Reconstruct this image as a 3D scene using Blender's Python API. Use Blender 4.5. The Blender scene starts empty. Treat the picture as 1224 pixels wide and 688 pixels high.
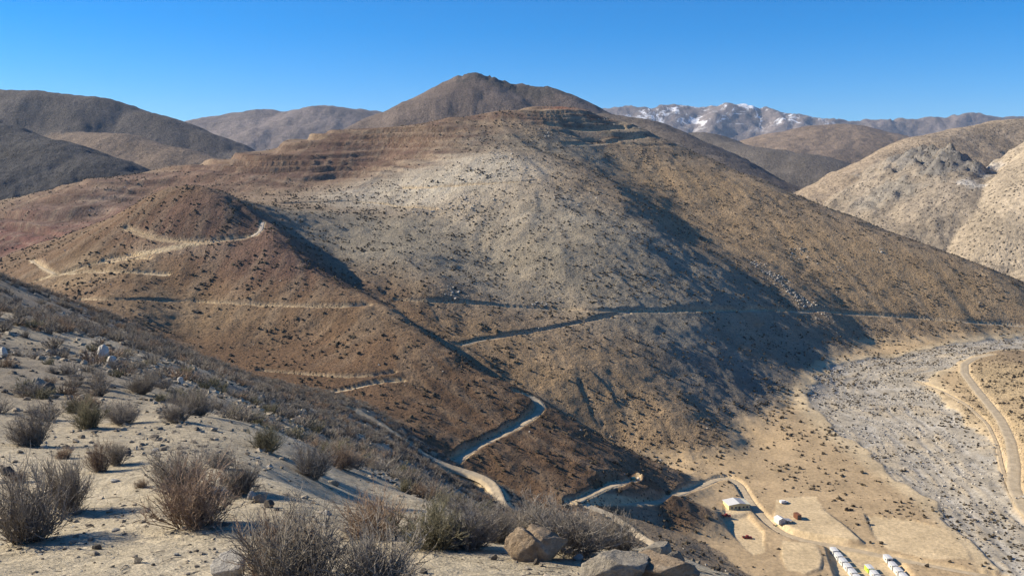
import bpy, bmesh, math, random
import numpy as np
from mathutils import Vector, Matrix
R = math.radians
scene = bpy.context.scene
# ------------------------------------------------------------------ camera, sky, sun, exposure
CAM_Z = 220.0                               # height of the lens above the datum; the valley camp lies near 20 m
FOC = 1060/1224                             # focal length in picture widths
cam_data = bpy.data.cameras.new('camera'); cam = bpy.data.objects.new('camera', cam_data)
scene.collection.objects.link(cam); scene.camera = cam
cam.location = (0, 0, CAM_Z); cam.rotation_euler = (R(90)-math.atan(134/1060), 0, 0)
cam_data.sensor_width = 36; cam_data.lens = 36*FOC; cam_data.clip_start = .1; cam_data.clip_end = 60000
SUN_AZ, SUN_EL = R(-78), R(28.9)              # bearing from the view axis (left is negative), elevation
world = bpy.data.worlds.new('World'); scene.world = world; world.use_nodes = True
wn = world.node_tree; bg = wn.nodes['Background']
sky = wn.nodes.new('ShaderNodeTexSky'); sky.sky_type = 'NISHITA'; sky.sun_disc = False
sky.sun_elevation = SUN_EL; sky.sun_rotation = SUN_AZ; sky.altitude = 2200; sky.air_density = 1.0; sky.dust_density = 0; sky.ozone_density = 7.0
hs = wn.nodes.new('ShaderNodeHueSaturation'); hs.inputs['Saturation'].default_value = 1.31
wn.links.new(sky.outputs[0], hs.inputs['Color']); wn.links.new(hs.outputs[0], bg.inputs[0]); bg.inputs[1].default_value = .087
sd = bpy.data.lights.new('sun', 'SUN'); sun = bpy.data.objects.new('sun', sd); scene.collection.objects.link(sun)
sd.energy = 5.0; sd.angle = R(.5); sd.color = (1, .885, .70)
to_sun = Vector((math.sin(SUN_AZ)*math.cos(SUN_EL), math.cos(SUN_AZ)*math.cos(SUN_EL), math.sin(SUN_EL)))
sun.rotation_euler = to_sun.to_track_quat('Z', 'Y').to_euler()
vs = scene.view_settings; vs.view_transform = 'Standard'; vs.look = 'None'; vs.exposure = .85; vs.gamma = 1; vs.use_curve_mapping = False
scene.cycles.volume_bounces = 0; scene.cycles.max_bounces = 5

# ------------------------------------------------------------------ surveyed lines (metres, relative to the lens; east, north, up)
MOUNTAIN_LINES = [
  [(-29.39,1440,100.72),(38.16,1470,110.86),(107.02,1480,111.62),(148.38,1480,95.41),(203.62,1480,79.17),(269.39,1460,49.94),(331.34,1430,19.88),(409.16,1330,-22.28),(459.83,1260,-49.38),(510.13,1180,-79.56),(551.84,1125,-104.63),(590.51,1095,-124.8),(623.14,1070,-141.42),(717.58,1045,-180.46)],
  [(122.09,1410,58.61),(172.82,1320,8.57),(217.79,1200,-44.78),(254.79,1110,-81.14),(290.25,1045,-106.14),(316.8,1000,-130.25),(338.94,965,-150.77),(363.6,955,-166.77)],
  [(384.11,947.2,-181.98),(435.86,951.27,-181.83),(514.71,980.68,-180.78),(587.43,1002.79,-179.98),(686.16,998.29,-180.14)],
  [(42.63,1390,76.9),(75.82,1290,33.43),(124.87,1180,-5.48),(156.32,1065,-44.74),(171.61,965,-81.51),(173.68,878,-111.83),(173.06,808,-137.96),(172.73,742,-162.86),(174.35,685,-184.15),(176.55,637,-196.66)],
  [(322.85,865.66,-184.92),(272.6,785.3,-187.81),(243.92,720.58,-190.14),(208.8,645.55,-192.84),(172.22,582.61,-195.11)],
  [(-269.7,920,-28.3),(-229.79,865,-44.46),(-194.12,815,-63.43),(-144.83,755,-87.49),(-87.9,697,-114.29),(-31.52,630,-139.52),(1.78,616,-153.4),(28.43,612,-163.92),(63.03,600,-186.44)],
  [(100.13,576.34,-195.33),(131.18,564.17,-195.77)],
  [(-107.38,860,-72.64),(-66.5,760,-96.8)],
  [(-50.85,1040,-38.81),(-10.01,880,-91.06),(19.17,715,-129.02),(49.2,655,-150.2)],
  [(113.85,625,-174.23)],
  [(92.27,645,-167)],
  [(-136.38,1100,-30.75),(-198.37,1100,-30.75)],
  [(-180.27,900,-67.49)],
  [(-58.27,1200,22.23)],
  [(-66.21,1370,75.79)],
  [(8.89,1190,22.05)],
  [(40.41,890,-75.17)],
  [(71.6,765,-123.22)],
  [(27.35,1040,-29.07)],
  [(92.81,700,-146.79)],
  [(-594.81,1406,-0),(-541.72,1406,9.13),(-446.12,1397,25.88),(-367.21,1397,45.22),(-279,1415,70.5),(-186.74,1415,78.28),(-66.14,1370,87.07)],
  [(-337.86,1154,-23.64)],
  [(-241.62,1217,-5.65),(-197.71,1307,24.22)],
  [(-497.47,1199,-27.92)],
  [(-596.83,1244,-11.56),(-653.84,1217,-34.02),(-675.44,1172,-56.94),(-724.65,1109,-77.92),(-832.87,1019,-105.44)],
  [(-565.34,974,-102.64)],
  [(-526.76,1010,-75.74)],
  [(-487.03,1073,-52.13)],
  [(-1100,1600,-60),(-700,1640,-70),(-400,1650,-40),(-100,1680,-40),(100,1740,-40),(400,1760,-100),(600,1500,-170),(900,1330,-190)],
  [(-1200,1850,-120),(0,1900,-140),(900,1750,-190)],
  [(-385.81,850,-41.29),(-352.79,850,-22.17),(-326.42,845,-11.79),(-298.96,835,-9.32),(-269.97,822,-16.84),(-236.32,805,-33.82),(-195.39,775,-54.45),(-156.78,745,-75.67),(-116.21,710,-93.84),(-70.16,655,-113.11),(-30.23,605,-128.05),(-3.97,588,-138.31),(10.19,587,-142.12),(22.6,585,-147.99),(48.47,568,-161.74),(80.11,556,-176.68),(102.66,560,-185.28)],
  [(125.04,571.72,-195.5)],
  [(34.65,453,-170.99)],
  [(70.16,484,-177.77)],
  [(94.49,500,-182.63)],
  [(3.69,472,-159.97)],
  [(-29.08,482,-151.23),(-59.23,462,-138.01)],
  [(-27.39,545,-141.11)],
  [(-71.19,560,-128.42)],
  [(-142.14,640,-115.49)],
  [(-214.74,725,-81.94)],
  [(-118.71,530,-131.98)],
  [(-197.28,640,-115.49)],
  [(-229.07,778,-50.99)],
  [(-281.55,770,-57.74),(-271.99,715,-91.07),(-237.1,640,-115.49),(-201.22,570,-125.11)],
  [(-343.79,770,-65.04),(-303.17,690,-87.89),(-259.06,620,-105.86),(-232.43,560,-117.43)],
  [(-388.01,740,-87.17)],
  [(-410.7,850,-55.71)],
  [(-504,900,-76.02)],
  [(-374.95,640,-115.49)],
  [(-617.08,850,-120.51),(-579.02,700,-139.95)],
  [(-133.34,440,-131.44)],
  [(-66.57,420,-150.85)],
  [(-21.99,430,-171.98)],
  [(-171.66,430,-119.87)],
  [(-278.03,470,-121.69)],
  [(131.6,520.03,-197.36)],
  [(120.37,473.34,-199.04),(157.7,473.34,-199.04)],
  [(172.41,520.03,-197.36)],
  [(235.14,576.34,-195.33)],
  [(204.36,473.34,-199.04)],
  [(231.8,452.85,-199.78)],
  [(345.6,732.68,-189.7)],
  [(364.46,845.73,-185.63)],
  [(302.64,576.34,-195.33)],
  [(273.86,452.85,-199.78),(298.26,495.64,-198.24)],
  [(164.22,426.84,-200.71),(206.54,426.84,-200.71),(259.03,426.84,-200.71)],
  [(134.98,345.94,-203.63),(212.9,345.94,-203.63),(292.74,371.3,-202.71)],
  [(247.58,495.64,-198.24)],
  [(237.01,645.55,-192.84)],
  [(286.75,708.85,-190.56)],
  [(133.35,422.89,-198.86)],
  [(94.12,510.41,-193.71)],
  [(77.87,470.8,-193.13)],
  [(493.89,890.45,-178.02),(470.23,798.77,-175.32),(380.69,641.99,-178.97),(413.92,723.02,-180.05)],
  [(333.65,544.33,-184.48),(415.26,622.93,-173.65),(511.89,720.2,-165.15),(335.73,476.71,-180.92)],
  [(431.6,833.99,-183.06)],
  [(357.09,630.61,-188.38)],
  [(378.12,795.91,-186.43)],
  [(525.43,894.69,-178.87)],
]
HILLSIDE_LINES = [
  [(0,0,-1.75),(-3,0,-1.5),(3,0,-1.95),(-8,0,-1),(8,0,-3.2),(0,3,-2.1),(-3,3,-1.9),(3,3,-2.3),(-30,0,0.5),(25,0,-14),(60,0,-34),(-80,0,2),(150,0,-75)],
  [(-4.83,6,-2.82),(-3.15,6.2,-2.92),(-1.95,6.3,-2.96),(-0.7,6.3,-2.96),(0.18,6.4,-3.01),(1.08,6.5,-3.06),(1.6,6.5,-3.14)],
  [(-0.85,7.7,-3.3),(0.21,7.7,-3.36),(1.02,8.1,-3.59),(-0.1,8.6,-3.63),(-1.71,8.2,-3.45)],
  [(1.85,8.2,-3.79),(1.77,9.5,-4.27)],
  [(-4.54,8.2,-3.45),(-6.18,10.3,-3.91),(-8.22,13.8,-4.4),(-5.72,11.9,-4.09),(-3.01,8,-3.3),(-2.05,9,-3.53),(-8.77,15.5,-4.75),(-5.97,12.7,-4.24),(-3.84,12.6,-4.27),(-8.51,19,-5.39),(-14.18,24,-5.98),(-15.27,31,-6.8),(-23.46,40,-7.61),(-27.45,52,-8.88),(-36.19,62,-9.39)],
  [(-55.28,95,-11.92),(-69.75,120,-14.02),(-61.94,120,-16.55),(-55.23,120,-19.21),(-48.18,122,-23.32),(-42.11,128,-28.1),(-36.65,145,-35.25),(-35.83,175,-44.27),(-30.79,185,-49.55),(-19.6,180,-55.39),(-6.78,165,-58.59),(1.18,150,-57.39),(6.61,140,-57.14),(10.42,120,-51.7)],
  [(-46.25,60,-6.78),(-92.06,120,-9),(-57.3,60,-3.93),(-19.38,20,-3.61)],
  [(-15.87,40,-9.17),(-9.37,31,-8.64),(-6.19,30,-9.56),(-7.19,20.5,-5.71),(-3.96,15.5,-5.25),(-2.85,18,-6.56),(-1.87,17,-6.45),(-0.82,16,-6.43),(0.36,13,-5.6),(-2.64,14,-5.48),(-1.69,13,-5.27),(1.28,12,-5.36),(-13.39,85,-26.24),(-4.82,60,-22.16),(-0.71,60,-24.61),(-10.78,120,-41.28)],
  [(-99.07,170,-23.45),(-83.15,180,-34.23),(-62.77,190,-48.25),(-43.2,210,-61.05),(-23.53,215,-75.04),(1.5,190,-81.86),(-176.18,300,-59.98),(-90.69,300,-83.63),(-232.64,300,-48.32)],
  [(6.17,130,-58.7),(8.82,60,-28.97),(4.68,25,-12.59),(4.03,14,-7.64),(7.79,20,-11.56),(12.34,20,-12.2),(23.38,60,-34.67),(49.17,80,-46.23),(34.49,120,-62.97),(77.35,200,-102.85),(122.31,200,-107.07)],
  [(83.22,368,-173.81),(61.29,420,-177.48),(38.88,450,-174),(3.31,420,-176.61),(28.7,330,-145.58),(49.99,300,-141.7),(-19.48,380,-159.79),(-61.97,390,-148.01),(94.85,330,-173.18),(-3.55,300,-126.15)],
  [(152.96,395,-207.29),(238.81,390,-212.92)],
  [(60,560,-215),(200,520,-222),(-200,480,-160),(-500,500,-150),(350,450,-225)],
]
TERRACES = [
  (-325.76,1330,260,1,0,150,13,0.85),
  (-160.23,1300,120,1,0,100,11,0.75),
  (-582.06,1140,170,1,0,140,15,0.85),
  (117.71,1440,130,1,0,50,9,0.7),
]
RILL_PATCHES = [
  (30.08,650,45,1,0,60,0.7),
  (-77.2,720,40,1,0,40,0.9),
  (-68.81,540,25,1,0,30,1.2),
  (66.89,640,40,1,0,30,0.6),
  (-107.38,860,60,1,0,50,0.8),
  (-167.78,620,40,1,0,50,0.5),
]
ROADS = [
  ('contour_road',4,2.4,(0.36,0.26,0.16),[(-332.3,674.9,-93.1),(-316.9,667.4,-92.3),(-303.7,663.9,-92),(-293.6,667.2,-92.7),(-284.2,670.1,-93.3),(-277,678.5,-94.7),(-270.4,689.1,-96.4),(-260.5,691.9,-97),(-250.4,694.2,-97.5),(-238.7,692,-97.5),(-226.2,687.5,-97.5),(-214.5,684.9,-97.8),(-202.9,682.4,-98.1),(-191.9,681.9,-98.4),(-180.4,679.3,-98.5),(-169.1,677.1,-98.6),(-157.8,675,-98.5),(-146.9,673.9,-98.6),(-135.7,671.7,-98.5),(-123,672,-97.9),(-110.6,674.8,-97.6)]),
  ('contour_road',3.8,2.2,(0.36,0.31,0.25),[(-97.8,743.8,-103.3),(-79.3,743,-103.9),(-65.2,744.4,-104.8),(-51.5,750,-106.3),(-37.5,757.3,-108.5),(-23.2,762.4,-110.3),(-8.8,773.6,-113),(5.9,777.8,-114.8),(20.9,782.7,-116.2),(35.9,783.2,-117.1),(50.9,784.4,-118),(65.3,777.7,-117.8),(80.6,782.4,-118.7),(96.5,790,-120.1),(112.9,799.9,-121.9),(129.7,809.1,-123.3),(147,819.9,-124.9),(174.3,838.3,-126.9),(194.1,854.9,-129.4),(215,873.6,-132.3),(249.7,909.1,-136.8),(271.7,924.8,-139.6),(296.3,946.9,-143.4),(332.3,973,-148.3),(365.9,988.4,-152.5),(390.3,1002.3,-155.6),(411,1006.2,-157.2),(431.2,1008.3,-158.8),(451.9,1011.4,-160.6),(472.5,1014,-162.3),(491.8,1013.6,-163.9),(509.6,1010.4,-165),(529.3,1010.9,-166.7),(547.8,1016.5,-168.6),(564.3,1018,-169.9),(580.7,1019.3,-171.1),(596,1018.8,-172),(612.7,1017.2,-173.2),(631.1,1018.5,-174.9)]),
  ('mountain_track',3.6,2,(0.46,0.37,0.25),[(105.6,790.7,-122),(87.2,774,-121.7),(71.2,760.4,-123.2),(48.6,747.9,-125.5),(26.6,732.1,-127.1),(8.9,718.5,-128.2),(-8.2,710.2,-128.8),(-28.1,698.2,-129.4),(-41.6,678.2,-129.6)]),
  ('spur_track',5,2,(0.46,0.37,0.25),[(-120.4,528.6,-131.6),(-109.6,535.7,-131.3),(-100,540.2,-130.8),(-90.9,548.4,-129),(-80.9,552.5,-128.3),(-70.6,555.2,-128.9)]),
  ('spur_bench',4,2.8,(0.3,0.22,0.16),[(-165.2,572.2,-126.2),(-154.2,570.3,-126.6),(-143,567.2,-126.7),(-133.5,565.3,-127),(-124,563.2,-127.3),(-114.4,560.3,-127.4),(-103.7,560.8,-127.5),(-92.8,560.4,-127.4),(-77.5,566.8,-126.1)]),
  ('hairpin_road',6,1.9,(0.46,0.37,0.25),[(3.3,571.3,-140),(12.3,577,-144.3),(18.2,569.8,-147),(18.9,559,-148.1),(13.7,545.7,-148.9),(6.7,533.6,-150.3),(-3.5,515,-150.8),(-15.5,497,-151.4),(-26.1,478.9,-151.7),(-30.5,467.5,-152.8)]),
  ('camp_access_road',6,1.3,(0.46,0.37,0.25),[(31,451.8,-170.1),(39.8,455.9,-172.1),(49.1,463.5,-175.4),(59.4,473,-179),(69.3,477.5,-180.7),(82.3,485.4,-182.7),(100.8,519.9,-191.5),(117.9,540.2,-194),(132.9,559.6,-195.9),(143.5,565.1,-196.1),(147.4,554,-196.8),(146.3,531.2,-197.3),(147,510.9,-198.1),(148.9,491.4,-198.6),(154,476.4,-198.9),(161.3,470.2,-199.2),(169.5,466.9,-199.4),(177.4,463.2,-199.5),(183.7,459.7,-199.6),(189.9,456.3,-199.7),(196,452.9,-199.8),(202,449.4,-200),(207.8,445.8,-200.1),(213.6,442.4,-200.2),(219.4,439.2,-200.2),(225.4,436.6,-200.3),(231.1,433.6,-200.3),(237.1,431.4,-200.5),(243.1,429.1,-200.6),(249.9,428.5,-201.5)]),
  ('drill_pad_spur',5,0.8,(0.46,0.37,0.25),[(34.6,453.1,-170.6),(42.3,464.3,-171.5),(49.3,474.9,-172),(56.9,484.7,-172.6),(63.8,490.9,-173.3),(73.4,507.1,-178.5)]),
  ('lower_track',6.5,0.6,(0.56,0.45,0.3),[(39.1,452.6,-172.7),(49.9,449.3,-176.5),(57.5,439.7,-178.6),(64,424.6,-179),(70.5,413,-179.2),(75.4,395.2,-176.8),(79,374.6,-173),(84.4,369.9,-174.7),(87.5,361.1,-175.3),(90.7,353.5,-176.2)]),
  ('hillside_track',2.2,0.12,(0.46,0.37,0.25),[(-27.4,150.7,-40.4),(-24.3,150.1,-41.9),(-21.1,147.6,-43),(-16.9,142.1,-44),(-13.1,139,-45.7),(-9.7,138.2,-48),(-6.5,140.5,-51.2),(-3.1,141.6,-53.8),(0.3,98.2,-38.6),(2.6,95.7,-38.7)]),
  ('upper_spur_road',4,2,(0.3,0.22,0.16),[(-351.5,762.2,-70.9),(-339.7,764.2,-69.6),(-325.6,761.1,-67.9),(-310.9,760.6,-65.7),(-296.9,761.9,-63.6),(-276.7,766.5,-58.9),(-265.7,768.5,-56.9),(-254.4,769.8,-54.8),(-235.2,773.8,-53.6),(-225,779.1,-51.1)]),
  ('hilltop_track',4,0.6,(0.5,0.42,0.33),[(-228.8,776.8,-52.4),(-223.8,780.1,-50.4),(-221.5,788.1,-47.2),(-224.9,795.5,-43.9),(-225,801.6,-41.2)]),
  ('upper_spur_road',4,1.4,(0.36,0.26,0.16),[(-348.3,799.5,-46.4),(-317.9,779.5,-53.3),(-300.9,773.2,-55.8),(-287.9,770.9,-55.9),(-275.4,770.1,-56),(-263,769.2,-56.2)]),
  ('sand_track',4.5,1.6,(0.46,0.37,0.25),[(-401.5,745.6,-87.1),(-391.1,746.4,-83.6),(-376.8,746.5,-80.8),(-353.1,741.6,-78.9),(-335.1,732.9,-78.3),(-319.5,729,-78.2),(-308.5,730.2,-79),(-297.4,731.1,-79.8),(-285.7,730.8,-80.5)]),
  ('sand_track',4,1.6,(0.46,0.37,0.25),[(-384.4,747.3,-82.3),(-372,751.6,-77.8),(-353.4,758.3,-72.7),(-331.4,757.5,-70.5),(-309.5,753.2,-69.3)]),
  ('sand_track',4,1,(0.46,0.37,0.25),[(-388.5,749.8,-81.9),(-409.3,770.9,-79),(-440.4,812.7,-78.7),(-446.5,821.4,-77.2)]),
  ('mine_road',6,2.2,(0.46,0.37,0.25),[(-271.5,1062.5,-32.7),(-255.2,1078,-32.1),(-237,1087.3,-31.4),(-217.8,1093.5,-31.1),(-198.5,1100.9,-30.8),(-177.2,1097,-32.2),(-155.6,1089.5,-33.5),(-122.4,1067.4,-36.8),(-91.1,1053.1,-39.3)]),
  ('mine_road',5,2,(0.46,0.37,0.25),[(-141.8,1145.9,-14.9),(-119,1133.5,-14.2),(-97.2,1126.8,-13.6),(-75.7,1121.4,-12),(-54.4,1116.3,-10.4),(-33.3,1110.8,-9.3),(-12.5,1109.5,-8.2),(9.3,1107.2,-6.7),(31.3,1115.6,-5.2)]),
  ('summit_road',6,2.6,(0.3,0.22,0.16),[(56.2,1405.6,80.3),(89.1,1409.7,72.8),(130,1426.2,71.1),(154.4,1437.9,73.6),(179.7,1453,76.4)]),
  ('summit_road',6,2.6,(0.36,0.31,0.25),[(78.7,1339.9,47.1),(112.2,1368.7,48.1),(154.2,1402.9,51.9),(194,1427.5,59.3),(211.7,1439.1,62.5)]),
  ('valley_road',8.5,0.2,(0.42,0.345,0.24),[(302.9,490.2,-198.6),(305.3,509.9,-196.1),(314.2,535.2,-192.2),(335.7,572.7,-191.2),(355.5,613.8,-186.4),(373.6,660.3,-184.1),(387.1,705.1,-182.6),(404.9,759.2,-183.1),(421.9,810.2,-182.6),(443.8,853.5,-182.3),(464.4,872.9,-180.5),(483,878.1,-178.1)]),
  ('terrace_track',3.5,0.6,(0.46,0.37,0.25),[(373.5,802.5,-188),(376.9,761.4,-186.6),(374.6,734.5,-185.8),(372.3,709.1,-185),(366.7,681.8,-185.7),(362.4,658,-186.7),(345.9,613.3,-189.3),(326.7,571.2,-193.6),(316.5,545.9,-193.3),(308.6,525,-193.9),(305.6,508.6,-196.2)]),
]
PADS = [
  (-199.77,0.1,[(123,500.87),(139,505.37),(141.54,478.93),(135.11,452.76),(127.93,449.36),(125.26,463.22),(122.9,480.03)]),
  (-197.82,0,[(129.3,519.01),(142.77,523.7),(142.07,505.69),(124.55,499.06)]),
  (-197.48,0,[(163.03,526.24),(188.91,531.11),(185.99,507.73),(189.8,484.4),(190.88,465.03),(173.46,465.08),(157.75,473.48),(151.34,491.51)]),
  (-199.34,0.1,[(149.17,468.25),(165.87,463),(164.36,448.05),(158.04,433.54),(148.16,427.03),(140.34,431.92),(142.49,447.55)]),
  (-203.04,0.1,[(172.37,462),(192.34,454.89),(203.83,445.09),(202.33,426.88),(200.11,412.67),(162.93,411.99),(164.15,426.65)]),
  (-199.57,0.3,[(208.56,501.74),(232.97,495.68),(246.2,482.66),(245.88,458.53),(241.45,445.45),(219.22,445.05),(202.54,457.82),(202.04,473.38)]),
  (-176.02,0,[(48.42,475.7),(58.86,489.46),(75.31,513.76),(77.84,510.25),(63.36,486.85),(50.9,472.32)]),
  (-175.1,0,[(46.73,477.63),(54.18,490.69),(61.18,496.97),(63.47,491.76)]),
]
BACK_HILLS = [
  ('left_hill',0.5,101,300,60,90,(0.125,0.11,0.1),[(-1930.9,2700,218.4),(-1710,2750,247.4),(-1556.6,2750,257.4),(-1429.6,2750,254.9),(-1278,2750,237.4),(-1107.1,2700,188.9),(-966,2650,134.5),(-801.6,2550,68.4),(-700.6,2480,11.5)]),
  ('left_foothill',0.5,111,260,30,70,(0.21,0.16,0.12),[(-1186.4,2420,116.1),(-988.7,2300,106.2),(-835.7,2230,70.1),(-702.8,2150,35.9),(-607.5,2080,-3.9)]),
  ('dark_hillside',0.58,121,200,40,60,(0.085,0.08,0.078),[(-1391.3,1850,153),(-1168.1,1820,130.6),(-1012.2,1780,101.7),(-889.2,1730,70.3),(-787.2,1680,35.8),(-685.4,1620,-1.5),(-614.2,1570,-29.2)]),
  ('far_range_left',0.42,131,900,200,150,(0.2,0.165,0.15),[(-2582.8,7000,387.3),(-2287.1,7000,457.7),(-1960.4,7000,508.8),(-1734,7000,483.2),(-1399.3,6800,519),(-1164.4,6900,507.8),(-922.3,7000,476.8),(-597.8,7000,451.3)]),
  ('pointed_peak',0.47,141,300,45,14,(0.165,0.13,0.11),[(-472,2950,141.6),(-306.3,2950,222.5),(-223.7,2950,278.8),(-163.4,2950,321.5),(-114.3,2950,334.8),(-73.5,2950,321.5),(-5.4,2920,294.4),(101.9,2900,281.9),(205.9,2850,230.5),(327.2,2750,152.1),(464.5,2650,78.4),(591.2,2550,23.6)]),
  ('mid_ridge',0.5,151,300,35,60,(0.15,0.125,0.105),[(250.5,2500,172.6),(336.7,2450,153.5),(402.2,2300,110.4),(477.6,2150,47.8),(533.3,2050,3.8)]),
  ('dark_round_hill',0.45,161,350,40,120,(0.15,0.13,0.11),[(529.6,3600,149.6),(730.1,3600,172.8),(817.2,3400,125.7),(919,3200,94.7),(1006.6,3100,74.6),(1087.9,3000,33.4),(1135.2,2900,-13.5)]),
  ('brown_dome_hill',0.42,171,500,50,160,(0.22,0.165,0.12),[(1248.6,5000,175.6),(1479.1,5000,240),(1663.6,5000,276.6),(1802.6,5000,285.8),(1951,4900,235.2),(2049.1,4700,173.8)]),
  ('snowy_range',0.62,181,1000,360,20,(0.2,0.17,0.16),[(897.8,11000,789.5),(1509.7,11000,799.5),(1815.3,11000,819.6),(2223.8,11000,799.5),(2583.1,10800,814.5),(2984.6,10800,785),(3176.2,10600,741.4),(3587.4,10500,667.3),(3979.7,10500,619.3),(4565.5,10500,609.7),(5049.1,10500,676.9),(5536.5,10500,676.9),(6124.2,10500,638.5),(6901.1,10500,676.9)]),
  ('right_rocky_hill',0.58,191,200,36,60,(0.36,0.285,0.205),[(612.5,1750,-35.8),(723.2,1850,12),(833.4,1950,46.9),(950.3,2050,89),(1075.3,2150,115),(1181,2200,133.8),(1353.5,2250,145.1),(1678.6,2300,190.2)]),
  ('right_rocky_hill',0.62,195,150,34,40,(0.33,0.275,0.21),[(808.3,1850,37.7),(789.6,1700,47.2),(788.5,1600,35.6),(755.8,1500,-7)]),
  ('right_pale_hill',0.8,199,160,26,60,(0.43,0.355,0.26),[(1233.2,1600,219),(1065.2,1520,146.4),(953.6,1470,81.3),(873,1420,19.7),(801.7,1370,-38.3),(738.4,1330,-93.4)]),
]
SOIL = [
  (-214.54,724.34,150,1,0,110,(0.155,0.094,0.052),1),
  (-110.16,597.92,130,1,0,110,(0.155,0.094,0.052),1),
  (-26.21,520.29,110,1,0,80,(0.155,0.094,0.052),1),
  (33.14,500.19,70,1,0,50,(0.155,0.094,0.052),1),
  (-66.77,523.32,100,1,0,80,(0.155,0.094,0.052),1),
  (-308.76,796,90,1,0,60,(0.155,0.094,0.052),0.9),
  (-269.63,790.94,70,1,0,40,(0.15,0.085,0.062),0.8),
  (-193.44,751.81,60,0.878,-0.479,40,(0.15,0.085,0.062),0.8),
  (-78.59,1166.94,120,1,0,70,(0.5,0.44,0.34),0.95),
  (-148.73,1115.81,110,1,0,50,(0.5,0.44,0.34),0.8),
  (-14.32,1281.31,80,1,0,50,(0.27,0.235,0.175),0.8),
  (-45.08,916.46,170,1,0,90,(0.27,0.235,0.175),0.75),
  (-139.59,911.96,90,1,0,90,(0.27,0.235,0.175),0.8),
  (6.48,853.19,120,1,0,80,(0.27,0.235,0.175),0.6),
  (150.59,947.62,150,0.825,-0.565,70,(0.27,0.235,0.175),0.9),
  (155.82,782.54,120,0.765,-0.644,60,(0.27,0.235,0.175),0.9),
  (200.54,721.27,80,1,0,60,(0.19,0.17,0.14),0.7),
  (18.19,676.11,110,1,0,50,(0.3,0.21,0.12),0.6),
  (89.96,627.32,90,1,0,50,(0.3,0.21,0.12),0.6),
  (357.08,1116.83,200,0.955,-0.296,90,(0.3,0.21,0.12),0.9),
  (490.66,1056.6,160,1,0,60,(0.3,0.21,0.12),0.9),
  (251.76,1291.7,120,1,0,60,(0.3,0.21,0.12),0.9),
  (261.95,889.5,80,1,0,50,(0.27,0.235,0.175),0.6),
  (-372.96,1278.68,240,1,0,90,(0.15,0.085,0.062),0.7),
  (-200.6,1327.66,120,1,0,60,(0.15,0.085,0.062),0.6),
  (-572.99,1101.26,170,1,0,110,(0.155,0.07,0.055),1),
  (-539.25,1166.24,80,1,0,50,(0.23,0.17,0.13),0.8),
  (106.48,1472.19,60,1,0,14,(0.25,0.1,0.06),0.9),
  (-15.77,1416.5,90,1,0,20,(0.15,0.085,0.062),0.7),
  (173.25,1456.31,70,1,0,30,(0.27,0.235,0.175),0.7),
  (-359.49,740.05,60,1,0,30,(0.3,0.21,0.12),0.8),
  (435.04,761.29,60,1,0,90,(0.42,0.32,0.19),1),
  (366.39,616.38,50,1,0,80,(0.42,0.32,0.19),1),
  (96.27,1323.36,60,1,0,60,(0.27,0.235,0.175),0.8),
  (-11.59,1027.27,90,1,0,60,(0.5,0.44,0.34),0.35),
  (-169.49,988.58,80,1,0,40,(0.27,0.235,0.175),0.7),
  (-243.47,667.39,60,1,0,30,(0.3,0.21,0.12),0.6),
]
RIVER_LINE = [
  (642.33,989.41,20),
  (587.33,976.37,22),
  (515.78,947.2,26),
  (424.06,886.51,30),
  (344.57,826.68,42),
  (306.65,732.68,56),
  (299.71,645.55,52),
  (294.2,576.34,42),
  (289.72,520.03,34),
  (282.32,462.88,30),
  (280.45,416.53,34),
]
SPUR_SPLIT = [
  (-517.04,900),
  (-422.12,930),
  (-281.33,960),
  (-208.33,875),
  (-165.8,825),
  (-103.64,765),
  (-35.01,700),
  (29.78,640),
  (85.85,595),
  (100,480),
]
ROCK_PATCHES = [
  (799.24,1680,110,(0.2,0.185,0.165),0.9),
  (760.7,1480,22,(0.5,0.46,0.4),0.9),
  (802.11,1530,26,(0.5,0.46,0.4),0.9),
  (856.87,1600,30,(0.46,0.42,0.37),0.8),
  (770.47,1560,60,(0.2,0.185,0.165),0.9),
  (657.2,1560,60,(0.2,0.185,0.16),0.7),
  (-108.19,2930,80,(0.075,0.066,0.06),1),
  (74.6,2880,110,(0.085,0.075,0.065),0.85),
  (-18.76,2900,80,(0.08,0.07,0.06),0.9),
]
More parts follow.
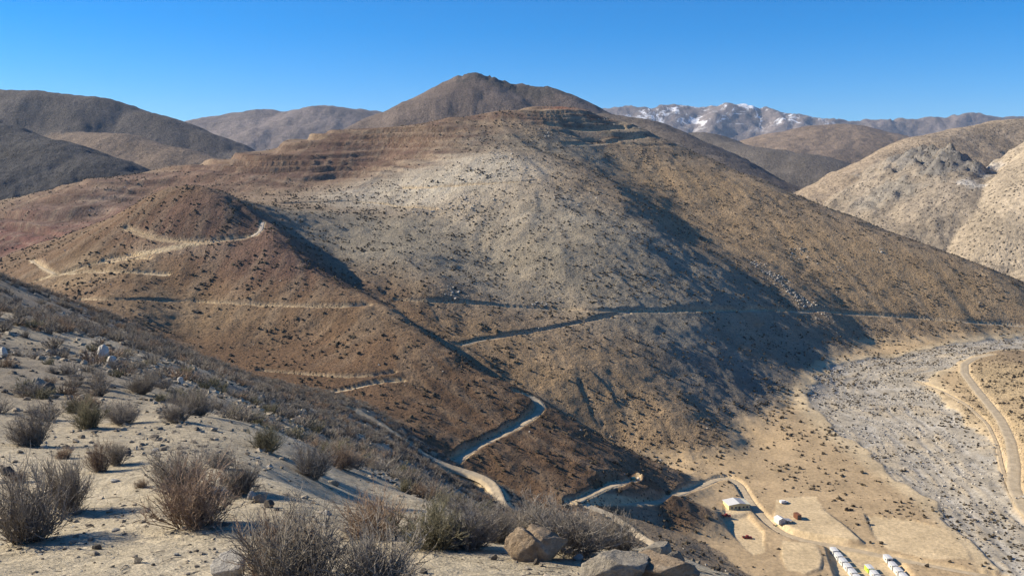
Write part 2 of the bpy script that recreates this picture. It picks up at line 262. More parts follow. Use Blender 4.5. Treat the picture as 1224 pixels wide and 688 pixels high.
SHRUBS = [
  (-4.464,8.026,0.866,0.663,0,'large bushy grey shrub at the lower left edge of the hillside'),
  (-4.792,9.309,0.792,0.589,1,'dense dark shrub touching the right side of the large lower left shrub'),
  (-8.441,14.99,0.715,0.84,0,'rounded grey shrub at the left edge above the large lower left bushes'),
  (-9.018,18.26,0.682,0.843,3,'medium shrub standing alone on the sand right of the left edge shrub'),
  (-8.479,19.01,0.533,1.175,0,'low spreading shrub just right of a lone medium shrub on the left'),
  (-5.637,11.69,0.461,0.544,2,'left one of two slim upright shrubs close together on open sand'),
  (-5.62,12.21,0.431,0.649,1,'right one of two slim upright shrubs close together on open sand'),
  (-3.028,8.094,0.655,0.884,2,'wide reddish brown shrub standing on sand left of the white stone'),
  (-3.914,10.07,0.648,0.89,0,'grey shrub partly hidden behind the wide reddish brown shrub'),
  (-3.119,9.734,0.485,0.776,1,'shrub at the upper right of the wide reddish brown shrub'),
  (-4.507,10.42,0.13,0.92,2,'tiny dry brown tuft on bare sand'),
  (-1.347,5.645,0.691,0.877,0,'very large tangled shrub filling the bottom centre left'),
  (-0.992,5.807,0.603,0.828,1,'right half clump of the large bottom bush beside the sandy pad'),
  (-1.75,6.255,0.597,0.675,2,'sparse shrub behind the white stone at the bottom'),
  (-0.734,7.435,0.494,0.97,3,'olive tinted shrub at the far edge of the sandy pad'),
  (-0.384,7.474,0.434,1.034,0,'grey shrub left of the big brown boulder'),
  (-1.293,8.352,0.537,0.934,2,'brownish shrub at the left end of the sandy pad'),
  (-0.096,8.133,0.405,0.862,1,'small shrub directly behind the left side of the big brown boulder'),
  (0.637,7.321,0.501,1.149,1,'dark dense shrub right of the big brown boulder'),
  (1.142,8.693,0.451,0.966,0,'twiggy shrub above the pale boulders at the right'),
  (0.427,9.023,0.543,1.07,0,'tall grey shrub rising behind the big brown boulder'),
  (-3.715,15.9,0.759,0.84,0,'grey shrub on the mid slope above the large bottom bush'),
  (-4.826,17.09,0.639,0.843,3,'olive grey shrub on the rocky mid slope'),
  (-7.694,21.36,0.753,1.014,0,'shrub among pale rocks in the middle of the slope'),
  (-7.508,19.03,0.553,0.985,1,'smaller shrub left of the pale rocks in the middle of the slope'),
  (-12.11,28.06,0.757,1.167,0,'dark shrub right of the white rock cluster'),
  (-3.924,19.9,0.62,1.011,2,'brown shrub at the right of the rocky slope'),
  (-6.553,11.32,0.164,1.182,2,'tiny low tuft at the left edge of the sand'),
  (-6.956,13.29,0.221,0.948,2,'small dry tuft between the left shrubs'),
  (-4.008,11.83,0.319,1.061,0,'low shrub above the reddish brown shrub'),
]
SMALL_SHRUBS = [
  (-1.14,17.64,0.332,0),
  (-0.263,17.83,0.419,0),
  (-2.038,19.67,0.593,0),
  (-2.542,20.3,0.447,0),
  (-1.678,21.97,0.374,0),
  (-10.48,19.54,0.493,0),
  (-4.121,22.39,0.449,0),
  (-10.14,20.67,0.338,0),
  (-4.806,22.55,0.51,0),
  (-9.601,21.01,0.461,0),
  (-11.29,20.62,0.304,0),
  (-12.15,20.34,0.48,0),
  (-4.453,23.42,0.305,0),
  (-10.85,21.42,0.486,0),
  (-7.145,23.08,0.605,0),
  (0.108,24.8,0.447,0),
  (-4.932,24.37,0.499,0),
  (-11.04,22.34,0.579,0),
  (-7.585,23.84,0.49,0),
  (-11.29,22.74,0.455,0),
  (-7.851,24.2,0.371,0),
  (-4.174,25.21,0.319,0),
  (-5.825,25.34,0.436,0),
  (-9.165,24.86,0.415,0),
  (-2.135,26.58,0.561,0),
  (-3.243,26.52,0.606,0),
  (-8.579,25.85,0.304,0),
  (-2.943,27.13,0.424,0),
  (-13.05,24.08,0.419,0),
  (-3.678,27.23,0.428,0),
  (-6.926,26.73,0.312,0),
  (-9.818,26.03,0.528,0),
  (-0.299,27.88,0.566,0),
  (-7.929,26.76,0.597,0),
  (-13.62,24.38,0.554,0),
  (-7.43,27.15,0.493,0),
  (-5.273,27.67,0.333,0),
  (-4.811,27.8,0.472,0),
  (-10.6,26.16,0.421,0),
  (-12.33,25.58,0.517,0),
  (-9.496,26.94,0.339,0),
  (-1.42,28.72,0.466,0),
  (-13.14,25.59,0.447,0),
  (-14.07,25.1,0.472,0),
  (-4.718,28.39,0.383,0),
  (-10.41,27.01,0.319,0),
  (-10.81,27.53,0.399,0),
  (-5.42,29.09,0.587,0),
  (-0.797,29.75,0.507,0),
  (-3.127,29.64,0.443,0),
  (-5.959,29.31,0.538,0),
  (-4.661,29.6,0.394,0),
  (-8.399,28.79,0.404,0),
  (-10.8,28.27,0.589,0),
  (-13.61,27.12,0.395,0),
  (-13.05,27.47,0.558,0),
  (-8.734,29.16,0.302,0),
  (-14.44,27.04,0.356,0),
  (-7.497,29.77,0.617,0),
  (-4.129,30.82,0.407,0),
  (-9.59,29.8,0.351,0),
  (-14.03,27.98,0.45,0),
  (-1.453,31.31,0.302,0),
  (-5.602,30.91,0.483,0),
  (-7.202,30.8,0.529,0),
  (-13.77,28.82,0.488,0),
  (-10.37,30.42,0.511,0),
  (0.921,32.55,0.416,0),
  (-11.16,30.88,0.421,0),
  (-11.92,30.69,0.36,0),
  (-15.44,29.13,0.305,0),
  (-15,29.41,0.488,0),
  (-6.88,32.57,0.593,0),
  (-1.318,33.27,0.509,0),
  (-0.173,33.47,0.57,0),
  (-10.27,31.99,0.484,0),
  (-12.66,31.37,0.587,0),
  (-17.1,29.3,0.51,0),
  (-1.483,33.94,0.597,0),
  (-1.835,34.25,0.376,1),
  (-5.183,34.29,0.619,1),
  (-15.22,31.29,0.439,1),
  (-0.021,34.83,0.342,1),
  (-14.52,31.78,0.407,1),
  (-3.695,34.79,0.371,1),
  (-11.88,32.94,0.494,1),
  (-2.938,35.06,0.545,1),
  (-10.44,33.69,0.424,1),
  (-16.74,31.56,0.384,1),
  (-5.785,35.31,0.352,1),
  (-8.083,35.21,0.533,1),
  (-4.87,35.85,0.603,1),
  (-14.95,33.41,0.497,1),
  (-0.34,37.47,0.405,1),
  (-3.363,37.41,0.483,1),
  (-18,33.03,0.402,1),
  (-19.01,32.47,0.302,1),
  (-16.63,34.52,0.534,1),
  (-20,33.06,0.521,1),
  (-0.932,38.64,0.483,1),
  (-2.116,38.73,0.61,1),
  (-14.9,35.87,0.525,1),
  (-0.189,39.19,0.511,1),
  (-2.285,39.54,0.577,1),
  (-19.52,34.47,0.425,1),
  (-15.24,37.33,0.642,1),
  (-17.51,37.91,0.454,1),
  (0.891,41.93,0.68,1),
  (-11.41,40.42,0.617,1),
  (-22.08,35.79,0.737,1),
  (-6.691,41.65,0.548,1),
  (-1.18,43.29,0.605,1),
  (-3.921,43.17,0.514,1),
  (-9.724,42.58,0.678,1),
  (-18.25,39.69,0.507,1),
  (-11.78,42.21,0.716,1),
  (-17.69,40.49,0.687,1),
  (-16.09,41.22,0.761,1),
  (-8.427,43.51,0.533,1),
  (-10.59,43.1,0.626,1),
  (-20.66,39.55,0.669,1),
  (0.522,44.69,0.704,1),
  (-2.544,44.77,0.721,1),
  (-15.1,42.43,0.479,1),
  (-10.62,43.85,0.491,1),
  (-4.158,45.04,0.49,1),
  (-9.083,44.48,0.491,1),
  (-19.86,40.91,0.707,1),
  (-5.845,45.14,0.759,1),
  (-20.92,40.54,0.62,1),
  (-23.94,38.89,0.639,1),
  (-1.306,45.72,0.764,1),
  (-18.75,41.94,0.519,1),
  (-12.55,44.26,0.53,1),
  (-2.945,46,0.681,1),
  (-8.879,45.28,0.6,1),
  (-12.02,44.67,0.559,1),
  (-2.499,46.42,0.479,1),
  (-19.61,42.35,0.576,1),
  (-3.33,46.82,0.599,1),
  (-18.46,43.18,0.535,1),
  (-11.88,45.7,0.749,1),
  (-24.41,40.79,0.536,1),
  (-0.844,47.69,0.704,1),
  (-7.064,47.25,0.703,1),
  (-11.08,46.47,0.69,1),
  (-14.64,45.64,0.52,1),
  (0.867,48.12,0.511,1),
  (-3.161,48.03,0.494,1),
  (-10.57,47,0.618,1),
  (-12.58,46.5,0.547,1),
  (-9.88,47.17,0.697,1),
  (-16.98,45.16,0.753,1),
  (-15.34,45.8,0.501,1),
  (-1.169,48.41,0.565,1),
  (-25.57,41.19,0.696,1),
  (-8.925,47.77,0.561,1),
  (-14.58,46.4,0.622,1),
  (-18.9,44.83,0.53,1),
  (-0.726,48.81,0.578,1),
  (-12.3,47.44,0.715,1),
  (-16.81,46.04,0.586,1),
  (-6.061,48.65,0.754,1),
  (0.565,49.05,0.477,1),
  (-16.35,46.31,0.455,1),
  (-22.94,43.63,0.747,1),
  (-18.34,45.8,0.478,1),
  (-20.92,44.87,0.639,1),
  (-14.86,47.35,0.489,1),
  (-8.978,48.99,0.526,1),
  (-7.19,49.32,0.708,1),
  (-15.46,47.4,0.465,1),
  (0.11,49.93,0.737,1),
  (-6.347,49.65,0.728,1),
  (-13.64,48.23,0.745,1),
  (-10.53,49.02,0.714,1),
  (-4.465,49.94,0.622,1),
  (-20.98,45.6,0.709,1),
  (-9.778,49.36,0.635,1),
  (-14.94,48.06,0.662,1),
  (-0.531,50.4,0.55,1),
  (-2.26,50.4,0.67,1),
  (-1.095,50.55,0.522,1),
  (-11.77,49.22,0.694,1),
  (-4.778,50.41,0.493,1),
  (-3.066,50.6,0.481,1),
  (-8.295,50.02,0.612,1),
  (-7.292,50.2,0.506,1),
  (-14.49,48.62,0.604,1),
  (-26.55,43.25,0.633,1),
  (-17.16,47.8,0.639,1),
  (-0.081,50.83,0.56,1),
  (-12.79,49.2,0.487,1),
  (-17.93,47.64,0.667,1),
  (-2.187,51.02,0.555,1),
  (-4.51,50.95,0.514,1),
  (-11.56,49.84,0.541,1),
  (-6.215,50.79,0.597,1),
  (-16.68,48.47,0.766,1),
  (0.34,51.26,0.554,1),
  (-20.83,46.86,0.574,1),
  (-8.744,50.64,0.613,1),
  (-10.24,50.47,0.598,1),
  (-22.4,46.44,0.526,1),
  (-19.63,47.71,0.614,1),
  (-2.893,51.6,0.532,1),
  (-23.82,45.88,0.519,1),
  (-0.735,51.92,0.555,1),
  (-8.491,51.27,0.46,1),
  (-7.356,51.46,0.57,1),
  (-25.33,45.44,0.53,1),
  (-16.93,49.37,0.726,1),
  (-9.344,51.4,0.536,1),
  (-21.24,47.84,0.545,1),
  (-5.963,52.1,0.744,1),
  (-1.564,52.61,0.72,1),
  (-20.26,48.64,0.64,1),
  (-18.68,49.29,0.485,1),
  (-3.749,52.65,0.645,1),
  (-8.452,52.28,0.482,1),
  (-26.56,45.83,0.706,1),
  (-17.49,50.11,0.598,1),
  (-12.75,51.67,0.672,1),
  (-16.93,50.5,0.619,1),
  (-1.798,53.35,0.483,1),
  (-6.938,52.95,0.517,1),
  (-21.51,48.89,0.658,1),
  (-10.46,52.44,0.503,1),
  (-3.049,53.64,0.764,1),
  (-28.43,45.59,0.542,1),
  (-8.169,53.12,0.589,1),
  (0.521,53.75,0.45,1),
  (-9.043,53.03,0.698,1),
  (-5.953,53.58,0.66,1),
  (-23.19,48.68,0.465,1),
  (-15.62,51.66,0.683,1),
  (-4.739,53.79,0.668,1),
  (-1.261,54.2,0.454,1),
  (0.14,54.24,0.602,1),
  (-3.917,54.17,0.66,1),
  (-12.79,52.84,0.499,1),
  (-2.008,54.36,0.749,1),
  (-8.532,53.96,0.549,1),
  (-1.413,54.69,0.456,1),
  (-5.741,54.49,0.62,1),
  (-27.4,47.52,0.581,1),
  (-12.38,53.46,0.579,1),
  (-26.17,48.28,0.469,1),
  (-9.422,54.15,0.754,1),
  (-8.062,54.56,0.492,1),
  (-25.82,48.8,0.56,1),
  (-6.889,55.05,0.735,1),
  (-12.41,54.2,0.517,1),
  (-11.48,54.41,0.657,1),
  (-5.154,55.39,0.643,1),
  (-1.168,55.65,0.713,1),
  (-27.59,48.36,0.703,1),
  (-7.805,55.13,0.45,1),
  (-26.77,48.87,0.687,1),
  (-8.827,55.25,0.703,1),
  (-10.19,55.1,0.644,1),
  (-6.294,56.01,0.621,1),
  (-5.432,56.14,0.478,1),
  (-2.625,56.4,0.466,1),
  (-13.33,54.86,0.633,1),
]
FAR_SHRUBS = [
  (-24,51.1,0.46),
  (-29.6,48.2,0.82),
  (-14.2,54.8,0.6),
  (-12.7,55.2,0.78),
  (-27.6,49.5,0.69),
  (-14.7,54.8,0.59),
  (-10.8,55.8,0.63),
  (-9.7,56,0.97),
  (-11.5,55.7,0.64),
  (-20.1,53.3,0.63),
  (-29.5,49,0.88),
  (-1.9,57.1,0.66),
  (-2.8,57.3,0.48),
  (-27.3,50.6,0.98),
  (-4.3,57.4,0.81),
  (-10,57,0.74),
  (-7.9,57.4,0.52),
  (-11,56.9,0.56),
  (-26.7,51.4,0.7),
  (-6.2,57.7,0.69),
  (-8.9,57.5,0.87),
  (-16.6,55.7,0.97),
  (-15.9,56,0.55),
  (-23.3,53.4,0.79),
  (-6.9,57.8,0.72),
  (-28.7,50.9,0.47),
  (-14.5,56.6,0.62),
  (-11.8,57.3,0.79),
  (-2.8,58.5,0.84),
  (-6.1,58.3,0.52),
  (-30.1,50.3,0.9),
  (-7.7,58.1,0.64),
  (-26.8,52.4,0.95),
  (-1,58.9,0.96),
  (-4.2,58.8,0.41),
  (-9.1,58.3,0.89),
  (-31.2,50.2,0.78),
  (-25.7,53.2,0.52),
  (-8.1,58.7,0.87),
  (-14.9,57.4,0.61),
  (-10.4,58.5,0.69),
  (-28,52.5,0.91),
  (-11.2,58.4,0.61),
  (-5.2,59.3,0.5),
  (-9.6,58.9,0.79),
  (-26.8,53.3,0.67),
  (-12.9,58.3,0.52),
  (-21.7,55.6,0.77),
  (-15.6,57.7,0.46),
  (-19,56.7,0.97),
  (-6.7,59.6,0.91),
  (-31,51.3,0.87),
  (-30.4,51.7,0.71),
  (-23.6,55.2,0.62),
  (-29.5,52.3,0.76),
  (-2.9,60,0.66),
  (-5.2,59.9,0.5),
  (-8.5,59.6,0.56),
  (-1.3,60.3,0.54),
  (-14.9,58.4,0.69),
  (-28.5,53.4,0.94),
  (-6,60.3,0.64),
  (-26.7,54.5,0.76),
  (-29.5,53.1,0.45),
  (-9.4,60,0.74),
  (-12.3,59.5,0.61),
  (-28.3,54,0.49),
  (-29.3,53.9,0.63),
  (-7.5,60.9,0.66),
  (-2.1,61.4,0.7),
  (-13.6,60,0.63),
  (-11.3,60.5,0.6),
  (1.2,61.6,0.61),
  (-23.1,57.3,0.39),
  (-13.3,60.4,0.57),
  (-3.5,61.9,0.48),
  (-8.6,61.5,0.71),
  (-29.1,55,0.75),
  (-10.2,61.7,0.73),
  (-4.3,62.4,0.82),
  (-28.4,55.9,0.61),
  (-6.5,62.4,0.64),
  (-14.4,61.1,0.86),
  (-24.7,57.8,0.49),
  (-1.1,62.9,0.87),
  (-23.6,58.4,0.74),
  (-19.5,60,0.45),
  (-27.2,57,0.86),
  (-11,62.2,0.61),
  (-5.7,62.9,0.57),
  (-33,53.9,0.86),
  (-17.2,60.9,0.77),
  (-32.2,54.6,0.89),
  (-24.5,58.5,0.84),
  (-2.4,63.5,0.71),
  (-23.4,59.1,0.86),
  (-0.4,63.6,0.9),
  (-8.4,63,0.77),
  (-13.7,62.1,0.74),
  (-31.2,55.9,0.83),
  (-25.5,58.9,0.51),
  (-27.8,57.9,0.67),
  (-33.5,55,0.79),
  (-15.5,62.6,0.56),
  (-13,63.2,0.59),
  (-26.6,58.8,0.99),
  (-5.1,64.4,0.73),
  (-10.5,63.8,0.67),
  (-19.4,61.8,0.67),
  (-7.4,64.4,0.62),
  (-30.6,57.1,0.97),
  (-21.2,61.4,0.47),
  (1.2,64.9,0.55),
  (-28.9,58.4,0.6),
  (-4,65,0.51),
  (-12.8,64,0.81),
  (-11.3,64.4,0.81),
  (-22,61.6,0.63),
  (-7.7,65,0.66),
  (-18.9,62.7,0.59),
  (-30.1,58.2,0.65),
  (-3.6,65.7,0.57),
  (-8.7,65.2,0.36),
  (-15,64.1,0.47),
  (-21.6,62.2,0.55),
  (-6.8,65.5,0.69),
  (-32.5,57.4,0.83),
  (-17.1,63.8,0.69),
  (-12.4,64.9,0.78),
  (-20.5,62.8,0.54),
  (-34.1,56.6,0.49),
  (-19.6,63.1,0.68),
  (-28.2,59.8,0.71),
  (-16.4,64.1,0.71),
  (-10.7,65.3,0.7),
  (-25.2,61.3,0.49),
  (-14,64.9,0.52),
  (-18.3,63.9,0.38),
  (-15,64.8,0.73),
  (-32.6,58.1,0.64),
  (-24.9,61.8,0.45),
  (-22.2,62.9,0.57),
  (-33.4,57.7,0.62),
  (-5.1,66.5,0.54),
  (-31.9,58.7,0.67),
  (-8.4,66.3,0.62),
  (-10.2,66.1,0.55),
  (-0.2,66.9,0.73),
  (-29.6,60.1,0.72),
  (-20.5,63.8,0.56),
  (-23.2,62.9,0.72),
  (-35.2,57.1,0.71),
  (-14.6,65.5,0.69),
  (-13.8,65.9,0.67),
  (-27.7,61.5,0.52),
  (-33.1,58.7,0.71),
  (-9.7,66.8,0.93),
  (-33.8,58.4,0.8),
  (-16.4,65.5,0.64),
  (-20.6,64.4,0.73),
  (-21.6,64.1,0.68),
  (-30.6,60.4,0.93),
  (-32.8,59.2,0.47),
  (-12.3,66.6,0.68),
  (-6,67.5,0.8),
  (-12.9,66.6,0.52),
  (-31.9,60,0.63),
  (-28.4,61.8,0.74),
  (-29.1,61.6,0.55),
  (-34.3,58.9,0.48),
  (-34.9,58.6,0.37),
  (-3.9,68.2,0.47),
  (-35.9,58.1,0.98),
  (-6.9,68,0.44),
  (-33.2,59.8,0.49),
  (-13.7,67.3,0.95),
  (-20.2,65.7,0.69),
  (-0.3,68.9,0.58),
  (-30.9,61.5,0.47),
  (-18.2,66.5,0.68),
  (-21.3,65.6,0.47),
  (-23.4,64.9,0.98),
  (-35.8,59.1,0.66),
  (-34.4,59.9,0.59),
  (-1.2,69.1,0.43),
  (-5.3,69.1,0.61),
  (-19.3,66.6,0.48),
  (-28.5,63.3,0.79),
  (-0.5,69.5,0.46),
  (-29.1,63.2,0.54),
  (-33.6,60.9,0.63),
  (-14.8,68,0.57),
  (-26.5,64.6,0.56),
  (-35.8,59.9,0.61),
  (-31.3,62.4,0.72),
  (-32.5,62,0.64),
  (-8,69.5,0.47),
  (-35.5,60.4,0.55),
  (-18.8,67.5,0.65),
  (-34.1,61.3,0.49),
  (-22,66.7,0.8),
  (-4.9,70.1,0.71),
  (-34.8,61.1,0.83),
  (-19.6,67.6,0.78),
  (-18.3,68.2,0.46),
  (-23.8,66.6,0.93),
  (-9.4,70.1,0.7),
  (-17.3,68.6,0.71),
  (-1.1,70.9,0.92),
  (-19.8,68.1,0.68),
  (-2.5,71,0.63),
  (-34.8,62,0.64),
  (-28.4,65.2,0.77),
  (-35.7,61.6,0.94),
  (-16.8,69.2,0.51),
  (-18.7,68.8,0.56),
  (-13.4,70.1,0.89),
  (-37.7,60.6,0.81),
  (-7.6,71,0.63),
  (-19.8,68.7,0.53),
  (-20.8,68.4,0.55),
  (-5.1,71.4,0.59),
  (-6.5,71.3,0.46),
  (-36.9,61.4,0.61),
  (3.2,71.6,0.95),
  (-32.2,64.2,0.86),
  (-26.2,66.9,0.66),
  (-22,68.4,0.52),
  (-4.3,71.9,0.43),
  (-18.9,69.5,0.58),
  (-13,70.8,0.55),
  (-33.9,63.6,0.49),
  (-37.7,61.6,0.67),
  (-23.1,68.5,0.72),
  (-14.1,70.9,0.74),
  (-35.2,63.1,0.72),
  (-28.4,66.5,0.83),
  (-37.8,61.7,0.8),
  (-18.4,70,0.69),
  (-28.3,66.7,0.69),
  (-33.5,64.3,0.69),
  (-21.2,69.3,0.73),
  (-2.1,72.5,0.63),
  (-12.1,71.5,0.74),
  (-37.5,62.1,0.39),
  (-37.8,62,0.84),
  (-20.1,69.8,0.94),
  (-0.8,72.7,0.56),
  (-18.8,70.3,0.64),
  (-17.1,70.8,0.72),
  (-9.8,72.1,0.65),
  (-13.3,71.6,0.53),
  (-32.5,65.2,0.87),
  (-15.5,71.3,0.63),
  (-20.1,70.1,0.77),
  (-32.2,65.5,0.51),
  (-18.5,70.6,1),
  (-37.7,62.6,0.67),
  (-32.6,65.4,0.71),
  (-38,62.4,0.62),
  (-32,65.8,0.47),
  (-19.3,70.6,0.6),
  (-28.1,67.6,0.45),
  (-37.8,62.7,0.93),
  (-21.4,70.1,0.65),
  (-36.3,63.6,0.61),
  (-35.7,64.1,0.87),
  (-2.1,73.4,0.87),
  (-38.5,62.7,0.9),
  (-5.1,73.4,0.43),
  (-31.7,66.4,0.7),
  (-19.5,71,0.57),
  (0.2,73.6,0.62),
  (-23.7,69.8,0.51),
  (-13.6,72.4,0.9),
  (-27.4,68.5,0.73),
  (-19.9,71.1,0.64),
  (-7,73.5,0.58),
  (-1.6,73.9,0.91),
  (-21.8,70.6,0.49),
  (-26.3,69.1,0.78),
  (-30.6,67.3,0.72),
  (-17.3,71.9,0.59),
  (-20.4,71.1,0.87),
  (-36.9,64.2,0.66),
  (-2.2,74,0.55),
  (-17.7,72,0.54),
  (-2.3,74.1,0.67),
  (-34.9,65.5,0.8),
  (-6.5,73.9,0.72),
  (-19.6,71.5,0.62),
  (-25.4,69.7,0.83),
  (-32.1,66.9,0.38),
  (-21.9,71,0.62),
  (-2.3,74.5,0.72),
  (-35.7,65.5,0.66),
  (-0.3,74.6,0.75),
  (-32.5,67.2,0.79),
  (-16.4,72.8,0.72),
  (-9.4,74,0.89),
  (-25.4,70.2,0.88),
  (-36.8,65,0.6),
  (-35.7,65.7,0.54),
  (-15.3,73.2,0.87),
  (-37,65,0.76),
  (-37.4,64.8,0.75),
  (-30.4,68.4,0.4),
  (0.1,74.9,0.83),
  (-39.7,63.6,0.41),
  (-6,74.7,0.41),
  (-36.7,65.4,0.62),
  (-20.4,72.2,0.82),
  (-29,69.2,0.89),
  (-3.5,75,0.87),
  (-10.1,74.4,0.55),
  (-19.3,72.6,0.5),
  (-23.5,71.4,0.79),
  (-25.1,70.9,0.38),
  (-23.5,71.5,0.62),
  (-24.3,71.2,0.98),
  (-36.8,65.7,0.81),
  (-35.1,66.6,0.87),
  (-21,72.4,0.44),
  (-35.1,66.8,0.52),
  (0.3,75.7,0.94),
  (-0.2,75.7,0.54),
  (-2.4,75.7,0.54),
  (-14.2,74.4,0.83),
  (-32.7,68.3,0.76),
  (-1.1,75.7,0.46),
  (-23.4,72,0.49),
  (-30.3,69.4,0.75),
  (-34.5,67.4,0.83),
  (-35,67.3,0.59),
  (-22.6,72.4,0.51),
  (-18.4,73.7,0.69),
  (-24.2,72,0.76),
  (-21.2,72.9,0.54),
  (-25.4,71.6,0.83),
  (-24,72.1,0.65),
  (-3.1,76,0.92),
  (-35.8,67.1,0.57),
  (-17.6,74,0.85),
  (-21.4,73.1,0.97),
  (-34,68.1,0.61),
  (-36.3,67,0.67),
  (-12.2,75.2,0.54),
  (-10.2,75.5,0.63),
  (-23.2,72.6,0.63),
  (-5,76.1,0.7),
  (-8.8,75.7,0.59),
  (-38.9,65.6,0.75),
  (-39.9,65,0.68),
  (-30.8,69.9,0.57),
  (-31.9,69.4,0.8),
  (-17.9,74.3,0.67),
  (-31.3,69.7,0.68),
  (-5.4,76.4,0.47),
  (-15.1,75.1,0.49),
  (-38.4,66.3,0.66),
  (-19.3,74.2,0.53),
  (-19.2,74.3,0.51),
  (-40.6,65.1,0.82),
  (-24.3,72.9,0.46),
  (-27.4,71.8,0.44),
  (-25.9,72.4,0.58),
  (-26,72.4,0.57),
  (-39.2,66.2,0.65),
  (-36.5,67.8,0.86),
  (-6,76.8,0.6),
  (-8.2,76.6,0.84),
  (-40.1,65.9,0.78),
  (-23.7,73.4,0.82),
  (-27.2,72.2,0.69),
  (-35.6,68.5,0.8),
  (-24,73.4,0.59),
  (-37.9,67.4,0.81),
  (-31.2,70.7,0.93),
  (-40.2,66.1,0.49),
  (-1.7,77.4,0.64),
  (-20.4,74.7,0.57),
  (-4.4,77.4,0.61),
  (-14.2,76.2,0.5),
  (-40.2,66.3,0.51),
  (-33,70.2,0.73),
  (-17.2,75.7,0.59),
  (-41,66.2,0.95),
  (-24,74.2,0.6),
  (-28.1,72.8,0.66),
  (-37.6,68.4,0.71),
  (-31.4,71.4,0.81),
  (-4.1,77.9,0.62),
  (-6.8,77.8,0.61),
  (-9.1,77.6,0.82),
  (-18.9,75.9,0.8),
  (-38.2,68.3,0.65),
  (-9.2,77.7,0.71),
  (-12.4,77.3,0.88),
  (-19,76,0.68),
  (-31.9,71.6,0.43),
  (-28.5,73.1,0.71),
  (-9.7,77.9,0.72),
  (-31.7,71.8,0.89),
  (1,78.5,0.99),
  (-27.8,73.4,0.72),
  (-23.2,75,0.51),
  (-16.4,76.8,0.58),
  (-32.5,71.5,0.94),
  (-27,73.8,0.56),
  (-7.4,78.2,0.44),
  (-20.1,76,0.48),
  (-41.3,67,0.51),
  (-35.1,70.4,0.44),
  (-8.2,78.3,0.56),
  (-19.3,76.4,0.85),
  (4.3,78.7,0.72),
  (-13.1,77.7,0.61),
  (-2.7,78.7,0.6),
  (-6.3,78.5,0.57),
  (-18.6,76.6,0.58),
  (-18.7,76.6,0.4),
  (-14,77.6,0.74),
  (-37.3,69.6,0.66),
  (-20.1,76.4,0.71),
  (-32.8,72,0.61),
  (-27.2,74.3,0.62),
  (-7.2,78.8,0.62),
  (-16.4,77.4,0.61),
  (-33,71.9,0.76),
  (-41.2,67.6,0.72),
  (-7.1,78.9,0.81),
  (-40.2,68.3,0.63),
  (-5.8,79.1,0.43),
  (-34.9,71.3,0.96),
  (-38.8,69.3,0.67),
  (-39.9,68.7,0.74),
  (3.6,79.4,0.42),
  (-33,72.3,0.76),
  (-7.8,79.2,0.54),
  (-33.7,72.2,0.43),
  (-21.6,76.7,0.9),
  (-42.1,67.7,0.76),
  (-2.2,79.8,0.48),
  (-41,68.5,0.42),
  (-37.1,70.7,0.71),
  (-6.8,79.5,0.75),
  (-20.4,77.2,0.78),
  (-0.3,79.9,0.64),
  (-36,71.3,0.56),
  (-10,79.3,0.61),
  (-31,73.7,0.91),
  (-21.2,77.1,0.93),
  (-8.4,79.6,0.56),
  (-26.2,75.6,0.59),
  (-15,78.7,0.44),
  (-15.9,78.5,0.88),
  (-2.5,80.1,0.7),
  (-41.3,68.7,0.81),
  (-26.7,75.6,0.63),
  (-15.6,78.6,0.59),
  (-5.2,80,0.81),
  (-10.7,79.5,0.69),
  (-32.8,73.3,0.98),
  (-29.1,74.8,0.62),
  (-5,80.2,0.51),
  (-12.6,79.3,0.65),
  (-12.9,79.3,0.68),
  (-29.6,74.7,0.65),
  (-2.2,80.3,0.77),
  (-14.6,79.1,0.68),
  (-17.3,78.5,0.69),
  (-30.3,74.5,0.66),
  (-20.1,78,0.61),
  (-19.8,78.2,0.8),
  (-36.3,72,0.52),
  (-10.7,80,0.7),
  (-7,80.4,0.85),
  (-39.3,70.5,0.68),
  (-5.9,80.6,0.81),
  (-12.4,79.9,0.53),
  (-40,70.2,0.53),
  (-26.1,76.5,0.51),
  (-17.2,79.1,0.76),
  (-36.4,72.3,0.86),
  (-5.3,80.8,0.91),
  (-21.7,78.1,0.82),
  (-7,80.8,0.53),
  (-34.7,73.3,0.58),
  (5.2,81,0.68),
  (-21,78.4,0.92),
  (-30.5,75.3,0.69),
  (-29.8,75.6,0.38),
  (-22.8,78.1,0.69),
  (-16.8,79.7,0.89),
  (-1.8,81.4,0.91),
  (-9.4,81,0.75),
  (-41.5,70.3,0.7),
  (-25.6,77.5,0.41),
  (-24.3,78,0.92),
  (-29.6,76.1,0.83),
  (-2.4,81.7,0.96),
  (-11.1,81,0.46),
  (-40,71.4,0.5),
  (-19.4,79.5,0.45),
  (-2.4,81.8,0.63),
  (-12.4,81,0.75),
  (-13,80.9,0.82),
  (-10.9,81.2,0.97),
  (-32.6,75.2,0.55),
  (-9.2,81.5,0.8),
  (-15.2,80.6,0.59),
  (-24.6,78.2,0.65),
  (-10.2,81.4,0.78),
  (-10.4,81.4,0.44),
  (-20.9,79.4,0.65),
  (-31.1,76,0.86),
  (-9.6,81.6,0.47),
  (-19.3,79.9,0.85),
  (-32.5,75.5,0.58),
  (-29.5,76.9,0.65),
  (-32.9,75.5,0.46),
  (-8.7,81.9,0.69),
  (-14.2,81.2,0.7),
  (-6.3,82.2,0.56),
  (-9.2,81.9,0.62),
  (-7,82.1,0.72),
  (-16.2,80.8,0.72),
  (-25.6,78.4,0.79),
  (-12.6,81.6,0.48),
  (-39.6,72.5,0.82),
  (-30.1,76.9,0.46),
  (4.2,82.5,0.71),
  (-7.6,82.3,0.63),
  (-0.2,82.7,0.86),
  (-33.2,75.7,0.84),
  (-17.1,80.9,0.48),
  (4.3,82.6,0.61),
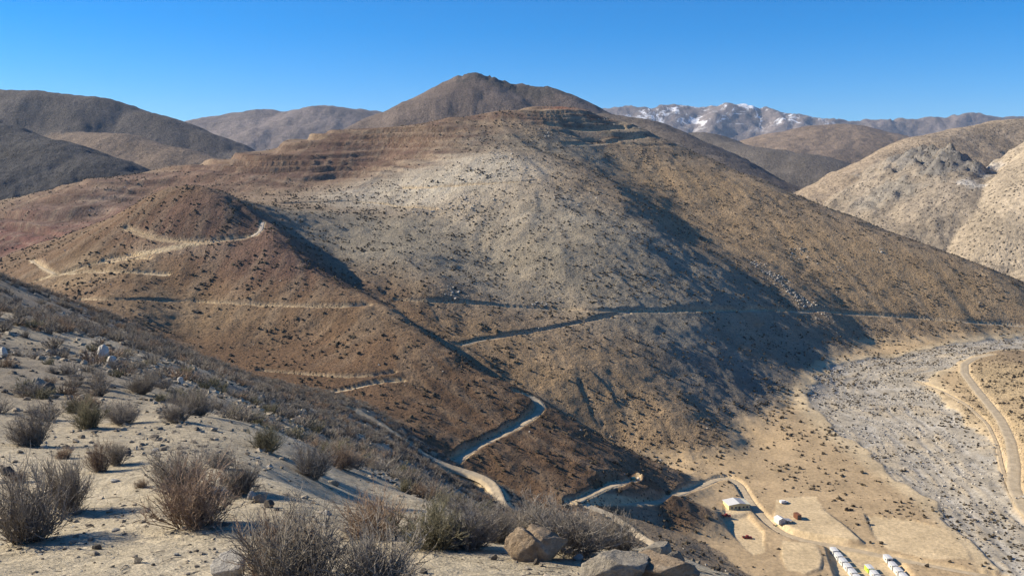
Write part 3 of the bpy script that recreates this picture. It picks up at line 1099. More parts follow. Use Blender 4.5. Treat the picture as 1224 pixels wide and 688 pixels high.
  (-12.9,81.7,0.47),
  (-39.8,72.5,0.49),
  (-11.4,81.9,0.99),
  (-7.1,82.6,0.58),
  (-13.6,81.7,0.65),
  (-6.4,82.6,0.83),
  (-35.2,75,0.7),
  (-35.5,75,0.61),
  (-38.5,73.5,0.74),
  (-3.4,83,0.5),
  (-34.6,75.5,0.98),
  (-20.8,80.4,0.5),
  (4.1,83,0.71),
  (-24.5,79.6,0.56),
  (-40.7,72.7,0.57),
  (-7.4,82.9,0.56),
  (-7.7,82.9,0.78),
  (-19.5,81,0.81),
  (-16.1,81.8,0.6),
  (-3.3,83.3,0.6),
  (-35.8,75.4,0.88),
  (-22.7,80.4,0.53),
  (-43.3,71.4,0.51),
  (-44.2,70.9,0.49),
  (-7.6,83.3,0.66),
  (-20,81.2,0.81),
  (5.9,83.5,0.73),
  (-43.5,71.5,0.89),
  (-37.5,74.9,0.69),
  (-37,75.1,0.51),
  (-20.3,81.3,0.82),
  (1.7,83.8,0.62),
  (-34.8,76.2,0.8),
  (-25.7,79.8,0.78),
  (-7.3,83.6,0.79),
  (-34.2,76.7,0.74),
  (-38.4,74.7,0.73),
  (3.2,83.9,0.93),
  (-11.1,83.3,0.96),
  (2.7,84.1,0.64),
  (-38,75.2,0.8),
  (-7.6,83.9,0.74),
  (-36.4,76.1,0.65),
  (-40.4,74,0.65),
  (-6.4,84.1,0.66),
  (5.9,84.2,0.96),
  (-43.2,72.6,0.9),
  (-7.9,84.1,0.71),
  (-26.2,80.3,0.76),
  (-25.6,80.7,0.69),
  (-4.7,84.6,0.97),
  (-32.8,78.1,0.58),
  (-28.7,79.7,0.63),
  (-2.4,84.7,0.56),
  (3.9,84.7,0.5),
  (-1.5,84.8,0.81),
  (-10.8,84.2,0.61),
  (-38.8,75.5,0.5),
  (-10.6,84.2,0.62),
  (-6.9,84.7,0.65),
  (-13.1,83.9,0.6),
  (-39.7,75.2,0.84),
  (3.6,85,0.63),
  (2.3,85.1,0.56),
  (3.3,85.1,0.59),
  (-33.1,78.5,0.84),
  (-42.8,73.7,1.01),
  (-30.6,79.5,0.67),
  (-41.5,74.5,0.7),
  (-37.4,76.7,0.85),
  (-7.7,85,0.47),
  (-31.9,79.1,0.63),
  (-35.7,77.6,0.62),
  (-4.8,85.3,0.54),
  (-37.5,76.7,0.53),
  (2.7,85.4,0.48),
  (-10.8,84.8,0.62),
  (1.2,85.5,0.83),
  (-44.8,72.8,0.77),
  (-13.2,84.5,0.62),
  (-43.3,73.8,0.88),
  (-1.6,85.5,0.57),
  (2.4,85.5,0.96),
  (-11.9,84.8,0.62),
  (-5.6,85.4,0.68),
  (-13.6,84.5,1.01),
  (-22.9,82.5,0.86),
  (-8.1,85.3,0.86),
  (3.2,85.6,0.6),
  (-12.7,84.7,0.7),
  (-15.8,84.2,0.43),
  (-11.4,85,0.84),
  (-25.6,81.8,0.8),
  (-28.5,80.9,0.66),
  (-1.8,85.8,0.73),
  (-25.3,82,0.77),
  (4.6,85.7,0.52),
  (-38.6,76.6,0.72),
  (0.4,85.8,0.51),
  (6.9,85.5,0.76),
  (0.9,85.8,0.48),
  (-15.4,84.5,0.48),
  (-41.8,75.1,0.67),
  (-27.6,81.4,0.77),
  (-9,85.5,0.95),
  (-39.5,76.3,0.68),
  (-33.8,79,0.49),
  (-1.5,86,0.58),
  (-44.7,73.5,0.89),
  (0.4,86,0.81),
  (-5.5,85.9,0.8),
  (-45.5,73.1,0.8),
  (0.3,86.1,0.62),
  (6.6,86,0.76),
  (-42.5,75,0.53),
  (-12.4,85.4,0.64),
  (-23.5,83,1.05),
  (-4.5,86.3,0.72),
  (4.4,86.3,0.6),
  (-0,86.4,0.75),
  (-41.8,75.6,0.56),
  (-4.1,86.3,0.42),
  (-12.1,85.5,0.56),
  (-6.2,86.3,1),
  (-11.9,85.7,0.5),
  (-7.4,86.2,0.6),
  (-31.6,80.6,0.61),
  (-12.4,85.8,0.5),
  (-36.6,78.5,0.79),
  (-36.8,78.5,0.79),
  (-32,80.6,0.92),
  (-29.5,81.6,0.84),
  (-39.1,77.4,0.39),
  (-26.3,82.6,0.76),
  (7.2,86.4,0.43),
  (-36.2,78.9,0.55),
  (-29.9,81.4,0.8),
  (-34.2,79.8,0.76),
  (-38.5,77.7,0.89),
  (-45.3,74.1,0.91),
  (-27.7,82.3,0.49),
  (-5.1,86.8,0.7),
  (-24.5,83.4,1.05),
  (-37.2,78.6,0.72),
  (-39.4,77.5,0.71),
  (1.3,87,0.65),
  (-4.5,86.9,0.7),
  (-23.4,83.9,0.57),
  (-41.6,76.5,0.72),
  (-6.7,86.9,0.83),
  (-17,85.4,0.55),
  (-38.6,78.1,0.76),
  (-8.9,86.7,0.56),
  (-0.9,87.2,1),
  (-40.8,77.1,0.49),
  (-11,86.6,0.84),
  (-9.8,86.7,0.61),
  (-44.5,75.1,0.54),
  (-10.2,86.8,0.58),
  (-43.7,75.7,0.43),
  (6.9,87.1,0.92),
  (-3.1,87.4,0.63),
  (-35.1,80.1,0.64),
  (-11.7,86.7,0.74),
  (6.8,87.2,0.6),
  (-34.4,80.5,0.66),
  (-37.8,79,0.74),
  (4.4,87.5,0.65),
  (-26.8,83.5,0.45),
  (-8.9,87.2,0.86),
  (-12.2,86.9,0.66),
  (-17.2,86,0.97),
  (-38.4,78.9,0.57),
  (-5.4,87.6,0.55),
  (-35,80.5,0.71),
  (-6.9,87.5,0.57),
  (-35.9,80.2,0.49),
  (-11.3,87.1,0.58),
  (-10.8,87.3,0.93),
  (-10.3,87.4,0.87),
  (-5.8,87.8,0.72),
  (-8.1,87.7,0.85),
  (-28.6,83.3,0.52),
  (-37.3,79.8,0.61),
  (-35.4,80.7,0.7),
  (-14.1,87,1.01),
  (-46.3,75,1.03),
  (-0.7,88.2,0.65),
  (-34.1,81.4,0.56),
  (-8.3,87.9,0.62),
  (-12.1,87.5,0.56),
  (-42.3,77.5,0.78),
  (-6,88.1,0.45),
  (-32.8,82,0.58),
  (-39.5,79,0.65),
  (-13.6,87.4,0.52),
  (-12.9,87.5,0.66),
  (-18.5,86.5,0.64),
  (-46.1,75.5,0.69),
  (-39.4,79.2,0.49),
  (-17.9,86.8,0.53),
  (-26.4,84.6,0.88),
  (-45.4,76.1,0.81),
  (-35.4,81.2,0.71),
  (-24.5,85.2,0.55),
  (-32,82.7,0.47),
  (1.4,88.7,0.49),
  (-16.8,87.2,0.79),
  (-28.9,84,0.61),
  (-6.4,88.6,0.66),
  (-42.1,78.3,0.99),
  (-37.1,80.8,0.57),
  (2.8,88.8,0.5),
  (-26.4,84.9,0.4),
  (3.8,88.9,0.54),
  (-46.7,75.8,0.75),
  (-40.1,79.5,0.56),
  (-43.9,77.5,0.76),
  (-35.1,81.9,0.94),
  (-8.2,88.7,0.65),
  (-29.6,84.2,0.84),
  (-44.4,77.4,0.75),
  (-10.6,88.6,0.67),
  (-30.9,83.7,0.5),
  (-12,88.5,0.67),
  (-21.9,86.6,0.81),
  (-37.6,81.1,0.48),
  (-34.2,82.6,0.95),
  (-41.1,79.4,0.53),
  (-31.7,83.7,0.67),
  (-42.7,78.7,0.66),
  (-29.8,84.5,0.75),
  (-47.3,76.1,0.73),
  (-26.5,85.7,0.58),
  (-39.8,80.4,0.57),
  (-3,89.7,0.62),
  (-31.7,84.1,0.69),
  (-38.5,81.2,0.74),
  (-31.7,84.1,0.57),
  (-17.3,88.3,0.79),
  (-30.5,84.6,0.6),
  (-46.7,76.9,0.53),
  (-5.1,89.9,0.54),
  (-24.8,86.6,0.42),
  (-6.1,90,0.44),
  (-44.2,78.6,0.64),
  (-32.8,84,0.64),
  (-34,83.5,0.83),
  (4.7,90.1,0.57),
  (7.3,89.9,0.53),
  (-22,87.5,0.61),
  (-10.5,89.6,0.58),
  (-38.6,81.6,0.71),
  (-7.9,89.9,0.59),
  (-6.1,90.1,0.93),
  (-10.7,89.7,0.56),
  (-19.5,88.3,0.48),
  (-42.3,79.9,0.61),
  (-30.6,85.2,0.98),
  (-13.7,89.6,0.76),
  (-8.6,90.3,0.5),
  (-27.1,86.5,0.71),
  (8.2,90.3,0.58),
  (-35.2,83.6,0.39),
  (-40.2,81.4,0.48),
  (-4.5,90.6,0.71),
  (2.5,90.8,0.73),
  (-7.2,90.5,0.56),
  (-38.2,82.4,0.47),
  (-25.5,87.3,0.71),
  (-22.2,88.2,0.91),
  (-39.5,81.9,0.47),
  (-38.4,82.5,0.8),
  (-38.3,82.8,0.85),
  (-38.3,82.9,0.72),
  (-4.3,91.3,0.7),
  (-38.4,83,0.67),
  (-19.3,89.4,0.71),
  (-37,83.6,0.75),
  (-45.1,79.6,0.76),
  (-20.7,89.2,0.9),
  (-29.4,86.8,0.82),
  (8,91.3,0.76),
  (-46.6,79,0.81),
  (-7,91.4,0.44),
  (1,91.7,0.79),
  (9,91.2,0.55),
  (-17.8,90,0.65),
  (-40.4,82.3,0.75),
  (1.2,91.7,0.53),
  (2.7,91.7,0.52),
  (-38.5,83.3,0.5),
  (-23,88.9,0.76),
  (-38.1,83.6,0.65),
  (-40.6,82.4,0.57),
  (-8.2,91.5,0.75),
  (-37.3,84,0.38),
  (-36.3,84.5,0.61),
  (-5.8,91.7,0.76),
  (-38.7,83.4,0.56),
  (-13.2,91,0.64),
  (-10.5,91.4,0.82),
  (-36.9,84.3,0.53),
  (-21.5,89.5,0.94),
  (-39.8,83,0.58),
  (-18.6,90.1,0.53),
  (-17.2,90.4,0.57),
  (1.6,92,0.95),
  (-10.1,91.6,0.51),
  (-40.4,82.9,0.72),
  (-10.1,91.7,0.98),
  (-28.5,87.7,0.79),
  (-41,82.6,0.84),
  (5.2,92.1,0.62),
  (-14.3,91.2,0.67),
  (-3.3,92.3,0.81),
  (4.8,92.3,0.43),
  (-19.7,90.3,0.62),
  (-23,89.5,0.56),
  (-39,83.8,0.58),
  (-8.7,92.1,0.75),
  (9.5,92.1,0.58),
  (-17.9,90.8,0.47),
  (-18.4,90.8,0.66),
  (-24.9,89.2,0.53),
  (3.7,92.6,0.86),
  (-31.2,87.3,0.5),
  (-15.1,91.5,0.81),
  (-38.6,84.3,0.9),
  (-31.6,87.2,0.66),
  (-48.6,79,0.6),
  (-9.2,92.3,0.7),
  (-32.9,86.8,0.79),
  (-10.9,92.1,0.54),
  (-20.4,90.5,0.72),
  (-4.3,92.7,0.72),
  (8.7,92.4,0.91),
  (-34.2,86.4,0.5),
  (-7.1,92.6,0.64),
  (5,92.8,0.96),
  (-1.3,93,0.86),
  (-18.9,91.1,0.63),
  (-25.5,89.5,0.53),
  (-43,82.5,0.66),
  (4,93,0.55),
  (5.4,92.9,0.76),
  (-17.3,91.5,0.64),
  (-19.9,91,0.84),
  (-19.7,91,0.56),
  (-14.3,92.1,0.61),
  (-17.1,91.7,0.99),
  (-40.8,83.9,0.48),
  (-17,91.7,0.84),
  (-12.5,92.4,0.56),
  (0.8,93.3,0.73),
  (-44.2,82.3,0.63),
  (2.6,93.4,0.58),
  (6,93.2,0.49),
  (-12.3,92.6,0.7),
  (4.1,93.4,0.93),
  (-40.1,84.5,0.49),
  (-2.4,93.5,0.68),
  (-15.2,92.3,0.61),
  (1.4,93.5,0.71),
  (2.8,93.5,0.62),
  (-35.2,86.7,0.92),
  (-1.2,93.6,0.68),
  (-13.5,92.7,0.78),
  (-19.4,91.6,0.73),
  (-39.6,84.9,0.62),
  (-11.8,92.9,0.71),
  (-30.3,88.7,0.65),
  (-39.4,85,0.5),
  (5.6,93.5,1.04),
  (-8.6,93.3,0.82),
  (8.8,93.3,0.95),
  (-21.5,91.3,0.6),
  (-30.9,88.6,0.55),
  (5.1,93.6,0.7),
  (-8.9,93.4,1),
  (-13.7,92.8,0.44),
  (-9,93.5,0.61),
  (-47.7,80.9,0.55),
  (-16.4,92.5,0.67),
  (-26.9,90,0.57),
  (-32.5,88.2,1.01),
  (1.3,94,0.57),
  (-41.1,84.5,0.77),
  (-39.2,85.4,0.61),
  (-39.4,85.4,0.54),
  (5.2,93.9,0.61),
  (-30.7,88.9,0.7),
  (-10.9,93.5,0.77),
  (-6.7,93.9,0.73),
  (-41.1,84.7,0.68),
  (-35.9,87,0.74),
  (9.9,93.6,0.64),
  (9,93.8,0.43),
  (-12.8,93.4,0.44),
  (-3,94.2,0.39),
  (6.1,94.1,1.04),
  (8.9,93.9,0.72),
  (-30.3,89.3,0.88),
  (-8.3,94,0.52),
  (-39.2,85.8,0.71),
  (-19.7,92.3,0.4),
  (-30.4,89.5,0.71),
  (9.6,94,0.53),
  (6.3,94.3,0.68),
  (5.5,94.4,0.51),
  (-13.2,93.7,0.73),
  (-0.6,94.7,0.73),
  (8.3,94.4,0.83),
  (-44,83.9,0.83),
  (-38.7,86.5,0.61),
  (10,94.3,0.69),
  (-31.9,89.3,0.8),
  (-40.5,85.7,0.62),
  (-8.9,94.4,0.6),
  (-38.4,86.8,0.5),
  (-28,90.7,0.85),
  (-18.9,93.1,0.8),
  (6.5,94.8,0.69),
  (-1.4,95,0.44),
  (-10.2,94.5,0.88),
  (10.7,94.5,0.6),
  (-25.7,91.5,0.79),
  (-32.7,89.3,0.68),
  (7.4,94.9,0.98),
  (-15.3,94,0.55),
  (-27.5,91.1,0.45),
  (-6.9,95,0.77),
  (-42.5,85.3,0.85),
  (-13.3,94.4,0.53),
  (-10.2,94.8,0.95),
  (-25.4,91.9,0.7),
  (9.6,94.9,0.73),
  (-32.5,89.7,0.76),
  (-32.6,89.7,0.56),
  (-19.9,93.4,0.91),
  (-43.1,85.2,0.66),
  (-26.6,91.8,0.61),
  (-35.5,88.7,0.53),
  (-1.3,95.6,0.62),
  (10.1,95.1,0.67),
  (-36.5,88.4,0.75),
  (-28.5,91.3,0.49),
  (-30.2,90.8,0.66),
  (-26.2,92,0.67),
  (-35.7,88.8,0.52),
  (11.1,95.1,0.61),
  (10.1,95.2,0.72),
  (-29,91.3,0.5),
  (-0.6,95.8,0.72),
  (9.4,95.4,0.62),
  (-31.6,90.6,0.8),
  (-47.9,83.1,0.64),
  (-37.5,88.4,0.9),
  (-1,96,0.5),
  (5.3,95.9,0.81),
  (-33.7,90,0.53),
  (-33.2,90.2,0.76),
  (-12.2,95.3,0.86),
  (-32.2,90.6,0.59),
  (-12.1,95.4,0.86),
  (-34.5,89.7,0.44),
  (8,95.8,0.98),
  (-37.8,88.4,0.47),
  (-31.1,91,0.42),
  (-8.5,95.8,0.6),
  (-9.6,95.8,0.56),
  (-11.9,95.6,0.89),
  (-11.3,95.7,0.8),
  (-19.4,94.4,0.65),
  (-14.9,95.2,0.4),
  (-26.8,92.7,0.59),
  (-27.1,92.6,0.76),
  (-16.8,95.1,0.75),
  (-7,96.4,0.63),
  (-25.4,93.2,0.61),
  (-0.9,96.7,0.76),
  (-36.4,89.7,0.65),
  (-18.9,95,0.99),
  (-38.2,89.1,0.64),
  (4.6,96.8,0.77),
  (-18.8,95.1,0.67),
  (-35.6,90.2,0.67),
  (9.2,96.5,0.89),
  (-4,96.9,0.6),
  (7.8,96.8,0.55),
  (-17.5,95.5,0.77),
  (-14.7,96.1,0.63),
  (11.2,96.6,0.89),
  (-10.4,96.7,0.96),
  (-45.2,86.1,0.69),
  (8.7,97,0.83),
  (6.1,97.2,0.79),
  (8.3,97,0.51),
  (-10.7,96.8,0.76),
  (-27.6,93.5,0.4),
  (-8.2,97.1,0.65),
  (-33.7,91.5,0.8),
  (-47.9,84.9,0.9),
  (7.7,97.2,0.46),
  (-11,97,0.55),
  (6.2,97.4,0.84),
  (-8.5,97.3,0.6),
  (-1.4,97.7,0.68),
  (7.4,97.4,0.61),
  (4.3,97.6,0.54),
  (6.8,97.5,0.81),
  (-17.4,96.3,0.55),
  (10.4,97.4,0.96),
  (-36.5,90.9,0.56),
  (-0.7,98,0.63),
  (8.2,97.7,0.47),
  (-40.3,89.4,0.67),
  (-31.4,92.9,0.68),
  (5.8,97.9,0.73),
  (-29.6,93.6,0.71),
  (-16.8,96.7,0.69),
  (-34.4,92,0.65),
  (-37.9,90.6,0.67),
  (-5.8,98.1,0.87),
  (-29.6,93.8,0.98),
  (-38.4,90.6,0.7),
  (-34.3,92.2,0.59),
  (-18.4,96.7,0.94),
  (-19.4,96.5,0.6),
  (5.1,98.3,0.57),
  (-39.4,90.2,0.57),
  (-12.3,97.8,0.61),
  (-41.7,89.3,0.62),
  (-26.8,94.9,0.62),
  (-27.6,94.7,0.65),
  (-46,87.3,0.81),
  (-8.6,98.4,0.76),
  (6.9,98.5,0.48),
  (5.7,98.6,0.86),
  (6.4,98.6,0.4),
  (-37.6,91.4,0.53),
  (-34.9,92.5,0.75),
  (-11.1,98.2,0.68),
  (-37.4,91.5,0.48),
  (-30.9,94.1,0.76),
  (-9.2,98.6,0.47),
  (-37,91.9,0.51),
  (-38.2,91.5,0.56),
  (-6.4,99,0.75),
  (-38.3,91.6,0.75),
  (-3.3,99.3,0.93),
  (-50.8,85.4,0.58),
  (-38,91.9,0.52),
  (-52,84.9,0.69),
  (-3.1,99.5,0.73),
  (6.9,99.4,0.53),
  (-16.6,98.2,0.77),
  (-38.1,92,0.59),
  (-15.4,98.4,1),
  (-34.9,93.4,0.41),
  (-29.4,95.4,0.62),
  (9.7,99.3,0.72),
  (-17.6,98.3,0.52),
  (3,99.9,0.57),
  (-36.5,93.1,0.87),
  (-35.9,93.4,0.73),
  (-17.1,98.6,0.64),
  (-52.5,85.2,0.71),
  (7.8,99.8,0.92),
  (5.1,100,0.91),
  (-8.4,99.8,0.91),
  (-10.7,99.5,0.6),
  (5.6,100,0.4),
  (7.3,99.9,0.67),
  (-17.3,98.7,0.67),
  (-9.6,99.8,0.78),
  (3.4,100.3,0.82),
  (-7,100.1,0.66),
  (-35.2,94,0.5),
  (-6.9,100.2,0.76),
  (-2.8,100.4,0.7),
  (6.4,100.3,0.65),
  (-30.3,95.8,0.73),
  (-17.8,98.9,0.52),
  (-7.8,100.2,0.47),
  (8.7,100.2,0.63),
  (-46.2,89.3,0.62),
  (-39.5,92.5,0.53),
  (-49.8,87.4,0.7),
  (6.1,100.5,0.61),
  (-34.2,94.8,0.75),
  (-34.5,94.7,0.71),
  (-7.5,100.5,0.45),
  (5.9,100.6,0.71),
  (-47.7,88.8,0.54),
  (-12.3,100.1,0.79),
  (-50.8,87.1,0.86),
  (9.9,100.4,0.81),
  (-9.4,100.5,0.64),
  (12.7,100.2,0.43),
  (-5.9,100.9,0.7),
  (7.1,100.8,0.53),
  (-32.9,95.6,0.73),
  (4.1,101.1,0.77),
  (-51,87.3,0.74),
  (-39.5,93.2,0.64),
  (-28.3,97.2,0.65),
  (-15.4,100.1,0.93),
  (-9.9,100.8,0.65),
  (-8.6,100.9,0.6),
  (-13,100.5,0.57),
  (-36.4,94.6,0.76),
  (-38.5,93.8,0.88),
  (9.2,101,0.94),
  (-34.2,95.5,0.59),
  (12.4,100.7,0.77),
  (-11.4,100.9,0.52),
  (-34,95.7,0.76),
  (-7.9,101.3,0.5),
  (-26.3,98.1,0.88),
  (-36.1,95,0.69),
  (-28.6,97.5,0.98),
  (8.1,101.3,0.75),
  (-26.4,98.2,0.63),
  (-18.1,100,0.6),
  (-43,92.1,0.71),
  (-33.2,96.1,1.02),
  (-41.9,92.6,0.47),
  (-21.1,99.5,0.64),
  (-40.4,93.4,0.74),
  (-14.5,100.7,0.79),
  (-29.3,97.4,0.53),
  (11.7,101.1,0.52),
  (-37.5,94.6,0.68),
  (3.1,101.7,0.66),
  (-17.1,100.3,0.79),
  (-34.1,96,0.95),
  (7.2,101.7,0.52),
  (-50.9,88.4,0.83),
  (-4.5,101.9,0.72),
  (-22.2,99.5,0.48),
  (-32.7,96.6,0.97),
  (-37.6,95,0.56),
  (-10.5,101.6,0.54),
  (-21.6,100,0.9),
  (8.4,101.9,0.42),
  (-54,86.8,0.58),
  (-39,94.6,0.57),
  (-11.1,101.7,0.95),
  (12.8,101.6,0.88),
  (-34.4,96.4,0.47),
  (-17,101,0.64),
  (-30.1,97.9,0.96),
  (-33.9,96.7,0.65),
  (-14.7,101.4,0.51),
  (-29,98.3,0.43),
  (2.9,102.5,0.76),
  (10.5,102,0.76),
  (-51.5,88.7,0.64),
  (9.3,102.2,0.91),
  (-18.8,100.9,0.47),
  (3.9,102.6,0.45),
  (9,102.4,0.63),
  (7.3,102.5,0.72),
  (-34,97,0.72),
  (12.7,102,0.6),
  (9.5,102.4,0.57),
  (-31.6,97.9,0.88),
  (-37.2,96,0.72),
  (-43.4,93.3,0.91),
  (-53.8,87.7,0.77),
  (-16.7,101.6,0.75),
  (-16.3,101.7,0.62),
  (-3.6,102.9,0.93),
  (-35.5,96.7,0.48),
  (-37.2,96.1,0.97),
  (8.8,102.6,0.76),
  (-38.8,95.4,0.77),
  (-22.4,100.6,0.95),
  (-8.4,102.7,0.63),
  (-14.3,102.1,0.61),
  (-15.5,101.9,0.6),
  (-6.9,103,0.65),
  (8,102.9,0.65),
  (-29.6,99,0.5),
  (-54,88.1,0.72),
  (-40.2,95.2,0.95),
  (7.8,103.1,0.66),
  (-34.1,97.6,0.56),
  (-29.1,99.2,0.46),
  (-15.9,102.1,0.72),
  (-38.3,96.1,0.5),
  (-5.6,103.3,0.63),
  (-35.4,97.2,0.89),
  (-6.6,103.3,1),
  (2.4,103.5,0.61),
  (-24.6,100.6,0.53),
  (7.6,103.3,0.74),
  (-32,98.5,0.72),
  (8.4,103.2,0.72),
  (-27,100,0.52),
  (-41.5,94.9,0.65),
  (13.7,102.7,0.88),
  (-28.9,99.5,0.45),
  (5.5,103.5,0.59),
  (6.3,103.5,0.73),
  (-39.6,95.8,0.78),
  (-12.3,103,0.43),
  (-15.8,102.5,0.67),
  (-12.9,102.9,0.57),
  (-10,103.2,0.61),
  (-24.8,100.7,0.61),
  (-32.7,98.5,0.51),
  (-37.6,96.8,0.58),
  (-26.9,100.3,0.48),
  (-28.8,99.8,0.66),
  (-29.7,99.6,0.47),
  (10.8,103.4,0.85),
  (2.8,103.9,0.79),
  (-26.4,100.5,0.53),
  (9.2,103.6,0.44),
  (-22.8,101.5,0.92),
  (-52.7,89.8,0.67),
  (-36.2,97.6,0.58),
  (-32.7,98.8,0.84),
  (3.7,104,0.64),
  (-44.4,94.2,0.88),
  (-33.1,98.7,0.66),
  (3.1,104.1,0.72),
  (-41.6,95.5,0.91),
  (13.5,103.3,0.5),
  (-18.6,102.5,0.79),
  (-33.8,98.6,0.69),
  (10.8,103.7,0.72),
  (-17.6,102.8,0.91),
  (3.6,104.2,0.92),
  (-28,100.5,0.67),
  (-34,98.6,0.54),
  (-7.1,104.1,0.68),
  (-20.3,102.3,0.52),
  (-23,101.8,0.45),
  (-25.4,101.2,0.74),
  (-35.8,98.1,0.52),
  (-28.3,100.5,0.98),
  (11.2,103.8,0.62),
  (14.1,103.5,0.56),
  (10.2,104,0.82),
  (7.2,104.2,0.52),
  (-31.7,99.6,0.59),
  (4.6,104.4,0.67),
  (-35.5,98.4,0.66),
  (-23.3,102,0.83),
  (-49.4,92.2,0.9),
  (-15.1,103.6,0.89),
  (-8.8,104.3,0.55),
  (-31.5,99.9,0.68),
  (-40.8,96.5,0.53),
  (11.1,104.2,0.74),
  (3.5,104.7,0.58),
  (-16.1,103.5,0.82),
  (9.7,104.4,0.68),
  (-46.8,93.8,0.86),
  (-4.7,104.8,0.86),
  (-26.7,101.4,0.97),
  (4.6,104.8,0.73),
  (11.3,104.3,0.91),
  (-28.4,101,0.66),
  (8,104.7,0.81),
  (-6.4,104.8,0.66),
  (8.4,104.7,0.44),
  (11.8,104.4,0.51),
  (12.2,104.4,0.75),
  (-23.1,102.5,0.72),
  (-45.8,94.6,0.4),
  (-27.9,101.4,0.61),
  (6.1,105,0.49),
  (-26.9,101.7,0.75),
  (6.7,105,0.67),
  (9.9,104.9,0.54),
  (12.4,104.6,0.76),
  (-33.2,100,0.74),
  (4.5,105.3,0.46),
  (-7.9,105.1,0.73),
  (-5.7,105.3,0.69),
  (-32.8,100.2,0.8),
  (-9.9,105,0.65),
  (11.2,104.9,0.69),
  (10.3,105,0.79),
  (-4.9,105.4,0.58),
  (12.8,104.8,0.56),
  (5.4,105.5,0.53),
  (-3.4,105.6,0.51),
  (-8.8,105.3,0.7),
  (5.6,105.5,0.55),
  (-32.7,100.5,0.66),
  (-36.3,99.4,0.69),
  (14.7,104.8,0.6),
  (-19.5,104,0.9),
  (-42.5,96.9,0.72),
  (-14.7,104.8,0.82),
  (-2.2,105.8,0.54),
  (-26.2,102.6,0.59),
  (11.5,105.3,0.76),
  (-23.5,103.3,0.57),
  (-48.7,94,0.46),
  (-28.6,102,0.6),
  (-5.2,105.8,0.69),
  (-22.1,103.6,0.71),
  (14.5,105,0.66),
  (5.9,105.8,0.66),
  (-7,105.8,0.63),
  (-35.2,100,0.67),
  (4,106,0.48),
  (-36.4,99.7,0.51),
  (10.7,105.6,0.78),
  (-14.9,105.1,0.74),
  (7,106,0.39),
  (1.7,106.2,0.95),
  (-33.4,100.9,0.49),
  (-23.7,103.6,0.47),
  (-10.5,105.8,0.43),
  (-40.1,98.5,0.63),
  (-46.4,95.7,0.77),
  (-45.9,95.9,0.81),
  (10.8,105.8,0.67),
  (-32.7,101.2,0.68),
  (-12.7,105.7,0.77),
  (-24.6,103.6,0.65),
  (-14.3,105.5,0.93),
  (-5.8,106.4,0.49),
  (10,106.1,0.59),
  (-12.4,105.8,0.93),
  (6.3,106.4,0.59),
  (-39.2,99.2,0.74),
  (-15.5,105.5,0.69),
  (3.5,106.6,0.74),
  (-12.6,105.9,0.63),
  (-35.7,100.6,0.72),
  (-5.8,106.6,0.57),
  (-38.7,99.5,0.81),
  (-34.4,101.1,0.78),
  (-7.7,106.5,0.61),
  (-28,103,0.77),
  (-5.6,106.7,0.64),
  (13.7,105.9,0.85),
  (-27.8,103.2,0.87),
  (-39,99.5,0.79),
  (-29.3,102.8,0.61),
  (-36.3,100.5,0.65),
  (-10.1,106.5,0.45),
  (-38,100,0.86),
  (-31.4,102.3,0.84),
  (-26.7,103.6,0.64),
  (3.9,106.9,0.59),
  (-3.7,107,0.65),
  (-4.5,106.9,0.56),
  (-43.3,98,0.64),
  (-38.8,99.8,0.65),
  (-3.8,107.1,0.6),
  (-6.3,107,0.76),
  (-9,106.8,0.5),
  (-34.2,101.6,0.88),
  (-12,106.5,0.55),
  (-39.2,99.8,1.01),
  (-14.7,106.3,0.82),
  (-41,99.2,0.46),
  (-12.6,106.6,0.58),
  (-12.9,106.5,0.51),
  (-8.7,107,0.7),
  (-6.1,107.2,0.82),
  (5.4,107.2,0.44),
  (12.5,106.6,0.47),
  (8.1,107.1,0.84),
  (-9.2,107.1,0.51),
  (-11.9,106.8,0.52),
  (-20.5,105.5,0.54),
  (-41.9,99,0.62),
  (-5,107.4,0.74),
  (-36.5,101.2,0.8),
  (-6,107.4,0.41),
  (-41.1,99.5,0.61),
  (-42.6,98.9,0.71),
  (-22.5,105.3,0.68),
  (-24.3,105,0.63),
  (8.2,107.5,0.81),
  (-45.5,97.7,0.65),
  (-7.1,107.6,0.7),
  (-36.3,101.5,0.54),
  (-37.4,101.1,0.61),
  (11.2,107.3,0.79),
  (3.4,107.8,0.58),
  (8.7,107.5,0.51),
  (-30.3,103.6,0.59),
  (12.6,107.2,0.54),
  (-41.1,99.8,0.96),
  (-15.6,106.8,0.64),
  (-24.1,105.3,0.62),
  (-3.9,108,0.7),
  (-31.2,103.4,0.71),
  (-9.6,107.6,0.98),
  (7.9,107.8,0.63),
  (13.7,107.3,0.65),
  (-31.1,103.6,0.63),
  (-36.4,101.9,0.71),
  (-36.2,101.9,0.63),
  (13.8,107.3,0.96),
  (-37.7,101.4,0.78),
  (-13.5,107.4,0.86),
  (-36.3,102,0.4),
  (6.3,108.1,0.62),
  (-25.3,105.3,0.65),
  (-10.6,107.8,0.54),
  (12.5,107.6,0.49),
  (10.4,107.8,0.81),
  (-14.3,107.5,0.62),
  (-7.3,108.2,0.75),
  (-9.9,108,0.59),
  (-35.8,102.4,0.72),
  (-21,106.5,0.78),
  (8.8,108.2,0.8),
  (-12.8,107.8,0.66),
  (-40.6,100.7,0.77),
  (-42.2,100,0.82),
  (1.5,108.6,0.74),
  (-34.7,102.9,0.56),
  (3.4,108.6,0.54),
  (-27.6,105.1,0.68),
  (-17.8,107.2,0.66),
  (-5.1,108.6,1.03),
  (-45.9,98.6,0.79),
  (14,107.8,0.75),
  (10.4,108.3,0.52),
  (-37.1,102.2,0.97),
  (-46.7,98.3,0.97),
  (13.4,108,0.51),
  (13,108.1,0.41),
  (-38.7,101.8,0.52),
  (-31.7,104.2,0.85),
  (-39,101.8,0.81),
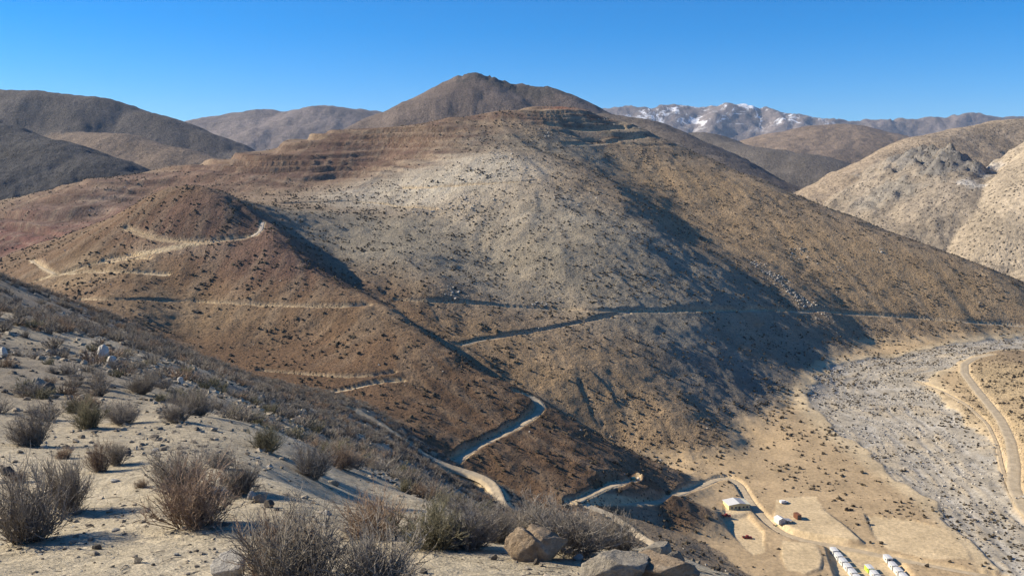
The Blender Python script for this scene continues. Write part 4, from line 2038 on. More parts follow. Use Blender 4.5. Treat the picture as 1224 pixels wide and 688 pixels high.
  (-24.3,106.3,0.91),
  (-15.1,108.1,0.62),
  (-14.7,108.1,0.82),
  (-41.3,101,0.8),
  (-23.4,106.6,0.77),
  (-16.5,107.9,0.51),
  (-43.7,100.1,0.63),
  (-20.2,107.4,0.66),
  (2.2,109.3,0.63),
  (-37.9,102.5,0.93),
  (-42.4,100.7,0.89),
  (8.8,108.9,0.6),
  (-44.9,99.7,0.63),
  (13.9,108.5,0.54),
  (-26.7,106.1,0.66),
  (-17.9,107.9,0.64),
  (15.7,108.3,0.75),
  (-15.2,108.4,0.7),
  (-13.7,108.6,0.54),
  (-5.3,109.4,0.8),
  (-20.9,107.5,0.64),
  (-27.6,106,0.86),
  (-28.3,105.8,0.79),
  (-40.8,101.7,0.44),
  (8.7,109.2,0.8),
  (-47.2,99,0.53),
  (9.5,109.3,0.73),
  (-6.9,109.5,0.55),
  (12.7,109,0.84),
  (8.3,109.5,0.5),
  (-17.2,108.5,0.74),
  (11.7,109.2,0.82),
  (-5.1,109.7,0.59),
  (-21.1,107.8,0.68),
  (-17.4,108.5,0.68),
  (-11.2,109.3,0.54),
  (-25.3,107,0.64),
  (7.4,109.7,0.76),
  (-17.3,108.6,0.74),
  (-13.7,109.1,0.68),
  (-58.3,93.4,0.66),
  (14.6,109.1,1.03),
  (-43.9,101,0.51),
  (-55.7,95,0.68),
  (-28.9,106.3,0.77),
  (-47.3,99.5,0.53),
  (-34.5,104.7,0.93),
  (13.3,109.4,0.67),
  (14.6,109.2,0.45),
  (-11,109.7,0.48),
  (-16.1,109,0.93),
  (-23,107.8,0.51),
  (-41.2,102.2,0.61),
  (-23.3,107.8,0.6),
  (-17.9,108.8,0.66),
  (-3.1,110.3,0.77),
  (-6.4,110.2,0.71),
  (-15.4,109.3,0.81),
  (-51.5,97.7,0.56),
  (1.5,110.4,0.56),
  (-45,101,0.83),
  (-32.8,105.6,0.45),
  (-9.5,110.2,0.99),
  (-49.7,98.8,0.77),
  (-43.5,101.7,1.03),
  (-28.4,106.9,0.71),
  (-14.4,109.7,0.89),
  (7.7,110.4,1.04),
  (-8.7,110.4,0.71),
  (-16.9,109.4,0.57),
  (12.3,110.1,0.72),
  (-16.9,109.5,0.51),
  (-8.2,110.5,0.43),
  (-28.7,107.1,0.71),
  (13,110.2,0.67),
  (-6.7,110.7,0.68),
  (-49,99.5,0.58),
  (-5,110.8,0.78),
  (5.8,110.8,0.76),
  (-9.3,110.6,0.56),
  (-11.7,110.4,0.45),
  (-36.4,104.9,0.65),
  (-26.3,107.9,0.61),
  (1.4,111,0.61),
  (14,110.2,0.72),
  (13.4,110.3,0.45),
  (-23.1,108.7,0.45),
  (-18.7,109.5,0.76),
  (6.8,110.9,0.9),
  (-39.2,104,1.02),
  (-38.2,104.4,0.85),
  (-13.6,110.4,0.65),
  (-47.8,100.4,0.42),
  (-41,103.4,0.66),
  (-7.5,111.1,0.63),
  (-33.7,106.1,0.95),
  (11.2,110.8,0.53),
  (-26.6,108.1,0.81),
  (-20,109.6,0.68),
  (-10.7,110.9,0.72),
  (-51,99,0.5),
  (-50.9,99.1,0.94),
  (-18.8,109.8,0.96),
  (-42.5,103,0.64),
  (-37,105.1,0.75),
  (-43.2,102.7,0.95),
  (-36.1,105.6,1.04),
  (6.6,111.4,0.58),
  (-32.2,106.9,0.7),
  (-22.7,109.3,0.88),
  (-6.4,111.5,0.76),
  (-20.7,109.7,0.66),
  (8.3,111.4,0.62),
  (-50,99.9,0.52),
  (-17.4,110.4,0.94),
  (-50.5,99.7,1.01),
  (-45.9,102,0.68),
  (-34.9,106.2,0.46),
  (-47.9,101.1,0.9),
  (-7.8,111.6,0.69),
  (9.5,111.5,0.9),
  (7.8,111.7,0.4),
  (-7.9,111.7,0.6),
  (-29.7,108,0.62),
  (8.8,111.6,0.55),
  (-12.4,111.3,0.73),
  (-4.9,111.9,0.69),
  (-10,111.6,0.56),
  (-27.2,108.7,0.73),
  (-27.8,108.6,0.94),
  (-43.1,103.5,0.67),
  (1.2,112.1,0.55),
  (-50.7,100,0.69),
  (11.9,111.6,0.56),
  (12.8,111.5,0.65),
  (-36.2,106.3,1.02),
  (7.7,112,0.73),
  (-44.7,103,0.66),
  (-51.4,99.9,0.59),
  (-27.5,109,0.68),
  (-9,112.1,0.75),
  (-5.7,112.3,0.45),
  (-56.7,97.2,0.54),
  (-43.1,104,0.58),
  (8.4,112.3,0.54),
  (-42.2,104.4,0.74),
  (14.4,111.8,0.77),
  (-26.6,109.5,0.98),
  (-23,110.4,0.62),
  (12.4,112.1,0.67),
  (-46.3,102.9,0.6),
  (-43.7,104,0.61),
  (-19.7,111.1,0.74),
  (9.9,112.4,0.77),
  (-25.4,110,0.52),
  (10.7,112.5,0.5),
  (-15.1,112.1,0.62),
  (-32.2,108.5,0.62),
  (-36.4,107.2,0.6),
  (-16.4,112,0.86),
  (-52,100.5,0.57),
  (-9.4,112.8,0.55),
  (-19.3,111.6,0.4),
  (-45.8,103.6,0.76),
  (-5.4,113.1,0.9),
  (-41.2,105.5,0.65),
  (-47.6,102.8,0.56),
  (-26.6,110.1,0.57),
  (-43.5,104.7,0.59),
  (-56.1,98.5,0.56),
  (-25.4,110.5,0.87),
  (-58.3,97.2,0.59),
  (-24.4,110.7,0.83),
  (-10.5,112.9,0.75),
  (-24.5,110.8,0.69),
  (-7.9,113.2,0.62),
  (-59.8,96.5,0.41),
  (-44.6,104.4,0.63),
  (-35.2,108,0.91),
  (-27.7,110.1,0.74),
  (-58.9,97.1,0.67),
  (-40.4,106.1,0.55),
  (-54.4,99.7,0.87),
  (-55.7,99,0.6),
  (-25.6,110.7,1.07),
  (-40.9,106,0.59),
  (-28.4,110,1),
  (16.3,112.5,0.95),
  (-39,106.8,0.76),
  (-12.9,113,0.66),
  (-27.5,110.4,0.78),
  (-31.2,109.5,0.64),
  (-27.4,110.5,0.49),
  (-17.4,112.5,0.93),
  (-44.3,104.9,0.56),
  (16.8,112.6,0.89),
  (-21.3,111.9,0.71),
  (-34.9,108.5,0.73),
  (-10.2,113.5,0.7),
  (-8.4,113.7,0.6),
  (-36.4,108,0.7),
  (-46.1,104.3,0.46),
  (-46.8,104,0.61),
  (-49.7,102.7,0.52),
  (-24.4,111.5,0.65),
  (-50.8,102.2,0.61),
  (-45,105,0.57),
  (-13.6,113.4,0.61),
  (-24.2,111.6,0.56),
  (12.8,113.5,0.55),
  (-26.5,111.1,0.66),
  (-57.2,99,0.66),
  (-14.4,113.4,0.53),
  (-26.9,111.2,0.6),
  (-60.1,97.3,0.61),
  (-42.3,106.3,0.8),
  (-50.7,102.7,0.84),
  (-26.1,111.5,0.61),
  (-45.8,105,0.81),
  (-18.7,113,0.67),
  (-21.9,112.4,0.53),
  (-17.5,113.3,0.92),
  (-48.1,104,0.71),
  (14,113.7,0.52),
  (-45.3,105.3,0.6),
  (-6.7,114.5,0.43),
  (-20,112.9,0.73),
  (-39.4,107.7,0.72),
  (-32.9,109.9,0.88),
  (-26.2,111.7,0.84),
  (-34.2,109.6,0.75),
  (-48.2,104.2,0.53),
  (-44.4,105.9,0.66),
  (-18.6,113.4,0.67),
  (-46.8,104.9,0.85),
  (1.1,115,0.87),
  (-28.3,111.5,0.42),
  (-56.5,100.2,0.67),
  (-41.9,107.1,0.57),
  (14.6,114.1,0.4),
  (-26,112.1,0.88),
  (-13.9,114.3,0.57),
  (-22.3,113,0.62),
  (-23.9,112.7,0.56),
  (1,115.2,0.61),
  (-52.1,102.8,0.66),
  (-44.8,106.2,0.65),
  (-19.2,113.7,0.96),
  (13.5,114.6,0.56),
  (-34.5,110.1,0.89),
  (-19.2,113.8,0.39),
  (-22.7,113.2,0.68),
  (-30,111.5,0.57),
  (-49.5,104.3,0.72),
  (-13.3,114.7,0.59),
  (-38,109.1,0.66),
  (-45.9,106,0.73),
  (-36.1,109.7,0.77),
  (-15.4,114.5,0.57),
  (-44.5,106.7,0.8),
  (-7.5,115.4,0.67),
  (-58.3,99.9,0.77),
  (-31.1,111.5,0.7),
  (-37.2,109.6,0.71),
  (-24.4,113.2,0.51),
  (-54.2,102.3,0.79),
  (-8.3,115.5,0.42),
  (12.5,115.2,0.5),
  (-5.8,115.7,0.6),
  (-54.7,102.1,0.57),
  (-59.3,99.6,0.67),
  (-46.5,106.2,0.9),
  (-36.4,110.1,0.95),
  (-6.3,115.8,0.82),
  (-61.2,98.6,0.9),
  (-40.2,108.9,0.61),
  (-50.1,104.7,0.74),
  (-40.4,108.8,0.56),
  (-55.2,102.1,0.48),
  (-59.4,99.8,0.77),
  (-30.6,112.2,0.61),
  (-49.5,105.3,0.68),
  (-33.8,111.3,0.68),
  (-46.4,106.9,0.79),
  (-19.1,115,0.75),
  (-58.2,101.1,0.73),
  (-49.8,105.5,0.79),
  (-52.7,104.1,0.48),
  (-35.5,111.2,0.56),
  (-22.5,114.5,0.78),
  (12.3,116.1,0.56),
  (-46.7,107,0.81),
  (-57.6,101.7,0.61),
  (-61.7,99.3,0.79),
  (-59.8,100.5,0.45),
  (-37.3,110.9,0.67),
  (-38.4,110.5,0.77),
  (-45.2,108,0.85),
  (-43.9,108.5,0.55),
  (-55.5,103.1,0.66),
  (-25.6,114.3,0.97),
  (-47.9,106.9,0.56),
  (-36.7,111.3,0.62),
  (-57.5,102.2,0.75),
  (-7.1,117,0.59),
  (-20.7,115.5,0.76),
  (-36.7,111.5,0.8),
  (-25.2,114.8,0.52),
  (-59.9,101.1,0.75),
  (-61.5,100.1,0.64),
  (-19.7,115.9,0.65),
  (-44.1,108.9,0.66),
  (-45.3,108.5,0.88),
  (-56.8,102.9,0.65),
  (-39.9,110.7,0.56),
  (-29.5,114,0.65),
  (-45.5,108.6,0.64),
  (-49,107.2,0.8),
  (-32.8,113.2,0.74),
  (-22,115.9,0.75),
  (-32.5,113.4,0.58),
  (-53.3,105.2,0.5),
  (-57.5,103,0.71),
  (-46.6,108.5,0.8),
  (-50.1,106.9,0.71),
  (-49.7,107.2,0.63),
  (-60.5,101.6,0.68),
  (-60.4,101.8,0.68),
  (-53.7,105.5,0.72),
  (13,117.7,0.43),
  (-38.3,112,0.53),
  (-54.1,105.3,1),
  (-50.2,107.2,0.56),
  (-11.9,117.9,0.9),
  (-59.7,102.3,0.68),
  (-34.7,113.3,0.53),
  (-62.2,100.8,0.87),
  (-54.2,105.6,0.67),
  (-50.1,107.6,0.67),
  (-58.8,103.1,0.6),
  (-56.4,104.5,0.85),
  (-58.7,103.3,0.9),
  (15.3,117.8,0.55),
  (-41.4,111.4,0.59),
  (-22.7,116.7,0.48),
  (-22.2,116.8,0.51),
  (-60.9,102.3,0.97),
  (-34.5,113.9,0.55),
  (-58.5,103.7,0.84),
  (-34.7,113.9,0.77),
  (-59.6,103.2,0.87),
  (-19.8,117.5,0.87),
  (-38.3,112.9,1.03),
  (-60.5,102.8,0.89),
  (-60.3,103,0.73),
  (12.9,118.6,0.66),
  (-57.7,104.5,0.86),
  (-59.4,103.6,0.6),
  (-51.8,107.6,0.5),
  (-19.8,117.8,0.37),
  (-46.7,110,0.76),
  (-19,118,0.67),
  (-49,109.1,0.52),
  (-46.8,110.1,0.74),
  (-42.5,111.9,0.65),
  (-60.8,103.2,0.78),
  (-52.1,107.8,0.61),
  (-47.6,109.9,0.74),
  (-40.7,112.8,0.64),
  (-46.4,110.6,0.62),
  (-43.8,111.7,0.75),
  (-59.9,104,0.53),
  (-40,113.3,0.52),
  (-43.4,112.2,0.77),
  (-42.8,112.4,0.48),
  (-47.2,110.7,0.7),
  (-24.4,117.9,0.55),
  (-60.3,104.2,0.69),
  (-57,106,0.61),
  (-52,108.6,0.74),
  (-47.8,110.5,0.74),
  (-62.6,102.9,0.63),
  (-50.9,109.2,0.86),
  (-41.1,113.4,0.67),
  (-40,113.9,0.63),
  (-59.2,105.2,0.41),
  (-35.4,115.4,0.61),
  (-58.7,105.5,0.83),
  (17.7,119.6,0.52),
  (17.7,119.6,1.01),
  (17.1,119.7,0.56),
  (-62.8,103.4,0.89),
  (-27,117.9,0.64),
  (-33,116.4,0.94),
  (-42.3,113.4,0.64),
  (-60.8,104.7,0.46),
  (-60.9,104.6,0.56),
  (-29.2,117.5,0.58),
  (-60.9,104.9,0.81),
  (-45.4,112.5,0.68),
  (-46.4,112.1,0.38),
  (-18.1,120.1,0.92),
  (-32.2,117.3,0.81),
  (-8.4,121.4,0.57),
  (-31,117.6,0.6),
  (-54.3,108.9,0.57),
  (-63.5,103.9,0.53),
  (-31.6,117.6,0.56),
  (-26,119,0.84),
  (-31.9,117.7,0.78),
  (-8.4,121.7,0.7),
  (-33,117.5,0.61),
  (1.7,122.1,0.59),
  (-62.3,105.1,0.58),
  (-48.5,112.2,0.67),
  (-40.8,115.4,0.61),
  (17.3,121.2,0.83),
  (-49.7,111.9,0.51),
  (-46.9,113.2,0.72),
  (-9.4,122.2,0.65),
  (-40.4,115.8,0.92),
  (-27.1,119.7,0.87),
  (-8.4,122.4,1.03),
  (-56,109.2,0.61),
  (-46.4,113.6,0.88),
  (14.1,121.9,0.61),
  (-15.2,121.9,0.39),
  (-46.6,113.6,0.71),
  (-15.3,121.9,0.66),
  (-41.1,115.8,0.41),
  (-16.6,121.8,0.68),
  (-49.7,112.5,0.64),
  (-43.3,115.1,0.51),
  (-43.2,115.2,0.52),
  (-43.8,115,0.59),
  (-43.9,115,0.49),
  (-42.6,115.5,0.81),
  (-9.5,122.8,0.6),
  (-47.6,113.7,0.4),
  (4.2,123.2,0.53),
  (-23.8,121.1,0.76),
  (-52.2,111.9,0.76),
  (-46.9,114.3,0.38),
  (-52.1,112.1,0.61),
  (-61.5,107.2,0.59),
  (-49.5,113.4,0.67),
  (-10.2,123.3,0.78),
  (-9.7,123.4,0.6),
  (-30.8,119.9,0.75),
  (-39.5,117.4,0.72),
  (-51.9,112.6,0.85),
  (-43.5,116.2,0.5),
  (-47.1,115,0.54),
  (-64.4,106.4,0.84),
  (-9.6,124,0.59),
  (-23.9,122.1,0.61),
  (-53.8,112.2,0.85),
  (-26.3,121.6,0.58),
  (-42.5,117,0.72),
  (-28.5,121.2,0.69),
  (-25.6,121.8,0.53),
  (-50.2,113.9,0.55),
  (-29.1,121.1,0.54),
  (-9.5,124.2,0.52),
  (18.4,123.2,0.5),
  (-45.5,116.1,0.46),
  (-46.7,115.7,1.05),
  (-53.2,112.9,0.58),
  (-11.5,124.3,0.86),
  (-25.4,122.2,0.82),
  (-14,124,0.66),
  (-14.6,124.2,0.53),
  (-53.4,113.1,0.52),
  (-43.8,117.2,0.76),
  (-42.7,117.6,0.46),
  (-26.4,122.4,0.55),
  (-28.2,122,0.79),
  (-51.5,114.1,0.62),
  (-64.3,107.6,0.39),
  (-36.7,119.8,0.51),
  (17,124.2,0.57),
  (-50.1,114.9,0.61),
  (-35.5,120.3,0.45),
  (-11.9,125,0.69),
  (-22.6,123.5,0.67),
  (18,124.3,0.87),
  (-65,107.4,0.95),
  (0.2,125.6,0.65),
  (-48.5,115.9,0.57),
  (-57,112,0.5),
  (-46,116.9,0.4),
  (-11.3,125.2,0.72),
  (-53,114,0.54),
  (-10.7,125.2,0.89),
  (1.4,125.7,0.59),
  (-48.7,116,0.67),
  (-26.8,122.9,1.07),
  (-26.3,123,0.66),
  (-47.6,116.6,0.64),
  (-52.8,114.3,0.72),
  (-52.2,114.6,0.56),
  (-53.3,114.1,0.52),
  (-11.1,125.5,0.84),
  (-50.2,115.8,0.79),
  (-56.9,112.6,0.71),
  (-40.2,119.6,0.59),
  (-38.2,120.3,0.91),
  (-60.5,110.9,0.74),
  (-14.2,125.5,0.59),
  (-10.3,125.9,0.48),
  (-48.1,116.8,0.52),
  (-49.7,116.2,0.78),
  (-24,124.2,0.5),
  (-37.3,120.8,0.92),
  (-24,124.3,0.57),
  (-12.2,126,0.46),
  (-38,120.8,0.68),
  (-60,111.6,0.67),
  (-50.3,116.3,0.52),
  (-37.8,121.1,0.73),
  (-51.4,116,0.37),
  (-9.3,126.5,0.82),
  (-14.9,126,0.67),
  (-62.2,110.6,0.84),
  (-58.1,113,0.37),
  (2.3,127,0.61),
  (-53,115.5,0.57),
  (-38.8,121,0.58),
  (1.5,127.1,0.83),
  (3,127.1,0.46),
  (-38.1,121.4,0.45),
  (-26.1,124.5,0.43),
  (-58.3,113.2,0.89),
  (-15.8,126.3,0.81),
  (-49.4,117.4,0.88),
  (-49.7,117.3,0.39),
  (-55.2,114.9,0.81),
  (-57.7,113.6,0.6),
  (-25.1,125,0.68),
  (-41.4,120.6,0.88),
  (-33.7,123,0.89),
  (-46.8,118.6,0.54),
  (-49.8,117.6,0.7),
  (-30.4,124,0.45),
  (-47.3,118.7,0.66),
  (-14.7,126.9,0.66),
  (-50.8,117.3,0.83),
  (-58.2,113.9,0.76),
  (-54.7,115.6,0.74),
  (-40,121.5,0.55),
  (-51.8,117,0.64),
  (-37.9,122.2,0.77),
  (-43.3,120.4,0.91),
  (-53,116.5,0.75),
  (-25.3,125.5,0.5),
  (-56.5,115,0.76),
  (0.9,128.2,0.81),
  (-47.2,119.2,0.56),
  (-61,112.7,0.94),
  (-44.1,120.4,0.7),
  (-50.6,117.8,0.76),
  (-10.3,127.9,0.76),
  (-16.2,127.3,0.61),
  (-17.1,127.2,0.89),
  (3.5,128.3,0.85),
  (-10.4,127.9,0.56),
  (-52.8,117,0.67),
  (4,128.3,0.85),
  (-41.9,121.4,0.77),
  (-19.1,127,0.72),
  (-19,127,0.78),
  (-0.1,128.5,0.6),
  (-67.8,109.2,0.58),
  (-46.9,119.7,0.64),
  (-42.8,121.2,0.73),
  (-52.3,117.5,0.6),
  (-37,123.2,0.51),
  (-11.8,128.1,0.79),
  (-38,122.9,0.6),
  (5.7,128.5,0.48),
  (-58.7,114.5,0.69),
  (-14.7,127.9,0.66),
  (-31.8,124.7,0.62),
  (-13.2,128.1,0.7),
  (-8.7,128.5,0.95),
  (-16.7,127.7,0.57),
  (-36.9,123.5,0.51),
  (-34.6,124.2,0.61),
  (-37.2,123.5,0.52),
  (-48.7,119.5,0.66),
  (-4.3,129,0.93),
  (-45.2,120.9,0.62),
  (-10.3,128.7,0.46),
  (-52.6,117.9,0.93),
  (-13.4,128.5,0.46),
  (-41.2,122.4,0.57),
  (-56.7,116.2,0.65),
  (-52.2,118.2,0.58),
  (-52.4,118.2,0.75),
  (-44.5,121.4,0.87),
  (-42.7,122.1,0.71),
  (-35,124.5,0.78),
  (-52.3,118.3,0.65),
  (-55.2,117,0.53),
  (-16.6,128.3,0.71),
  (1.4,129.4,0.69),
  (-62.6,113.3,0.73),
  (-52.3,118.4,0.5),
  (-50,119.4,0.67),
  (-19.5,128.1,0.59),
  (-56,116.8,0.57),
  (0.2,129.6,0.51),
  (-11.9,129.1,0.82),
  (-9.9,129.3,0.59),
  (-42.4,122.6,0.99),
  (-38.3,124,0.64),
  (-34.1,125.2,0.46),
  (-55.1,117.5,0.88),
  (-41.2,123.2,0.77),
  (-18.8,128.5,0.62),
  (-43.3,122.6,0.88),
  (-55.2,117.7,0.41),
  (-51.2,119.5,0.62),
  (-37.3,124.6,0.5),
  (-23,128,0.65),
  (-30.8,126.4,0.75),
  (0.9,130.1,0.72),
  (-45.1,122,0.89),
  (-31.8,126.2,0.54),
  (-53.6,118.6,0.91),
  (-41.5,123.3,0.78),
  (-14,129.4,0.84),
  (-32.1,126.1,0.58),
  (-26.8,127.4,0.48),
  (-40.1,123.8,0.67),
  (-36.6,124.9,0.86),
  (-61.3,114.9,0.43),
  (-39,124.3,0.57),
  (0.9,130.3,0.84),
  (-36.7,125.1,0.54),
  (-51.8,119.7,0.56),
  (-42.2,123.4,0.68),
  (-43.9,122.9,0.75),
  (-35.2,125.7,0.72),
  (-38.6,124.6,0.62),
  (-43.2,123.2,1.04),
  (-54.2,118.7,0.91),
  (-24.5,128.2,0.62),
  (-63.4,114.1,0.68),
  (-25.4,128.1,0.63),
  (-53.7,119.1,0.65),
  (-38.1,124.9,0.66),
  (-54.3,118.8,0.62),
  (-46,122.3,0.59),
  (-26.6,127.9,0.99),
  (-44.9,122.7,0.57),
  (-17.8,129.5,0.71),
  (-55.6,118.3,0.56),
  (-28.3,127.7,0.56),
  (-59.2,116.6,0.62),
  (-7.2,130.7,0.66),
  (-32.4,126.8,0.48),
  (-54.8,118.9,1.05),
  (-23.7,128.7,0.58),
  (-8,130.7,0.46),
  (-14.9,130.1,0.49),
  (-36.3,125.8,0.73),
  (1.6,130.9,0.39),
  (-45.5,122.8,0.6),
  (2.4,131,0.78),
  (-9.8,130.6,0.69),
  (-28.7,127.9,0.83),
  (1.5,131,0.59),
  (-69.3,111.2,0.73),
  (-60.3,116.4,0.65),
  (-16.5,130.1,0.51),
  (-40.9,124.6,0.78),
  (-51.7,120.6,0.68),
  (-13.9,130.5,0.67),
  (-27,128.5,0.48),
  (-62.3,115.6,0.79),
  (-61.3,116.1,0.9),
  (-7.9,131.1,0.53),
  (4.5,131.2,0.57),
  (4.9,131.2,0.74),
  (-43.3,124,0.69),
  (-45.7,123.2,0.47),
  (2.1,131.4,0.83),
  (-27.6,128.5,0.9),
  (-15,130.5,0.77),
  (-39.3,125.4,0.66),
  (1.3,131.5,0.9),
  (-26,128.9,0.85),
  (-54.4,119.7,0.86),
  (3.6,131.5,0.84),
  (5,131.4,0.46),
  (-20.8,129.9,0.61),
  (-38.9,125.7,1),
  (-14.9,130.8,0.75),
  (-16.1,130.6,0.76),
  (-18.3,130.4,0.51),
  (-13.4,131,0.64),
  (-57.2,118.6,0.91),
  (-24.7,129.4,0.63),
  (-29.3,128.5,0.45),
  (-60,117.3,0.52),
  (-38.2,126.1,0.59),
  (-50.8,121.7,0.59),
  (-55.1,119.8,0.71),
  (-19.9,130.4,0.69),
  (-5,131.8,0.79),
  (-8.1,131.7,0.55),
  (-30.4,128.4,0.95),
  (4.8,131.8,0.98),
  (-15.1,131.1,0.75),
  (-38.9,126.1,0.51),
  (-34.7,127.3,0.64),
  (-45.1,124.1,0.91),
  (-18.9,130.7,0.57),
  (-53.5,120.7,0.74),
  (-57.2,119,0.5),
  (-25.8,129.5,0.84),
  (-52.3,121.3,0.86),
  (-37.9,126.6,0.94),
  (-61.1,117.2,0.63),
  (-12.2,131.6,1),
  (-54.8,120.3,0.69),
  (-27.5,129.3,0.44),
  (-51.1,121.9,0.49),
  (-7.2,132,0.81),
  (-58,118.9,0.58),
  (-59.6,118.1,0.5),
  (-68.9,112.9,0.73),
  (-41.2,125.7,0.44),
  (1,132.3,0.67),
  (-57.2,119.4,0.51),
  (-19,131,0.71),
  (-28.7,129.2,0.51),
  (-42.3,125.4,0.72),
  (-18,131.2,0.49),
  (-25.6,129.9,0.84),
  (-30.2,128.9,0.47),
  (-7.4,132.2,0.63),
  (-69.6,112.7,0.77),
  (1.6,132.4,0.65),
  (-30.7,128.8,0.74),
  (-37.7,127,0.58),
  (-19.4,131,0.81),
  (2.3,132.4,0.7),
  (0.1,132.5,0.77),
  (-34.2,128,0.78),
  (2.1,132.5,0.66),
  (-22.3,130.7,0.68),
  (-40.3,126.3,0.53),
  (-31.2,128.9,0.98),
  (-23.6,130.5,0.76),
  (-24.7,130.3,0.66),
  (-44,125.2,0.61),
  (-16.6,131.6,0.65),
  (-22.5,130.8,0.73),
  (-28.7,129.6,0.73),
  (-5.4,132.6,0.57),
  (-42.4,125.8,0.38),
  (-26.3,130.2,0.6),
  (-35.7,128,0.88),
  (-43.3,125.6,0.83),
  (-13.7,132.2,0.42),
  (-62.8,117.2,0.54),
  (-35.1,128.2,0.6),
  (-8.9,132.7,1.03),
  (-58.3,119.6,0.66),
  (-57.6,119.9,0.79),
  (-34.3,128.6,0.58),
  (-15.1,132.2,0.48),
  (-15.5,132.2,0.56),
  (-15.2,132.2,1),
  (-51.4,122.8,0.64),
  (-16.2,132.1,0.71),
  (-70.2,113.1,0.49),
  (-27.6,130.3,0.4),
  (-60.6,118.6,0.69),
  (-60,118.9,0.73),
  (-8.5,132.9,0.68),
  (-23.1,131.2,0.51),
  (-33.1,129.1,0.86),
  (-36.6,128.2,1.03),
  (-29,130.2,0.51),
  (-15.2,132.5,0.9),
  (-17.4,132.3,0.63),
  (-70.4,113.4,0.56),
  (-31.8,129.7,0.64),
  (6.1,133.4,0.78),
  (-53.4,122.4,0.43),
  (-56.4,121,0.59),
  (2.3,133.5,0.45),
  (-19.1,132.2,0.39),
  (5.3,133.5,0.84),
  (-14.9,132.8,0.67),
  (-38.9,127.8,0.5),
  (-28.2,130.6,0.65),
  (-41.1,127.2,0.42),
  (-42.2,126.8,0.8),
  (-54.6,122,0.56),
  (-27.4,130.8,0.72),
  (-54.4,122.1,0.55),
  (-5,133.6,0.83),
  (-53,122.8,0.46),
  (-20,132.2,0.69),
  (-34.7,129.2,0.94),
  (-62,118.6,0.87),
  (-15.1,132.9,0.59),
  (-40.6,127.5,0.95),
  (-26,131.3,0.42),
  (-17.2,132.7,0.86),
  (0.5,133.9,0.48),
  (-0.2,133.9,0.8),
  (-41.6,127.3,0.66),
  (-25.6,131.5,0.44),
  (-31.7,130.2,0.58),
  (-58.7,120.6,0.39),
  (-32.2,130.2,0.77),
  (-25.5,131.7,0.63),
  (-12.9,133.5,0.57),
  (-55.3,122.2,0.39),
  (-53,123.2,0.5),
  (-44.5,126.6,1.02),
  (-53.9,122.9,0.43),
  (-29,131,0.87),
  (0.9,134.2,0.47),
  (-39.9,128.2,0.89),
  (-12.5,133.7,0.52),
  (-52.6,123.6,0.81),
  (6,134.2,0.67),
  (-12.7,133.7,0.5),
  (-33.3,130.2,0.71),
  (-33.7,130.1,0.74),
  (-10.8,134,0.38),
  (-5.3,134.3,0.85),
  (-28.3,131.4,0.62),
  (-61.5,119.6,0.73),
  (-57,121.8,0.65),
  (-42.9,127.5,0.53),
  (-58.5,121.1,0.66),
  (-35.1,129.9,0.69),
  (-41.5,128,0.93),
  (-55.4,122.6,0.66),
  (-69.9,115,0.58),
  (-42.1,127.8,0.69),
  (-15,133.8,0.42),
  (-21.4,132.9,0.89),
  (-23.4,132.5,0.54),
  (-43.1,127.5,0.87),
  (-60.7,120.1,0.74),
  (-31.2,131,0.49),
  (-63.9,118.5,0.89),
  (-28.5,131.7,0.71),
  (-18.2,133.5,0.43),
  (-15.4,133.8,0.63),
  (-59.8,120.8,0.83),
  (-32.7,130.8,0.71),
  (-24.3,132.6,0.56),
  (-12.8,134.2,0.51),
  (-63.8,118.8,0.62),
  (-30.5,131.4,0.6),
  (-0,134.9,0.6),
  (-27.9,132,0.6),
  (-15.3,134.1,0.69),
  (-29.6,131.7,0.87),
  (-40.4,128.8,0.46),
  (-59.1,121.5,0.52),
  (-21.8,133.3,0.75),
  (-29.9,131.8,0.8),
  (-59.7,121.2,0.61),
  (-16.6,134.1,0.68),
  (-43.4,128.1,0.57),
  (-10.1,134.8,0.51),
  (-33.5,131,0.92),
  (-55.2,123.5,0.67),
  (-70.2,115.6,0.53),
  (-51.9,125,0.5),
  (-63.1,119.7,0.44),
  (-14.6,134.6,0.83),
  (-0.5,135.4,0.83),
  (-43.9,128.2,0.51),
  (-66.4,118.1,0.71),
  (-32.6,131.5,0.51),
  (-60.7,121.2,0.86),
  (3.9,135.5,0.64),
  (-56.4,123.3,1.02),
  (-26.9,132.9,0.49),
  (-34.4,131.1,0.62),
  (-0.5,135.6,0.67),
  (-31.3,132,0.93),
  (-55.5,123.8,0.7),
  (-45.2,128,0.66),
  (-23.1,133.8,0.7),
  (-0.3,135.8,0.42),
  (-30.5,132.3,0.45),
  (-35.6,131.1,0.6),
  (-62.4,120.6,0.61),
  (-15.3,135,0.5),
  (-59.9,121.9,0.73),
  (-64.7,119.5,0.47),
  (-64.7,119.5,0.53),
  (-55,124.3,0.85),
  (-19.5,134.5,0.8),
  (-65.5,119.1,0.61),
  (-62.9,120.5,0.67),
  (-57.6,123.2,0.81),
  (-63.2,120.5,0.49),
  (-10.6,135.7,0.62),
  (-8.3,135.8,0.64),
  (-63.9,120.2,0.54),
  (-23,134.2,0.63),
  (-63.8,120.3,0.86),
  (1.3,136.2,0.51),
  (1.6,136.2,0.73),
  (-62.5,121,0.94),
  (-59.4,122.6,0.85),
  (2.5,136.3,0.75),
  (5.5,136.2,0.52),
  (-15.1,135.6,0.5),
  (-6.7,136.2,0.78),
  (-60,122.5,0.56),
  (-42.9,129.5,0.53),
  (-1,136.4,0.46),
  (-10.3,136.1,0.56),
  (3,136.4,0.67),
  (-7.3,136.3,0.95),
  (-30.4,133.1,0.67),
  (-53.1,125.8,0.6),
  (-22.3,134.8,0.81),
  (2.1,136.6,0.41),
  (-45,129,0.52),
  (-34.2,132.3,0.64),
